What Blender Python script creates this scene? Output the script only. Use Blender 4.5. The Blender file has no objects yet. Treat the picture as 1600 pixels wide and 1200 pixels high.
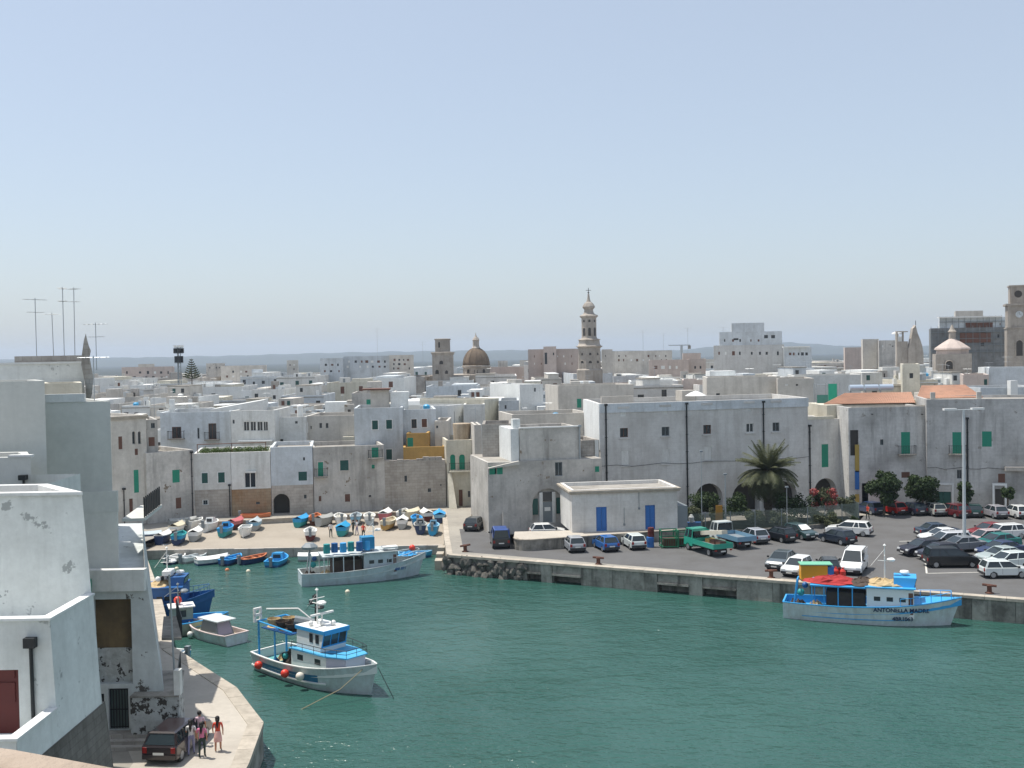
import bpy, bmesh, math, random
from mathutils import Vector, Matrix
SC = bpy.context.scene
COL = SC.collection
PI = math.pi
# ---------------------------------------------------------------- camera, light, exposure
H = 18.7                      # eye height over the quay
F = 1688.0                    # focal length in 1600-pixel widths
PITCH = math.radians(1.493)
ROLL = math.radians(1.0)
FW = Vector((0, math.cos(PITCH), -math.sin(PITCH)))
U0 = Vector((0, math.sin(PITCH), math.cos(PITCH)))
R0 = Vector((1, 0, 0))
RT = R0 * math.cos(ROLL) - U0 * math.sin(ROLL)
UP = U0 * math.cos(ROLL) + R0 * math.sin(ROLL)
cam_d = bpy.data.cameras.new('camera'); cam = bpy.data.objects.new('camera', cam_d); COL.objects.link(cam)
cam_d.sensor_width = 36; cam_d.lens = 36 * F / 1600; cam_d.clip_start = .3; cam_d.clip_end = 20000
m3 = Matrix((RT, UP, -FW)).transposed()
cam.matrix_world = Matrix.Translation((0, 0, H)) @ m3.to_4x4()
SC.camera = cam
SUN = Vector((-.95 * math.cos(math.radians(70)), .31 * math.cos(math.radians(70)), math.sin(math.radians(70)))).normalized()
world = bpy.data.worlds.new('World'); SC.world = world; world.use_nodes = True
wn = world.node_tree.nodes; wl = world.node_tree.links
sky = wn.new('ShaderNodeTexSky'); sky.sky_type = 'NISHITA'; sky.sun_disc = False
sky.sun_elevation = math.asin(SUN.z); sky.sun_rotation = math.atan2(SUN.x, SUN.y)
sky.air_density = 1.0; sky.dust_density = 1.8; sky.ozone_density = 2.4; sky.altitude = 0
bg = wn['Background']; bg.inputs['Strength'].default_value = .124
mixs = wn.new('ShaderNodeMix'); mixs.data_type = 'RGBA'; mixs.inputs[0].default_value = .5; mixs.inputs[7].default_value = (3.75, 4.05, 4.35, 1)   # pale summer haze in the sky
wl.new(sky.outputs[0], mixs.inputs[6]); wl.new(mixs.outputs[2], bg.inputs['Color'])
sl = bpy.data.lights.new('sun', 'SUN'); sl.energy = 3.7; sl.angle = math.radians(.5); sl.color = (1, .95, .87)
so = bpy.data.objects.new('sun', sl); COL.objects.link(so); so.rotation_euler = SUN.to_track_quat('Z', 'Y').to_euler()
vs = SC.view_settings
vs.view_transform = 'Standard'; vs.look = 'None'; vs.gamma = 1; vs.use_curve_mapping = False; vs.exposure = .47
SC.cycles.volume_bounces = 1; SC.cycles.max_bounces = 6; SC.cycles.use_denoising = True

# ---------------------------------------------------------------- pixel helpers
def ray(u, v):
    return FW + RT * ((u - 800) / F) + UP * ((600 - v) / F)
def gnd(u, v, z=0.):
    d = ray(u, v); t = (z - H) / d.z
    return Vector((d.x * t, d.y * t, z))
def at(u, v, D):
    d = ray(u, v); t = D / d.y
    return Vector((d.x * t, D, H + d.z * t))
def xat(u, D, z):
    k = (u - 800); h = z - H
    return (k * (D * FW.y + h * FW.z) - F * (D * RT.y + h * RT.z)) / (F * RT.x - k * FW.x)

# ---------------------------------------------------------------- objects
def tag(o, label=None, cat=None, group=None, kind=None):
    if label: o['label'] = label
    if cat: o['category'] = cat
    if group: o['group'] = group
    if kind: o['kind'] = kind
    return o
def empty(name, label, cat, loc=(0, 0, 0), rz=0, group=None):
    o = bpy.data.objects.new(name, None); COL.objects.link(o); o.empty_display_size = .3
    o.location = loc; o.rotation_euler = (0, 0, rz)
    return tag(o, label, cat, group)
def link(name, me, parent=None, loc=(0, 0, 0), rz=0, sc=None, mat=None):
    o = bpy.data.objects.new(name, me); COL.objects.link(o); o.parent = parent; o.location = loc
    o.rotation_euler = (0, 0, rz)
    if sc: o.scale = sc
    if mat is not None:
        if not me.materials: me.materials.append(None)
        o.material_slots[0].link = 'OBJECT'; o.material_slots[0].material = mat
    return o
def copy_tree(o, parent=None):
    c = o.copy(); COL.objects.link(c); c.parent = parent
    for ch in list(o.children): copy_tree(ch, c)
    return c

class MB:
    def __init__(s): s.v = []; s.f = []; s.m = []
    def add(s, vs, fs, m=0):
        n = len(s.v); s.v += [tuple(p) for p in vs]
        for f in fs: s.f.append([i + n for i in f]); s.m.append(m)
        return s
    def quad(s, a, b, c, d, m=0): return s.add([a, b, c, d], [(0, 1, 2, 3)], m)
    def box(s, x0, x1, y0, y1, z0, z1, m=0, M=None):
        v = [(x, y, z) for z in (z0, z1) for x, y in ((x0, y0), (x1, y0), (x1, y1), (x0, y1))]
        if M is not None: v = [M @ Vector(p) for p in v]
        return s.add(v, [(3, 2, 1, 0), (4, 5, 6, 7), (0, 1, 5, 4), (1, 2, 6, 5), (2, 3, 7, 6), (3, 0, 4, 7)], m)
    def tube(s, p0, p1, r, n=6, r1=None, m=0, caps=True):
        p0 = Vector(p0); p1 = Vector(p1); d = (p1 - p0)
        if d.length < 1e-6: return s
        q = d.to_track_quat('Z', 'Y'); r1 = r if r1 is None else r1
        vs = [p0 + q @ Vector((r * math.cos(2 * PI * i / n), r * math.sin(2 * PI * i / n), 0)) for i in range(n)]
        vs += [p1 + q @ Vector((r1 * math.cos(2 * PI * i / n), r1 * math.sin(2 * PI * i / n), 0)) for i in range(n)]
        fs = [(i, (i + 1) % n, n + (i + 1) % n, n + i) for i in range(n)]
        if caps: fs += [tuple(range(n))[::-1], tuple(range(n, 2 * n))]
        return s.add(vs, fs, m)
    def path(s, pts, r, n=5, m=0):
        for a, b in zip(pts, pts[1:]): s.tube(a, b, r, n, m=m)
        return s
    def prism(s, bot, top, m=0, mt=None):
        n = len(bot)
        s.add(list(bot) + list(top), [(i, (i + 1) % n, n + (i + 1) % n, n + i) for i in range(n)] + [tuple(range(n))[::-1]], m)
        return s.add(top, [tuple(range(n))], m if mt is None else mt)
    def lathe(s, prof, n=12, c=(0, 0, 0), m=0, rot=0., sq=None):
        vs = []
        for r, z in prof:
            for i in range(n):
                a = 2 * PI * i / n + rot
                vs.append((c[0] + r * math.cos(a), c[1] + r * math.sin(a), c[2] + z))
        fs = [(k * n + i, k * n + (i + 1) % n, (k + 1) * n + (i + 1) % n, (k + 1) * n + i) for k in range(len(prof) - 1) for i in range(n)]
        fs += [tuple(range(n))[::-1], tuple((len(prof) - 1) * n + i for i in range(n))]
        return s.add(vs, fs, m)
    def mesh(s, name, mats=(), smooth=False):
        me = bpy.data.meshes.new(name); me.from_pydata(s.v, [], s.f)
        for m in mats: me.materials.append(m)
        if len(mats) > 1: me.polygons.foreach_set('material_index', s.m)
        if smooth: me.polygons.foreach_set('use_smooth', [True] * len(me.polygons))
        me.update(); return me
    def build(s, name, mats=(), parent=None, loc=(0, 0, 0), rz=0, smooth=False):
        if not isinstance(mats, (list, tuple)): mats = (mats,)
        return link(name, s.mesh(name, mats, smooth), parent, loc, rz)

# ---------------------------------------------------------------- materials
def c(h):
    h = h.lstrip('#'); r = [int(h[i:i + 2], 16) / 255 for i in (0, 2, 4)]
    return tuple((x / 12.92 if x < .04045 else ((x + .055) / 1.055) ** 2.4) for x in r) + (1,)
def lum(col, k): return tuple(min(1, x * k) for x in col[:3]) + (1,)
_mc = {}
def base_mat(name):
    m = bpy.data.materials.new(name); m.use_nodes = True
    return m, m.node_tree.nodes, m.node_tree.links, m.node_tree.nodes['Principled BSDF']
def plain(name, col, rough=.6, metal=0., spec=.5, noise=0., coat=0.):
    if name in _mc: return _mc[name]
    m, n, l, b = base_mat(name); b.inputs['Roughness'].default_value = rough
    b.inputs['Metallic'].default_value = metal; b.inputs['Base Color'].default_value = col
    b.inputs['Specular IOR Level'].default_value = spec; b.inputs['Coat Weight'].default_value = coat
    if noise:
        tc = n.new('ShaderNodeTexCoord'); no = n.new('ShaderNodeTexNoise'); no.inputs['Scale'].default_value = 2.5; no.inputs['Detail'].default_value = 6
        l.new(tc.outputs['Object'], no.inputs['Vector'])
        mx = n.new('ShaderNodeMix'); mx.data_type = 'RGBA'; mx.inputs[6].default_value = lum(col, 1 - noise); mx.inputs[7].default_value = lum(col, 1 + noise)
        l.new(no.outputs[0], mx.inputs[0]); l.new(mx.outputs[2], b.inputs['Base Color'])
    _mc[name] = m; return m
def plaster(name, col, dirt='#5a564e', amount=.45, streak=.5, scale=.35, peel=0., peelcol='#6b5440', brick=None, rough=.9, vary=.12, bump=.25, pscale=.75, bmix=.55):
    """lime plaster or stone: blotches, streaks down the wall, optional blown patches and block courses"""
    if name in _mc: return _mc[name]
    m, n, l, b = base_mat(name); b.inputs['Roughness'].default_value = rough; b.inputs['Specular IOR Level'].default_value = .2
    base = c(col) if isinstance(col, str) else col; dc = c(dirt)
    tc = n.new('ShaderNodeTexCoord'); oi = n.new('ShaderNodeObjectInfo')
    ad = n.new('ShaderNodeVectorMath'); ad.operation = 'MULTIPLY_ADD'; l.new(oi.outputs['Random'], ad.inputs[0]); ad.inputs[1].default_value = (97, 53, 31); l.new(tc.outputs['Object'], ad.inputs[2])
    def noise(sc, det, vec=None, stretch=None):
        src = ad.outputs[0]
        if stretch:
            mp = n.new('ShaderNodeMapping'); mp.inputs['Scale'].default_value = stretch; l.new(src, mp.inputs[0]); src = mp.outputs[0]
        t = n.new('ShaderNodeTexNoise'); t.inputs['Scale'].default_value = sc; t.inputs['Detail'].default_value = det; t.inputs['Roughness'].default_value = .65
        l.new(src, t.inputs['Vector']); return t.outputs[0]
    def ramp(src, a, bb, o0=0., o1=1.):
        r = n.new('ShaderNodeMapRange'); r.inputs[1].default_value = a; r.inputs[2].default_value = bb; r.inputs[3].default_value = o0; r.inputs[4].default_value = o1
        l.new(src, r.inputs[0]); return r.outputs[0]
    def mix(fac, a, bb, mode='MIX'):
        x = n.new('ShaderNodeMix'); x.data_type = 'RGBA'; x.blend_type = mode
        if hasattr(fac, 'links'): l.new(fac, x.inputs[0])
        else: x.inputs[0].default_value = fac
        for s_, i in ((a, 6), (bb, 7)):
            if hasattr(s_, 'links'): l.new(s_, x.inputs[i])
            else: x.inputs[i].default_value = s_
        return x.outputs[2]
    col_ = mix(ramp(oi.outputs['Random'], 0, 1), lum(base, 1 - vary), lum(base, 1 + vary * .6))
    col_ = mix(ramp(noise(scale, 6), .42, .68, 0, amount), col_, dc)
    col_ = mix(ramp(noise(1.0, 4, stretch=(1.3, 1.3, .12)), .5, .75, 0, streak), col_, dc)
    col_ = mix(ramp(noise(3.5, 6), .35, .75, 0, .22), col_, lum(dc, .8))
    bm_src = noise(6, 6)
    if brick:
        bt = n.new('ShaderNodeTexBrick'); bt.inputs['Scale'].default_value = 1; bt.inputs['Mortar Size'].default_value = .018
        bt.inputs['Brick Width'].default_value = brick[0]; bt.inputs['Row Height'].default_value = brick[1]
        bt.inputs['Color1'].default_value = (1, 1, 1, 1); bt.inputs['Color2'].default_value = (.72, .7, .68, 1); bt.inputs['Mortar'].default_value = (.5, .48, .46, 1)
        cx = n.new('ShaderNodeSeparateXYZ'); cb = n.new('ShaderNodeCombineXYZ'); l.new(tc.outputs['Object'], cx.inputs[0])
        sm = n.new('ShaderNodeMath'); l.new(cx.outputs[0], sm.inputs[0]); l.new(cx.outputs[1], sm.inputs[1])
        l.new(sm.outputs[0], cb.inputs[0]); l.new(cx.outputs[2], cb.inputs[1]); l.new(cb.outputs[0], bt.inputs['Vector'])
        col_ = mix(bmix, col_, bt.outputs['Color'], 'MULTIPLY')
    if peel:
        f = ramp(noise(pscale, 7), .66 - peel * .2, .68 - peel * .2)
        col_ = mix(f, col_, c(peelcol))
    l.new(col_, b.inputs['Base Color'])
    bp = n.new('ShaderNodeBump'); bp.inputs['Strength'].default_value = bump; bp.inputs['Distance'].default_value = .05; l.new(bm_src, bp.inputs['Height']); l.new(bp.outputs[0], b.inputs['Normal'])
    _mc[name] = m; return m

MW = plaster('whitewash', '#e2e2de', dirt='#9c9a90', amount=.35, streak=.45)
MW2 = plaster('clean_whitewash', '#e6e8e6', dirt='#9a9a94', amount=.2, streak=.25)
MBL = plaster('bluish_plaster', '#d0d6da', dirt='#909390', amount=.4, streak=.45)
MPAL = plaster('palace_plaster', '#dcdbd7', dirt='#a8a49e', amount=.55, streak=.5, scale=.25, brick=(1.0, .42), bmix=.16)
MGR = plaster('stained_grey_plaster', '#cdc9c2', dirt='#6d6a65', amount=.5, streak=.55, scale=.28, peel=.1, peelcol='#857868')
MTAN = plaster('tan_masonry', '#c5beb4', dirt='#8b847b', amount=.6, streak=.5, brick=(.75, .35))
MST = plaster('old_stone', '#bfbab3', dirt='#7d7872', amount=.6, streak=.6, brick=(.6, .3))
MCR = plaster('cream_plaster', '#dbd6c6', dirt='#97907c', amount=.35, streak=.4)
MOC = plaster('ochre_plaster', '#c9a262', dirt='#8d754d', amount=.4, streak=.4)
MPK = plaster('pink_plaster', '#c9bbb2', dirt='#978b83', amount=.35, streak=.35)
MMOT = plaster('mottled_plaster', '#d6d5d1', dirt='#807e7a', amount=.75, streak=.6, scale=.16, brick=(.9, .4), bmix=.2, peel=.12, peelcol='#9a968f')
MBE = plaster('beige_plaster', '#d2cdc4', dirt='#98938a', amount=.45, streak=.45)
MGN = plaster('grey_green_plaster', '#d2d3cd', dirt='#b3b5b0', amount=.35, streak=.3, vary=.02)
MNW = plaster('near_white_plaster', '#e2e5e2', dirt='#aaaca8', amount=.4, streak=.35, peel=.2, peelcol='#a3a6a4', scale=.3, vary=.02)
MCO = plaster('concrete', '#9c9890', dirt='#55524c', amount=.6, streak=.8, vary=.06)
MQW = plaster('quay_wall_concrete', '#aaa59b', dirt='#3b3833', amount=.7, streak=.95, scale=.6, bump=.8)
MROOF = plaster('roof_paving', '#a09c95', dirt='#6f6a62', amount=.6, streak=0, scale=.4)
MCH = plaster('church_stone', '#b3aba1', dirt='#766e65', amount=.5, streak=.5)
MRUB = plaster('rubble_masonry', '#7f7c76', dirt='#45423d', amount=.7, streak=.4, brick=(.5, .28), bump=.9)
GLASS = plain('window_glass', (.035, .04, .045, 1), .12, spec=.6)
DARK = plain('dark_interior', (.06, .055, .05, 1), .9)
GREEN = plain('green_shutter_paint', c('#1f8a70'), .55, noise=.12)
DGREEN = plain('dark_green_paint', c('#1d4f49'), .5, noise=.15)
BROWN = plain('brown_wood', c('#6b4a3c'), .7, noise=.2)
MAROON = plain('maroon_wood', c('#5a1f1c'), .6, noise=.2)
BLUEP = plain('blue_door_paint', c('#2d68ad'), .5, noise=.1)
WHITEP = plain('white_paint', c('#e4e4e0'), .4, noise=.04)
GREYP = plain('grey_paint', c('#7d8589'), .5, noise=.1)
IRON = plain('dark_iron', c('#2c2f31'), .5, .4)
GALV = plain('galvanised_steel', c('#a8adb0'), .4, .5)
RUST = plain('rusty_iron', c('#5c3c30'), .9, noise=.3)
TERRA = plaster('terracotta_tiles', '#b58c76', dirt='#8b7263', amount=.5, streak=0, scale=.8, vary=.04, bump=.6)
BLUET = plain('blue_tank_plastic', c('#3f9ecb'), .4)
BLACK = plain('black_rubber', (.015, .015, .015, 1), .8)
# ---------------------------------------------------------------- walls, windows, houses
def wall_holes(mb, L, z0, z1, holes, M, m=0, d=.2):
    """a wall sheet in the local x-z plane (outside towards -y) with openings (x0,x1,za,zb,arch) and their reveals"""
    hs = []
    for h in holes:
        x0, x1 = max(h[0], .05), min(h[1], L - .05); a, b = max(h[2], z0), min(h[3], z1)
        if x1 - x0 > .05 and b - a > .05: hs.append((x0, x1, a, b, h[4] if len(h) > 4 else 0, h[5] if len(h) > 5 else d))
    xs = sorted({0., L} | {h[0] for h in hs} | {h[1] for h in hs}); zs = sorted({z0, z1} | {h[2] for h in hs} | {h[3] for h in hs})
    T = lambda x, y, z: M @ Vector((x, y, z))
    for xa, xb in zip(xs, xs[1:]):
        for za, zb in zip(zs, zs[1:]):
            cx, cz = (xa + xb) / 2, (za + zb) / 2
            if any(h[0] < cx < h[1] and h[2] < cz < h[3] for h in hs): continue
            mb.quad(T(xa, 0, za), T(xb, 0, za), T(xb, 0, zb), T(xa, 0, zb), m)
    for x0, x1, a, b, arch, dd in hs:
        if not arch:
            mb.quad(T(x0, 0, b), T(x1, 0, b), T(x1, dd, b), T(x0, dd, b), m)
            bt = b
        else:
            r = (x1 - x0) / 2; rz = min(r, (b - a) * .8); bt = b - rz; xm = (x0 + x1) / 2; k = 10
            arc = [(xm - r * math.cos(PI * i / k), bt + rz * math.sin(PI * i / k)) for i in range(k + 1)]
            for i in range(k):
                p, q = arc[i], arc[i + 1]
                mb.quad(T(p[0], 0, p[1]), T(q[0], 0, q[1]), T(q[0], dd, q[1]), T(p[0], dd, p[1]), m)
                mb.quad(T(p[0], 0, p[1]), T(q[0], 0, q[1]), T(q[0], 0, b), T(p[0], 0, b), m)
        if a > z0 + .02: mb.quad(T(x0, 0, a), T(x1, 0, a), T(x1, dd, a), T(x0, dd, a), m)
        mb.quad(T(x0, 0, a), T(x0, dd, a), T(x0, dd, bt), T(x0, 0, bt), m)
        mb.quad(T(x1, 0, a), T(x1, dd, a), T(x1, dd, bt), T(x1, 0, bt), m)
_unit = {}
def unit(key, fn, mats):
    if key not in _unit: _unit[key] = fn().mesh(key, mats)
    return _unit[key]
def _pane(): return MB().box(-.5, .5, .17, .21, -.5, .5)
def _frame():
    b = MB(); t = .07
    b.box(-.5, -.5 + t, .1, .168, -.5, .5); b.box(.5 - t, .5, .1, .168, -.5, .5); b.box(-.5 + t, .5 - t, .1, .168, -.5, -.5 + t * .7); b.box(-.5 + t, .5 - t, .1, .168, .5 - t * .7, .5)
    return b.box(-t * .45, t * .45, .11, .168, -.5 + t * .7, .5 - t * .7)
def _leaf():
    b = MB(); b.box(-.25, .25, -.03, .03, -.5, .5)
    for i in range(9):
        z = -.44 + i * .105; b.box(-.21, .21, -.055, -.03, z, z + .06)
    return b
def _surround():
    b = MB(); t = .13
    b.box(-.5 - t, -.5, -.04, .03, -.5, .5 + t * .5); b.box(.5, .5 + t, -.04, .03, -.5, .5 + t * .5); b.box(-.5, .5, -.04, .03, .5, .5 + t * .5)
    return b.box(-.5 - t, .5 + t, -.1, .03, -.5 - t * .5, -.5)
def window(root, x, y, z, w, h, kind='dark', far=False, surround=None):
    """one window or door of a house, a part with its frame or shutters as sub-parts"""
    P = Vector((x, y, z))
    def sub(name, u, mat, par, loc=(0, 0, 0), sc=None, rz=0):
        return link(name, u, par, loc, rz, sc, mat)
    if kind in ('door', 'bdoor', 'gdoor', 'mdoor'):
        mt = {'door': BROWN, 'bdoor': BLUEP, 'gdoor': DGREEN, 'mdoor': MAROON}[kind]
        o = sub('door', unit('door_leaf', lambda: MB().box(-.5, -.01, .1, .15, -.5, .5).box(.01, .5, .1, .15, -.5, .5), [None]), mt, root, P, (w, 1, h))
        if not far: sub('panel', unit('door_panel', lambda: MB().box(-.4, -.1, .07, .098, -.4, -.05).box(.1, .4, .07, .098, -.4, -.05).box(-.4, -.1, .07, .098, .05, .42).box(.1, .4, .07, .098, .05, .42), [None]), mt, o)
    elif kind == 'blind':
        o = sub('walled_up_window', unit('blind_pane', lambda: MB().box(-.5, .5, .05, .12, -.5, .5), [None]), MW, root, P, (w, 1, h))
    else:
        o = sub('window', unit('pane', _pane, [None]), GLASS if kind != 'void' else DARK, root, P, (w, 1, h))
        if kind in ('green', 'brown', 'white', 'dgreen'):
            mt = {'green': GREEN, 'brown': BROWN, 'white': WHITEP, 'dgreen': DGREEN}[kind]
            for s in (-1, 1): sub('shutter', unit('leaf', _leaf, [None]), mt, o, (s * .25, .03, 0))
        elif kind == 'open':
            sub('frame', unit('wframe', _frame, [None]), BROWN, o)
            for s in (-1, 1): sub('shutter', unit('leaf', _leaf, [None]), GREEN, o, (s * .76, -.04, 0))
        elif kind != 'void' and not far:
            sub('frame', unit('wframe', _frame, [None]), WHITEP if kind == 'wdark' else BROWN if kind == 'bdark' else GREYP, o)
    if surround: sub('surround', unit('surround', _surround, [None]), surround, o)
    return o
def tank(root, x, y, z, mat, r=.5, h=1.1, name='water_tank', lie=False):
    b = MB()
    if lie: b.tube((-h / 2, 0, r), (h / 2, 0, r), r, 10)
    else: b.lathe([(r * .9, 0), (r, .08), (r, h - .2), (r * .6, h - .04), (r * .25, h)], 12)
    return b.build(name, mat, root, (x, y, z))
def aerial(root, x, y, z, h=3., rz=0., k=1, top=True):
    b = MB().tube((0, 0, 0), (0, 0, h), .025, 5)
    for i in range(k):
        zz = h - .1 - i * .8; l = .8 if i == 0 else .55
        b.tube((-l, 0, zz), (l, 0, zz), .018, 4)
        for q in range(5):
            xx = -l + .1 + q * (2 * l - .2) / 4; b.tube((xx, -.28, zz), (xx, .28, zz), .012, 3)
    if top is None: return b.mesh('tv_aerial', [GALV])
    return b.build('tv_aerial', GALV, root, (x, y, z), rz)
def dish(root, x, y, z, rz=0, r=.45):
    b = MB().tube((0, 0, 0), (0, 0, .8), .03, 5)
    pr = [(r * k / 4, .18 * r * (k / 4) ** 2) for k in range(5)]
    n = 12; vs = [Vector((0, 0, 0))]; M = Matrix.Translation((0, 0, .85)) @ Matrix.Rotation(math.radians(60), 4, 'X')
    vs = [M @ Vector((q * math.cos(2 * PI * i / n), q * math.sin(2 * PI * i / n), w_)) for q, w_ in pr[1:] for i in range(n)]
    b.add(vs, [(k * n + i, k * n + (i + 1) % n, (k + 1) * n + (i + 1) % n, (k + 1) * n + i) for k in range(3) for i in range(n)] + [tuple(range(n))])
    return b.build('satellite_dish', WHITEP, root, (x, y, z), rz)
def balcony(root, x0, x1, z, d=.9, mat=None, rail=IRON, h=1.0):
    o = MB().box(x0, x1, -d, -.003, z - .14, z).build('balcony_slab', mat or MCO, root)
    b = MB(); n = max(4, int((x1 - x0) / .18))
    b.box(x0, x1, -d, -d + .04, z + h - .04, z + h)
    for s in (x0, x1 - .04): b.box(s, s + .04, -d + .04, -.01, z + h - .04, z + h)
    for i in range(n + 1):
        xx = x0 + .02 + (x1 - x0 - .04) * i / n; b.box(xx - .012, xx + .012, -d + .005, -d + .03, z, z + h - .04)
    for yy in (-.3, -.6):
        for s in (x0 + .01, x1 - .03): b.box(s, s + .02, yy, yy + .02, z, z + h - .04)
    b.build('railing', rail, o)
    return o
def house(name, label, uL, uR, vt, D0, D1, depth, m, cat='house', zb=0., wins=(), split=None, m2=None, par=.5, group=None,
          cornice=None, far=False, roofm=None, surround=None, zt=None, arch_d=.35, skew=0.):
    zt = H + (at(uL, vt, D0).z - H) if zt is None else zt
    A = Vector((xat(uL, D0, zt), D0, zb)); B = Vector((xat(uR, D1, zt), D1, zb))
    d = (B - A); L = d.length; d.normalize(); rz = math.atan2(d.y, d.x); nrm = Vector((d.y, -d.x, 0))
    root = empty(name, label, cat, A, rz, group); Hh = zt - zb
    def loc(u, v):
        r = ray(u, v); o = Vector((0, 0, H)); t = (A - o).dot(nrm) / r.dot(nrm); P = o + r * t
        return (P - A).dot(d), P.z - zb
    holes = []; todo = []
    for w_ in wins:
        u, v, pw, ph, k = w_[:5]; x, z = loc(u, v); s = ((D0 + D1) / 2) / F
        ww, hh = pw * s, ph * s; k0 = k; arch = 0; dd = .2
        if k.startswith('arch'): arch = 1; dd = 1.2 if k == 'archvoid' else .35; k = k[4:] or 'dark'
        if z - hh / 2 < .25 and ('door' in k or 'void' in k): hh = z + hh / 2 - .02; z = hh / 2 + .02
        if x - ww / 2 < .08 or x + ww / 2 > L - .08 or z + hh / 2 > Hh - .1: continue
        holes.append((x - ww / 2, x + ww / 2, z - hh / 2, z + hh / 2, arch, dd)); todo.append((x, z, ww, hh, k, arch, dd, w_[5] if len(w_) > 5 else None))
    I = Matrix()
    t = min(.3, depth * .2); zd = Hh - par
    if split is not None:
        zs = loc((uL + uR) / 2, split)[1]
        b = MB(); wall_holes(b, L, 0, zs, holes, I)
        b.build('lower_wall', m2, root)
        b = MB(); wall_holes(b, L, zs, Hh, holes, I)
    else:
        b = MB(); wall_holes(b, L, 0, Hh, holes, I)
    k_ = skew
    b.quad((0, 0, 0), (k_, depth, 0), (k_, depth, Hh), (0, 0, Hh)); b.quad((L, 0, 0), (L + k_, depth, 0), (L + k_, depth, Hh), (L, 0, Hh)); b.quad((k_, depth, 0), (L + k_, depth, 0), (L + k_, depth, Hh), (k_, depth, Hh))
    if par > 0:
        o_ = [(0, 0), (L, 0), (L + k_, depth), (k_, depth)]; i_ = [(t, t), (L - t, t), (L - t + k_, depth - t), (t + k_, depth - t)]
        for k in range(4):
            a1, a2, i1, i2 = o_[k], o_[(k + 1) % 4], i_[k], i_[(k + 1) % 4]
            b.quad((*a1, Hh), (*a2, Hh), (*i2, Hh), (*i1, Hh)); b.quad((*i1, Hh), (*i2, Hh), (*i2, zd), (*i1, zd))
    b.build('wall', m, root)
    MB().quad((t, t, zd), (L - t, t, zd), (L - t + k_, depth - t, zd), (t + k_, depth - t, zd)).build('roof', roofm or MROOF, root) if par > 0 else MB().quad((0, 0, Hh), (L, 0, Hh), (L, depth, Hh), (0, depth, Hh)).build('roof', roofm or MROOF, root)
    if cornice:
        MB().box(-.12, L + .12, -.14, -.003, Hh - .45, Hh - .2).box(-.18, L + .18, -.22, -.003, Hh - .2, Hh - .02).build('cornice', cornice, root)
    for x, z, ww, hh, k, arch, dd, ex in todo:
        yy = dd - .2 if arch else 0
        if k == 'void' or k == 'none':
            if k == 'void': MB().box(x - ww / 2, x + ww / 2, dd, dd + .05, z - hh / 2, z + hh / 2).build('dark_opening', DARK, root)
            continue
        window(root, x, yy, z, ww, hh, k, far, surround if ex != 'ns' else None)
        if ex == 'bal': balcony(root, x - ww / 2 - .45, x + ww / 2 + .45, max(.2, z - hh / 2))
    root['L'] = L
    return root, L, Hh, loc
def pipe(root, x, z0, z1, mat=IRON, r=.06):
    b = MB().tube((x, -r - .04, z0), (x, -r - .04, z1), r, 6)
    b.box(x - .16, x + .16, -.3, -.004, z1, z1 + .22)
    k = z0 + 1
    while k < z1: b.box(x - r - .03, x + r + .03, -r * 2 - .06, -.004, k, k + .05); k += 2
    return b.build('drainpipe', mat, root)

# ---------------------------------------------------------------- ground, water, hills
def sheet(name, pts, z, mat, kind='structure', label=None):
    bm = bmesh.new(); vs = [bm.verts.new((x, y, z)) for x, y in pts]; f = bm.faces.new(vs)
    bmesh.ops.triangulate(bm, faces=[f]); bmesh.ops.recalc_face_normals(bm, faces=bm.faces[:])
    if bm.faces[:][0].normal.z < 0: bmesh.ops.reverse_faces(bm, faces=bm.faces[:])
    me = bpy.data.meshes.new(name); bm.to_mesh(me); bm.free(); me.materials.append(mat)
    o = bpy.data.objects.new(name, me); COL.objects.link(o); o['kind'] = kind
    if label: o['label'] = label
    return o
BAS = [(-13.5, -60), (-12.6, 49.6), (-13.2, 55.2), (-16.1, 61.2), (-22.5, 70.2), (-28.5, 86), (-38.6, 111), (-38.6, 112.2)]
RAMP_B = [(-38.6, 112.2), (-37.2, 124.6), (-8.7, 132), (-7.2, 114)]
QA, QB = Vector((-6.2, 101.6, 0)), Vector((37.6, 79.4, 0))
qd = (QB - QA).normalized(); QC = QA + qd * 220
MGROUND = plaster('pale_paving', '#a09b91', dirt='#76726c', amount=.5, streak=0, scale=.25, vary=0)
MASPH = plaster('worn_asphalt', '#656565', dirt='#565452', amount=.6, streak=0, scale=.35, vary=0, bump=.15)
MQUAY = plaster('quay_paving', '#b8b1a6', dirt='#989186', amount=.5, streak=0, scale=.3, vary=0)
MRAMP = plaster('slipway_concrete', '#a59c8f', dirt='#8b8377', amount=.5, streak=0, scale=.2, vary=0)
MCOP = plaster('coping_stone', '#b9b0a2', dirt='#827b70', amount=.5, streak=0, scale=1.5, vary=.12)
from mathutils.geometry import tessellate_polygon
lb = MB()
for poly in ([(-400, -60)] + BAS + [(-37.2, 124.6), (-37.2, 200), (-400, 200)], [(-37.2, 124.6), (-8.7, 132), (-8.7, 200), (-37.2, 200)],
             [(-8.7, 132), (-7.2, 110), (QA.x, QA.y), (QC.x, QC.y), (400, 2), (400, 200), (-8.7, 200)], [(-9500, 200), (9500, 200), (9500, 9500), (-9500, 9500)],
             [(-9500, -60), (-400, -60), (-400, 200), (-9500, 200)], [(400, 2), (9500, -9), (9500, 200), (400, 200)]):
    vs_ = [(x, y, 0) for x, y in poly]; lb.add(vs_, [t[::-1] if (Vector(vs_[t[1]]) - Vector(vs_[t[0]])).cross(Vector(vs_[t[2]]) - Vector(vs_[t[0]])).z < 0 else t for t in tessellate_polygon([[Vector(q) for q in vs_]])])
tag(lb.build('ground', MGROUND), kind='structure')
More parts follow.
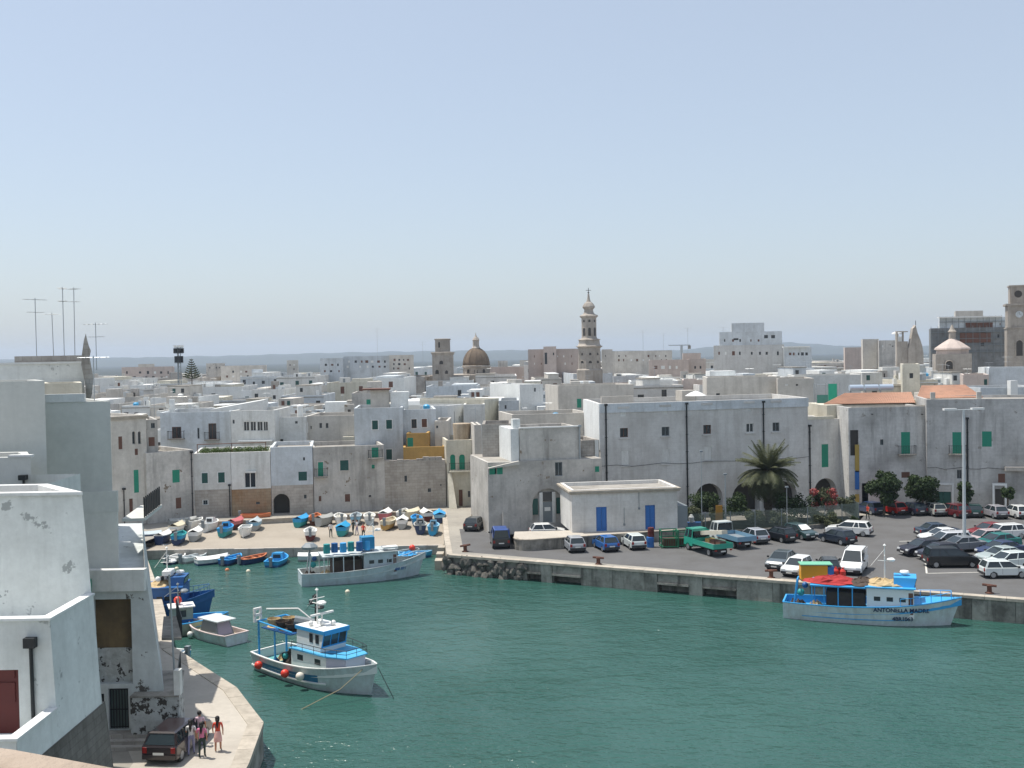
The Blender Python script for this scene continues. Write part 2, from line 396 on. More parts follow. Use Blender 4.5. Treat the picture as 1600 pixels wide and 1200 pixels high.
sheet('countryside', [(-9400, 760), (9400, 760), (9400, 9400), (-9400, 9400)], .05, plain('olive_groves', (.035, .045, .04, 1), .95, noise=.4))
# water with small wind ripples
wm, n_, l_, b_ = base_mat('harbour_water')
b_.inputs['Base Color'].default_value = (.008, .085, .062, 1); b_.inputs['Roughness'].default_value = .17; b_.inputs['IOR'].default_value = 1.33
tc = n_.new('ShaderNodeTexCoord'); hs = []
for sc_, w_, st in ((.42, 1.0, (1, 1.6, 1)), (1.5, .5, (1, 1.5, 1)), (4.2, .16, (1, 1.3, 1))):
    mp = n_.new('ShaderNodeMapping'); mp.inputs['Scale'].default_value = st; mp.inputs['Rotation'].default_value = (0, 0, .45)
    l_.new(tc.outputs['Object'], mp.inputs[0]); t_ = n_.new('ShaderNodeTexNoise'); t_.inputs['Scale'].default_value = sc_; t_.inputs['Detail'].default_value = 3
    l_.new(mp.outputs[0], t_.inputs['Vector']); mm = n_.new('ShaderNodeMath'); mm.operation = 'MULTIPLY'; mm.inputs[1].default_value = w_; l_.new(t_.outputs[0], mm.inputs[0]); hs.append(mm.outputs[0])
a1 = n_.new('ShaderNodeMath'); l_.new(hs[0], a1.inputs[0]); l_.new(hs[1], a1.inputs[1]); a2 = n_.new('ShaderNodeMath'); l_.new(a1.outputs[0], a2.inputs[0]); l_.new(hs[2], a2.inputs[1])
pn = n_.new('ShaderNodeTexNoise'); pn.inputs['Scale'].default_value = .07; pn.inputs['Detail'].default_value = 4; l_.new(tc.outputs['Object'], pn.inputs['Vector'])
pr_ = n_.new('ShaderNodeMapRange'); pr_.inputs[1].default_value = .38; pr_.inputs[2].default_value = .62; pr_.inputs[3].default_value = .4; pr_.inputs[4].default_value = 1.; l_.new(pn.outputs[0], pr_.inputs[0])
bp_ = n_.new('ShaderNodeBump'); l_.new(pr_.outputs[0], bp_.inputs['Strength']); bp_.inputs['Distance'].default_value = .42; l_.new(a2.outputs[0], bp_.inputs['Height']); l_.new(bp_.outputs[0], b_.inputs['Normal'])
nb = n_.new('ShaderNodeTexNoise'); nb.inputs['Scale'].default_value = .09; nb.inputs['Detail'].default_value = 3; l_.new(tc.outputs['Object'], nb.inputs['Vector'])
mxw = n_.new('ShaderNodeMix'); mxw.data_type = 'RGBA'; mxw.inputs[6].default_value = (.014, .066, .050, 1); mxw.inputs[7].default_value = (.046, .116, .100, 1); l_.new(nb.outputs[0], mxw.inputs[0]); l_.new(mxw.outputs[2], b_.inputs['Base Color'])
sheet('water', [(-60, -70), (9400, -70), (9400, 135), (-60, 135)], -1.8, wm)
# harbour walls under the land sheet
def vwall(name, pts, zt, zb, mat, label=None, kind=None, cat=None):
    b = MB()
    for p, q in zip(pts, pts[1:]): b.quad((*p, zb), (*q, zb), (*q, zt), (*p, zt))
    o = b.build(name, mat); tag(o, label, cat, kind=kind); return o
vwall('seabed_bank', [(QC.x, QC.y), (9500, -9.)], -.003, -3, MQW, kind='structure')
# slipway: a gently sloping slab with a stone edge
sl_pts = [(-38.6, 112.2, -.85), (-7.35, 112.2, -.85), (-8.6, 132, -.55), (-37.2, 124.6, -.55)]
b = MB(); b.prism([(x, y, -3) for x, y, z in sl_pts], sl_pts)
tag(b.build('slipway', MRAMP), kind='structure')
# asphalt parking lot
lot = [(-4.9, 103), (QB.x - .4, QB.y + .9), (QC.x * .6, QC.y + 70), (90, 121), (39.5, 121.5), (36.5, 115), (17, 108.5), (.5, 103.8), (-1.5, 111.5), (-3.2, 116), (-6, 117)]
sheet('asphalt_lot', lot, .004, MASPH)
# painted bay lines
LINE = plain('road_paint', c('#c9c6bd'), .8, noise=.15)
bl = MB()
def stripe(p, q, w=.12, z=.009):
    p = Vector(p); q = Vector(q); d = (q - p).normalized(); s = Vector((-d.y, d.x, 0)) * w / 2
    bl.quad(p - s + Vector((0, 0, z)), q - s + Vector((0, 0, z)), q + s + Vector((0, 0, z)), p + s + Vector((0, 0, z)))
for u0, v0, u1, v1 in ((1446, 878, 1448, 896), (1448, 896, 1540, 894), (1455, 862, 1520, 860), (1500, 868, 1550, 882), (1445, 866, 1412, 868), (1440, 845, 1405, 846), (1545, 834, 1520, 832)):
    p, q = gnd(u0, v0), gnd(u1, v1); p.z = q.z = 0; stripe(p, q, .14)
for k in range(7):
    p = gnd(1300 + k * 33, 806); p.z = 0; stripe(p, p + Vector((.6, 4, 0)))
tag(bl.build('bay_markings', LINE), kind='structure')
# hills
random.seed(7)
hb = MB(); ridge = [(-200, 566), (0, 562), (150, 559), (250, 558), (400, 554.5), (520, 551), (700, 548), (830, 547), (960, 548), (1060, 547), (1120, 541), (1180, 537), (1235, 534.5), (1300, 539.5), (1380, 541.5), (1500, 539), (1700, 534), (1900, 536)]
N = 240; rows = []
def rint(u):
    for a, bb in zip(ridge, ridge[1:]):
        if a[0] <= u <= bb[0]: return a[1] + (bb[1] - a[1]) * (u - a[0]) / (bb[0] - a[0])
for i in range(N + 1):
    u = -200 + 2100 * i / N; p = at(u, rint(u), 6800); w_ = 1.8 * math.sin(i * .9) + random.uniform(-1.6, 1.6); ridge_z = p.z + w_
    q = at(u, 560, 5600)
    rows += [(q.x, 5600, 0), (p.x * .91, 6200, ridge_z * .62 + random.uniform(-3, 3)), (p.x, 6800, ridge_z), (p.x * 1.1, 7600, 0)]
hb.add(rows, [(i * 4 + k, i * 4 + 4 + k, i * 4 + 5 + k, i * 4 + 1 + k) for i in range(N) for k in range(3)])
MHILL = plain('far_hill_scrub', (.05, .06, .045, 1), .95, noise=.5)
tag(hb.build('hills', MHILL, smooth=True), kind='structure')
# air
hz = bpy.data.materials.new('haze_air'); hz.use_nodes = True; hn = hz.node_tree; hn.nodes.clear()
ou = hn.nodes.new('ShaderNodeOutputMaterial'); pv = hn.nodes.new('ShaderNodeVolumePrincipled'); pv.inputs['Color'].default_value = (.70, .82, 1, 1); pv.inputs['Density'].default_value = .0001; pv.inputs['Anisotropy'].default_value = .2
hn.links.new(pv.outputs[0], ou.inputs['Volume'])
tag(MB().box(-9600, 9600, -80, 9600, -4, 150).build('haze', hz), 'pale blue summer haze over the town and the far hills', kind='stuff')
# ---------------------------------------------------------------- quay walls, coping, bollards
qw = empty('quay_wall', 'long streaked concrete quay wall below the car park with dark recesses at the water', 'quay wall', QA, math.atan2(qd.y, qd.x))
random.seed(3)
def qs(u, v): return (gnd(u, v) - QA).dot(qd)
gaps = [(qs(772, 882), qs(822, 888)), (qs(843, 888), qs(886, 893)), (qs(1010, 902), qs(1062, 905)), (qs(1085, 906), qs(1140, 910))]
pan = MB().box(0, 3.0, 0, .5, -3, -.18).mesh('wall_panel', [MQW]); s = 8.0
def ingap(s0, s1): return any(a - .3 < (s0 + s1) / 2 < b + .3 for a, b in gaps)
k = 0
while s < 75:
    w_ = 3.0
    g = next((g for g in gaps if g[0] < s + w_ and g[1] > s), None)
    if g and s < g[0] - .4: w_ = g[0] - s
    elif g:
        w_ = max(1.0, g[1] - s)
        b = MB(); b.box(.01, w_ - .01, .06, .5, -.95, -.18); b.box(.01, w_ - .01, -.12, .5, -1.12, -.95); b.box(.05, w_ - .05, .9, 1.0, -3, -1.12)
        b.build('recess_panel', MQW, qw, (s, 0, 0)); s += w_; continue
    b = MB().box(.015, w_ - .015, random.uniform(-.05, .02), .5, -3, -.18)
    b.build('wall_panel', MQW, qw, (s, 0, 0)); s += w_
    k += 1
b = MB().box(-.2, 8, .25, .6, -3, -.2).build('wall_core', MQW, qw)
cs = MB().box(.01, 1.49, -.14, .62, -.18, .035).mesh('coping_stone', [MCOP])
for k in range(60): link('coping_stone', cs, qw, (k * 1.5 - .1, random.uniform(-.02, .02), 0))
random.seed(5)
for k in range(46):
    bm = bmesh.new(); bmesh.ops.create_icosphere(bm, subdivisions=1, radius=1)
    for v in bm.verts: v.co *= random.uniform(.7, 1.15)
    me = bpy.data.meshes.new('boulder'); bm.to_mesh(me); bm.free(); me.materials.append(MRUB)
    sx = random.uniform(-.7, 8); lay = k % 3
    o = link('boulder', me, qw, (sx, .06 - .08 * lay + random.uniform(-.1, .1), -.55 - .55 * lay), random.uniform(-.3, .3), (random.uniform(.3, .55), random.uniform(.2, .32), random.uniform(.35, .7)))
    o.rotation_euler[0] = random.uniform(-.6, .6)
bo0 = None
for (u, v, lab) in ((727, 862, 'rusty iron bollard nearest the rubble corner of the quay'), (935, 882, 'rusty iron bollard on the quay edge in front of the parked silver and blue hatchbacks'), (1205, 903, 'rusty iron bollard on the quay edge left of the white hatchback facing the water'), (1546, 927, 'rusty iron bollard on the quay edge right of the moored trawler')):
    p = gnd(u, v)
    if bo0 is None:
        bo0 = empty('bollard', lab, 'bollard', p, .3, 'rusty bollards along the quay edge')
        MB().lathe([(.32, 0), (.32, .06), (.18, .12), (.17, .5), (.26, .6), (.2, .68)], 10).build('bollard_post', RUST, bo0)
        MB().tube((-.5, 0, .56), (.5, 0, .66), .1, 7).build('horn', RUST, bo0)
    else:
        o = copy_tree(bo0); o.location = p; o['label'] = lab; o.rotation_euler[2] = u * .01
# near quay, left
nq = empty('near_quay_wall', 'stone quay wall under the bright near quay with pale coping and dark weedy face', 'quay wall', (0, 0, 0))
npts = [Vector((x, y, 0)) for x, y in BAS[1:7]]; npts.insert(0, Vector((-12.1, 38, 0)))
for p, q in zip(npts, npts[1:]):
    d = q - p; L = d.length; rz = math.atan2(d.y, d.x); n = max(1, int(L / 1.6)); ww = L / n
    for i in range(n):
        o = MB().box(.012, ww - .012, -.1, .7, -.22, .04 + random.uniform(-.008, .008)).build('coping_stone', MCOP, nq, p + d * (i / n), rz)
    n = max(1, int(L / 3.2)); ww = L / n
    for i in range(n):
        MB().box(.01, ww - .01, random.uniform(-.06, -.01), .4, -3, -.22).build('wall_block', MQW, nq, p + d * (i / n), rz)
pv_me = {}
nqpoly = [(-12.7, 38), (-13.2, 49.6), (-13.9, 55.2), (-16.8, 61.2), (-23.2, 70.2), (-29, 84), (-34, 84), (-24, 62), (-18, 50), (-17, 38)]
sheet('near_quay_paving', nqpoly, .006, MQUAY)
# slipway edge stones, back wall and right-hand steps
sw = empty('slipway_back_wall', 'low pale-capped retaining wall behind the boats on the slipway', 'wall', (0, 0, 0))
pa, pb = Vector((-37.2, 124.6, 0)), Vector((-8.7, 132, 0)); d = pb - pa; L = d.length; rz = math.atan2(d.y, d.x)
MB().box(0, L, -.06, .3, -1, -.1).build('wall_face', MTAN, sw, pa, rz)
for i in range(14): MB().box(.01 + i * L / 14, (i + 1) * L / 14 - .01, -.16, .5, -.1, .05).build('coping_stone', MCOP, sw, pa, rz)
se = empty('slipway_edge', 'long row of worn pale edge stones along the foot of the slipway', 'kerb', (-38.5, 111.75, 0))
for i in range(20): MB().box(.01 + i * 1.55, 1.55 * (i + 1) - .01, random.uniform(-.03, .03), .42, -2.6, -.83 + random.uniform(-.02, .02)).build('edge_stone', MTAN, se)
rw = empty('slipway_side_wall', 'pale stone side wall between the slipway and the road corner', 'wall', (0, 0, 0))
for (x0, y0), (x1, y1) in (((-8.7, 132), (-7.2, 112)), ((-7.2, 112), (-6.3, 101.8))):
    p = Vector((x0, y0, 0)); q = Vector((x1, y1, 0)); d = q - p; rz = math.atan2(d.y, d.x); n = int(d.length / 2.4); ww = d.length / n
    for i in range(n): MB().box(.01, ww - .01, -.16, .4, -2.6, .05).build('wall_block', MCOP, rw, p + d * (i / n), rz)
st = empty('landing_steps', 'small flight of pale stone steps at the slipway corner', 'steps', (-8.2, 103.5, 0))
for i in range(3): MB().box(.45, 1.15, i * 2.2, i * 2.2 + 1.5, -2.6, -.9 + i * .25).build('step', MCOP, st)

# ---------------------------------------------------------------- near left buildings
def prism_part(name, bot, top, mat, parent, mt=None):
    return MB().prism(bot, top).build(name, mat if mt is None else [mat], parent)
E0 = (0, 0, 0)
# white house at the left edge
L1 = empty('white_house', 'near white house with peeling paint spots and open roof parapet at the left edge', 'house', E0)
zt = at(125, 769, 42).z
def foot(z): k = (zt - z) / zt; return -16.85 + .95 * k
b = MB(); bl_, tl_ = [(-42, 42, 0), (foot(0), 42, 0), (-19.4, 44.9, 0), (-19.6, 49, 0), (-42, 49, 0)], [(-42, 42, zt), (foot(zt), 42, zt), (-19.5, 44.9, zt), (-19.7, 49, zt), (-42, 49, zt)]
n = 5; b.add(bl_ + tl_, [(i, (i + 1) % n, n + (i + 1) % n, n + i) for i in range(n)]); b.build('wall', MNW, L1)
b = MB(); zc = zt + .02; r1 = [(-42, 41.9, zc), (foot(zt) + .08, 41.9, zc), (-19.45, 45.0, zc), (-42, 45.1, zc)]; r2 = [(-41, 42.35, zc), (-17.8, 42.35, zc), (-19.7, 44.6, zc), (-41, 44.75, zc)]
for k in range(4):
    j = (k + 1) % 4; b.quad(r1[k], r1[j], r2[j], r2[k]); b.quad(r2[k], r2[j], (*r2[j][:2], zc - .7), (*r2[k][:2], zc - .7)); b.quad(r1[k], r1[j], (*r1[j][:2], zc - .12), (*r1[k][:2], zc - .12))
b.build('parapet', MW2, L1)
MB().quad((-41, 42.35, zt - .55), (-17.8, 42.35, zt - .55), (-19.7, 44.6, zt - .55), (-41, 44.75, zt - .55)).build('roof', MST, L1)
# terrace walls stepping down beside it
L2 = empty('stepped_terrace', 'near white stepped terrace wall with pale capping, maroon door and dark drainpipe', 'terrace', E0)
zA = at(75, 969, 38).z; zB = at(20, 1156, 35).z; zM = 5.35
xe = lambda z: -16.5 + .45 * (1 - z / zA)
for nm, y0, y1, z1, mat in (('upper_wall', 38, 41.995, zA, MNW), ('lower_wall', 34.9, 37.995, zB, MNW)):
    b = MB(); bb = [(-40, y0), (xe(zM), y0), (xe(zM), y1), (-40, y1)]; tt = [(-40, y0), (xe(z1), y0), (xe(z1), y1), (-40, y1)]
    holes = [(40 - 23.6 - .0, 0, 0, 0)]
    if nm == 'upper_wall':
        Mx = Matrix.Translation((-40, y0, zM)); xd = at(30, 1100, 38).x + 40
        wall_holes(b, 40 + xe(z1), 0, z1 - zM, [(xd - 4, xd, max(0, zB - zM - .88), at(0, 1047, 38).z - zM, 0, .25)], Mx)
    else: b.quad((-40, y0, zM), (xe(zM), y0, zM), (xe(z1), y0, z1), (-40, y0, z1))
    b.add([(xe(z1), y0, zM), (xe(zM), y0, zM), (xe(z1), y0, z1)], [(0, 1, 2)])
    b.quad((xe(zM), y0, zM), (xe(zM), y1, zM), (xe(z1), y1, z1), (xe(z1), y0, z1)); b.quad((-40, y0 + .3, z1 - .9), (xe(z1) - .3, y0 + .3, z1 - .9), (xe(z1) - .3, y1, z1 - .9), (-40, y1, z1 - .9))
    b.build(nm, mat, L2)
    MB().box(-40, xe(z1) + .06, y0 - .08, y0 + .34, z1, z1 + .09).box(xe(z1) - .32, xe(z1) + .06, y0 + .34, y1, z1, z1 + .09).build('capping', MW2, L2)
    MB().box(-40, xe(z1) - .32, y0 + .3, y0 + .33, z1 - .9, z1 - .001).box(xe(z1) - .32, xe(z1) - .29, y0 + .33, y1, z1 - .9, z1 - .001).build('inner_parapet', MNW, L2)
prism_part('masonry_base', [(-40, 34.85, 0), (-15.55, 34.85, 0), (-15.75, 42.3, 0), (-40, 42.3, 0)], [(-40, 34.85, zM), (xe(zM) + .03, 34.85, zM), (xe(zM) + .03, 42.3, zM), (-40, 42.3, zM)], MRUB, L2)
dr = MB(); dr.box(-4, -2.02, .2, .25, -.88, at(0, 1047, 38).z - zB); dr.box(-1.98, 0, .2, .25, -.88, at(0, 1047, 38).z - zB)
for q in range(3):
    for w0 in (-1.85, -.95): dr.box(w0, w0 + .75, .16, .2, .25 + q * .85, .95 + q * .85)
dr.build('door', MAROON, L2, (at(30, 1100, 38).x - .01, 38, zB))
pz = at(50, 1008, 38); b = MB().path([(pz.x, 37.9, pz.z), (pz.x + .02, 37.9, zB - .7)], .07, 8); b.box(pz.x - .2, pz.x + .2, 37.72, 37.99, pz.z - .05, pz.z + .3); b.build('drainpipe', IRON, L2)
# seafront facade with the tall blown-plaster niche
L4 = empty('peeling_niche_house', 'white seafront house with a tall niche of blown brown plaster and battered corner', 'house', E0)
z4 = at(137, 893, 53).z; X0, X1b, X1t = -23., -17.15, at(226, 879, 53).x
nx0, nx1 = at(144, 1000, 53).x + .06, at(206, 1000, 53).x; nzt = at(200, 936, 53).z; nzb = at(180, 1072, 53).z
doorx0, doorx1 = at(170, 1110, 53).x, at(201, 1110, 53).x; dzt = nzb - .12
b = MB(); dxa, dxb = doorx0 - X0, doorx1 - X0
wall_holes(b, X1t - X0, 0, z4, [(nx0 - X0, nx1 - X0, nzb + .1, nzt, 0, .45), (dxa, dxb, .55, dzt, 0, .3), (at(150, 1100, 53).x - X0, at(163, 1100, 53).x - X0, 1.1, dzt - .25, 0, .25)], Matrix.Translation((X0, 53, 0)))
b.add([(X1t, 53, 0), (X1b, 53, 0), (X1t, 53, z4)], [(0, 1, 2)])
b.quad((X1b, 53, 0), (-24.3, 72, 0), (-24.9, 72, z4), (X1t, 53, z4)); b.quad((X0, 53, z4 - .5), (X1t, 53, z4 - .5), (-24.9, 72, z4 - .5), (-32, 72, z4 - .5))
b.build('wall', plaster('seafront_plaster', '#ced3d2', dirt='#9a9d9c', amount=.35, streak=.4, peel=.12, peelcol='#5f5c57', scale=.5, vary=0), L4)
MNI = plaster('blown_brown_plaster', '#7d6a4e', dirt='#4c4439', amount=.7, streak=.6, scale=.5, vary=0, bump=.9)
MNI2 = plaster('flaking_whitewash', '#c4c7c5', dirt='#77736c', amount=.5, streak=.4, scale=1.4, peel=.55, peelcol='#4a4642', vary=0, bump=.9, pscale=2.2)
zsp = nzb + (nzt - nzb) * .42
MB().box(nx0, nx1, 53.4, 53.6, zsp, nzt).build('blown_plaster', MNI, L4); MB().box(nx0, nx1, 53.37, 53.6, nzb, zsp).build('flaking_panel', MNI2, L4)
b = MB().box(nx0 + .1, nx1 - .4, 53.33, 53.39, zsp - .1, zsp + .25).box(nx0, nx0 + .7, 53.3, 53.4, nzt - .55, nzt - .1)
MB().box(X0, X1t + .05, 52.72, 53.2, z4 - .95, z4 + .1).build('parapet_band', MW, L4); gx = at(135, 915, 52.6).x; MB().box(gx, gx + .22, 52.5, 52.7, z4 - 1.9, z4 - .3).build('green_downpipe', GREEN, L4)
gb = MB()
for i in range(7): xx = doorx0 + .06 + i * (doorx1 - doorx0 - .12) / 6; gb.box(xx - .02, xx + .02, 53.1, 53.13, .6, dzt - .05)
for zz in (.62, 1.5, dzt - .1): gb.box(doorx0 + .02, doorx1 - .02, 53.131, 53.16, zz, zz + .05)
g = gb.build('iron_gate', IRON, L4); MB().box(doorx0, doorx1, 53.28, 53.3, .55, dzt).build('door_recess', plain('green_grey_recess', c('#5d6b69'), .8, noise=.2), L4)
wx0, wx1 = at(150, 1100, 53).x, at(163, 1100, 53).x; MB().box(wx0, wx1, 53.22, 53.25, 1.1, dzt - .25).build('window', GLASS, L4)
gb = MB()
for i in range(4): xx = wx0 + .06 + i * (wx1 - wx0 - .12) / 3; gb.box(xx - .015, xx + .015, 53.02, 53.05, 1.12, dzt - .27)
gb.build('window_bars', IRON, L4)
for i in range(3): MB().box(-20.2, -17.6 + .1 * i, 52.9 - .35 * (3 - i) - .3, 52.95 - .35 * (2 - i), 0, .18 * (i + 1)).build('step', MST, L4)
# terrace at its foot
zT = 2.35
b = MB(); b.prism([(-18.9, 52.3, 0), (-16.55, 52.3, 0), (-17.6, 56.6, 0), (-18.9, 56.6, 0)], [(-18.9, 52.3, zT), (-16.55, 52.3, zT), (-17.6, 56.6, zT), (-18.9, 56.6, zT)]); b.build('lower_terrace', MNI2, L4)
MB().prism([(-18.9, 52.25, zT + .003), (-16.5, 52.25, zT + .003), (-17.55, 56.6, zT + .003), (-18.9, 56.6, zT + .003)], [(-18.9, 52.25, zT + .08), (-16.5, 52.25, zT + .08), (-17.55, 56.6, zT + .08), (-18.9, 56.6, zT + .08)]).build('terrace_paving', MCO, L4)
MB().box(-16.75, -16.45, 52.3, 52.7, zT + .08, zT + 1.3).build('pillar', MW, L4)
def rail(parent, p, q, z, h=1.0, n=18, name='railing'):
    b = MB(); p = Vector(p); q = Vector(q)
    b.tube((p.x, p.y, z + h), (q.x, q.y, z + h), .025, 5)
    for i in range(n + 1): x = p.lerp(q, i / n); b.tube((x.x, x.y, z), (x.x, x.y, z + h), .014, 4)
    return b.build(name, IRON, parent)
rail(L4, (-16.75, 52.9), (-17.7, 56.5), zT + .08, 1.0, 22)
MB().prism([(-19.5, 59, 3.4), (-18.4, 59, 3.4), (-20.2, 64, 3.4), (-21, 64, 3.4)], [(-19.5, 59, 3.55), (-18.4, 59, 3.55), (-20.2, 64, 3.55), (-21, 64, 3.55)]).build('balcony_slab', MCO, L4)
rail(L4, (-18.4, 59.1), (-20.2, 63.9), 3.55, 1.1, 26)
MB().tube((-18.15, 57, 0), (-18.35, 57, z4 - 1), .05, 6).build('drainpipe', GALV, L4)
# big shaded grey-green blocks behind
def simple_block(name, label, uL, uR, vt, D, vb_z, depth, mat, par=.5, **kw): return house(name, label, uL, uR, vt, D, D, depth, mat, zb=vb_z, par=par, **kw)
L5, LL, HH, lc = house('grey_green_block', 'big plain shaded grey-green block with ledge, right of the tallest left wall', 70, 172, 629, 56, 56.5, 9, MGN, skew=-3.9)
MB().box(-.1, LL + .28, -.25, -.003, HH - 5.8, HH - 4.7).build('ledge', MGN, L5)
MB().box(LL - 1.75, LL + .25, -.22, -.003, 0, HH - 5.8).build('pilaster', MGN, L5)
MB().box(-.02, 1.97, -.06, .28, HH + .003, HH + .42).build('pale_parapet', MW2, L5)
MB().box(LL - .2, LL + 1.05, 3.2, 8.8, 9.9, 10.05).build('balcony_slab', MGN, L5)
b = MB()
for i in range(10): b.box(LL + .95, LL + 1.02, 3.3 + i * .56, 3.36 + i * .56, 10.05, 11.2)
b.box(LL + .97, LL + 1.0, 3.3, 8.5, 10.1, 11.1); b.build('balcony_screen', IRON, L5)
aerial(L5, 2.2, 1.2, HH, 2.4, 0, 1)
L5b, LL, HH, lc = house('cream_roof_house', 'small cream rooftop house with tiny windows above the shaded blocks', 66, 128, 599, 61.5, 61.5, 4, MCR, zb=14, skew=-1.7, wins=((78, 620, 4, 7, 'dark'), (93, 617, 3, 4, 'blind'), (107, 617, 12, 6, 'blind')), far=True)
L6, LL, HH, lc = house('tall_grey_green_wall', 'tallest plain grey-green wall at the left edge with pale top band', -60, 69.5, 597, 52, 52, 4, MGN, skew=-2.2)
L6b, LL, HH, lc = house('upper_left_block', 'long pale upper storey with a rough stone parapet under the aerials', -60, 131, 571, 66, 66, 6, MNW, skew=-2.9)
MB().box(lc(12, 560)[0], LL - .25, .9, 1.4, HH - .3, HH + .5).build('rough_parapet', MST, L6b)
MB().box(-.02, LL + .05, -.08, .32, HH + .003, HH + .12).build('capping', MW2, L6b)
for u, vt_, k in ((28, 462, 2), (56, 486, 1), (73, 444, 2), (90, 445, 2), (125, 502, 2)):
    x, zz = lc(u, 556); hgt = lc(u, vt_)[1] - HH; o = aerial(L6b, x, 2.6, HH - .45, hgt + .45, .4 + u * .02, k); 
    if u == 90: o.rotation_euler[1] = -.035
    if u == 56: o.rotation_euler[1] = -.03
# ruined wall end: a jagged stone stub
rn = empty('ruined_wall', 'jagged ruined stone wall end standing beside the left rooftop aerials', 'ruin', at(132, 600, 65.2))
rb = at(132, 600, 65.2); prof = [(128, 553), (131, 532), (134, 521), (136, 530), (139, 541), (142, 548), (140, 558), (143, 575), (146, 590), (144, 615), (136, 640), (133, 600), (127, 570)]
P_ = [Vector((at(u, v, 65.2).x - rb.x, 0, at(u, v, 65.2).z - rb.z)) for u, v in prof]
b = MB(); n = len(P_); b.add([p for p in P_] + [p + Vector((-.3, .75, 0)) for p in P_], [tuple(range(n)), tuple(range(n, 2 * n))[::-1]] + [(i, (i + 1) % n, n + (i + 1) % n, n + i) for i in range(n)])
b.build('wall_stub', MST, rn)
L7, LL, HH, lc = house('small_left_block', 'small low plaster block with white cap in front of the tall left wall', -60, 48, 716, 48, 48, 3, MGN, zb=9, skew=-1.5)
MB().box(LL - 1, LL + .03, -.05, .3, HH + .003, HH + .1).build('capping', MW2, L7); pipe(L7, LL - .3, .2, HH - 1)
# the viewpoint's own parapet
vp = empty('viewpoint_terrace', 'blurred rough stone coping of the viewpoint parapet at the lower left corner', 'parapet', E0)
b = MB().prism([(-5, 4.3, 0), (-1.46, 3.06, 0), (-1.08, 2.90, 0), (-.35, 2.55, 0), (-.35, -4, 0), (-5, -4, 0)], [(-5, 4.3, 17.4), (-1.46, 3.06, 17.4), (-1.08, 2.90, 17.4), (-.35, 2.55, 17.4), (-.35, -4, 17.4), (-5, -4, 17.4)]).build('wall', MST, vp)
MCP = plaster('lichen_stone', '#a8998a', dirt='#7c6d5c', amount=.6, streak=0, scale=4, bump=.8, vary=0)
MB().prism([(-5, 4.35, 17.403), (-1.46, 3.1, 17.403), (-1.08, 2.93, 17.403), (-.3, 2.56, 17.403), (-.3, 2.0, 17.403), (-5, 3.4, 17.403)], [(-5, 4.35, 17.585), (-1.46, 3.1, 17.585), (-1.08, 2.93, 17.585), (-.3, 2.56, 17.585), (-.3, 2.0, 17.585), (-5, 3.4, 17.585)]).build('coping', MCP, vp)
# ---------------------------------------------------------------- houses behind the slipway
PIPES = []
o, LL, HH, lc = house('old_stone_house', 'tall weathered grey house with brown and black windows left of the stained wall', 173, 228, 651, 122, 125, 10, MBE, cornice=MCOP, par=.3,
    wins=((188, 692, 6, 20, 'brown'), (209, 684, 5, 20, 'archdark'), (218, 684, 5, 20, 'archdark'), (213, 706, 5, 10, 'brown'), (213, 752, 8, 36, 'green'), (205, 790, 6, 22, 'door')))
pipe(o, LL * .3, 0, 4.2); dish(o, 1, 3, HH - .3)
o, LL, HH, lc = house('narrow_stone_tower', 'narrow grey stained tower house with two dark openings beside the old stone house', 228.5, 246, 656, 125.5, 126, 8, MGR, wins=((237, 690, 9, 14, 'brown'), (239, 665, 6, 8, 'dark')))
aerial(o, 1.2, 3, HH, 4.5, .5, 3)
o, LL, HH, lc = house('stained_grey_house', 'low dark-stained grey house with one green shutter, left end of the slipway row', 228, 302, 708, 124.5, 128.5, 9, MGR,
    wins=((275, 744, 12, 20, 'green'), (279, 786, 9, 17, 'brown')))
pipe(o, LL - .3, 0, HH - .4)
o, LL, HH, lc = house('white_tan_house', 'white-over-tan house with two green-framed windows and a hedge on its roof', 302.5, 360, 709, 128.6, 129.4, 9, MW, split=765, m2=MTAN,
    wins=((320, 747, 9, 16, 'dgreen'), (346, 746, 10, 16, 'dgreen'), (321, 785, 7, 7, 'dark')), surround=MW2)
H2 = (o, LL, HH); pipe(o, LL - .2, 0, HH - 4)
b = MB()
for i in range(3): b.tube((.4 + i * 4, .5, HH), (.4 + i * 4, .5, HH + 1.1), .05, 5)
b.tube((.4, .5, HH + 1.05), (8.4, .5, HH + 1.05), .05, 5); b.build('pergola', BROWN, o)
o, LL, HH, lc = house('rust_stained_house', 'white-over-tan house with tall balcony door above an orange rust stain', 360.5, 422, 707, 129.4, 130.2, 9, MW, split=764, m2=plaster('rust_stained_masonry', '#a5947c', dirt='#94714e', amount=.8, streak=.6, brick=(.75, .35)),
    wins=((391, 750, 18, 25, 'wdark'), (403, 786, 6, 4, 'dark')))
MB().box(LL * .37, LL * .63, -.5, -.003, 5.2, 5.35).build('balcony_slab', MW, o)
o, LL, HH, lc = house('arched_cellar_house', 'white-over-tan house with a dark arched cellar entrance at street level', 422.5, 488, 699, 130.2, 131, 9, MBL, split=758, m2=MTAN,
    wins=((431, 746, 14, 13, 'open'), (473, 744, 13, 14, 'dgreen'), (440, 788, 25, 33, 'archvoid'), (475, 717, 3, 5, 'dark'), (477, 776, 4, 6, 'dark')))
o, LL, HH, lc = house('long_grey_house', 'long grey stained house with green balcony door and scattered small windows', 489, 600, 699, 131, 133, 9, MGR,
    wins=((501, 733, 8, 22, 'green', 'bal'), (538, 727, 13, 16, 'dgreen'), (586, 707, 11, 16, 'green', 'bal'), (583, 729, 5, 6, 'green'), (543, 778, 8, 12, 'brown'), (500, 779, 4, 8, 'brown'), (578, 775, 4, 3, 'dark')), surround=MBE)
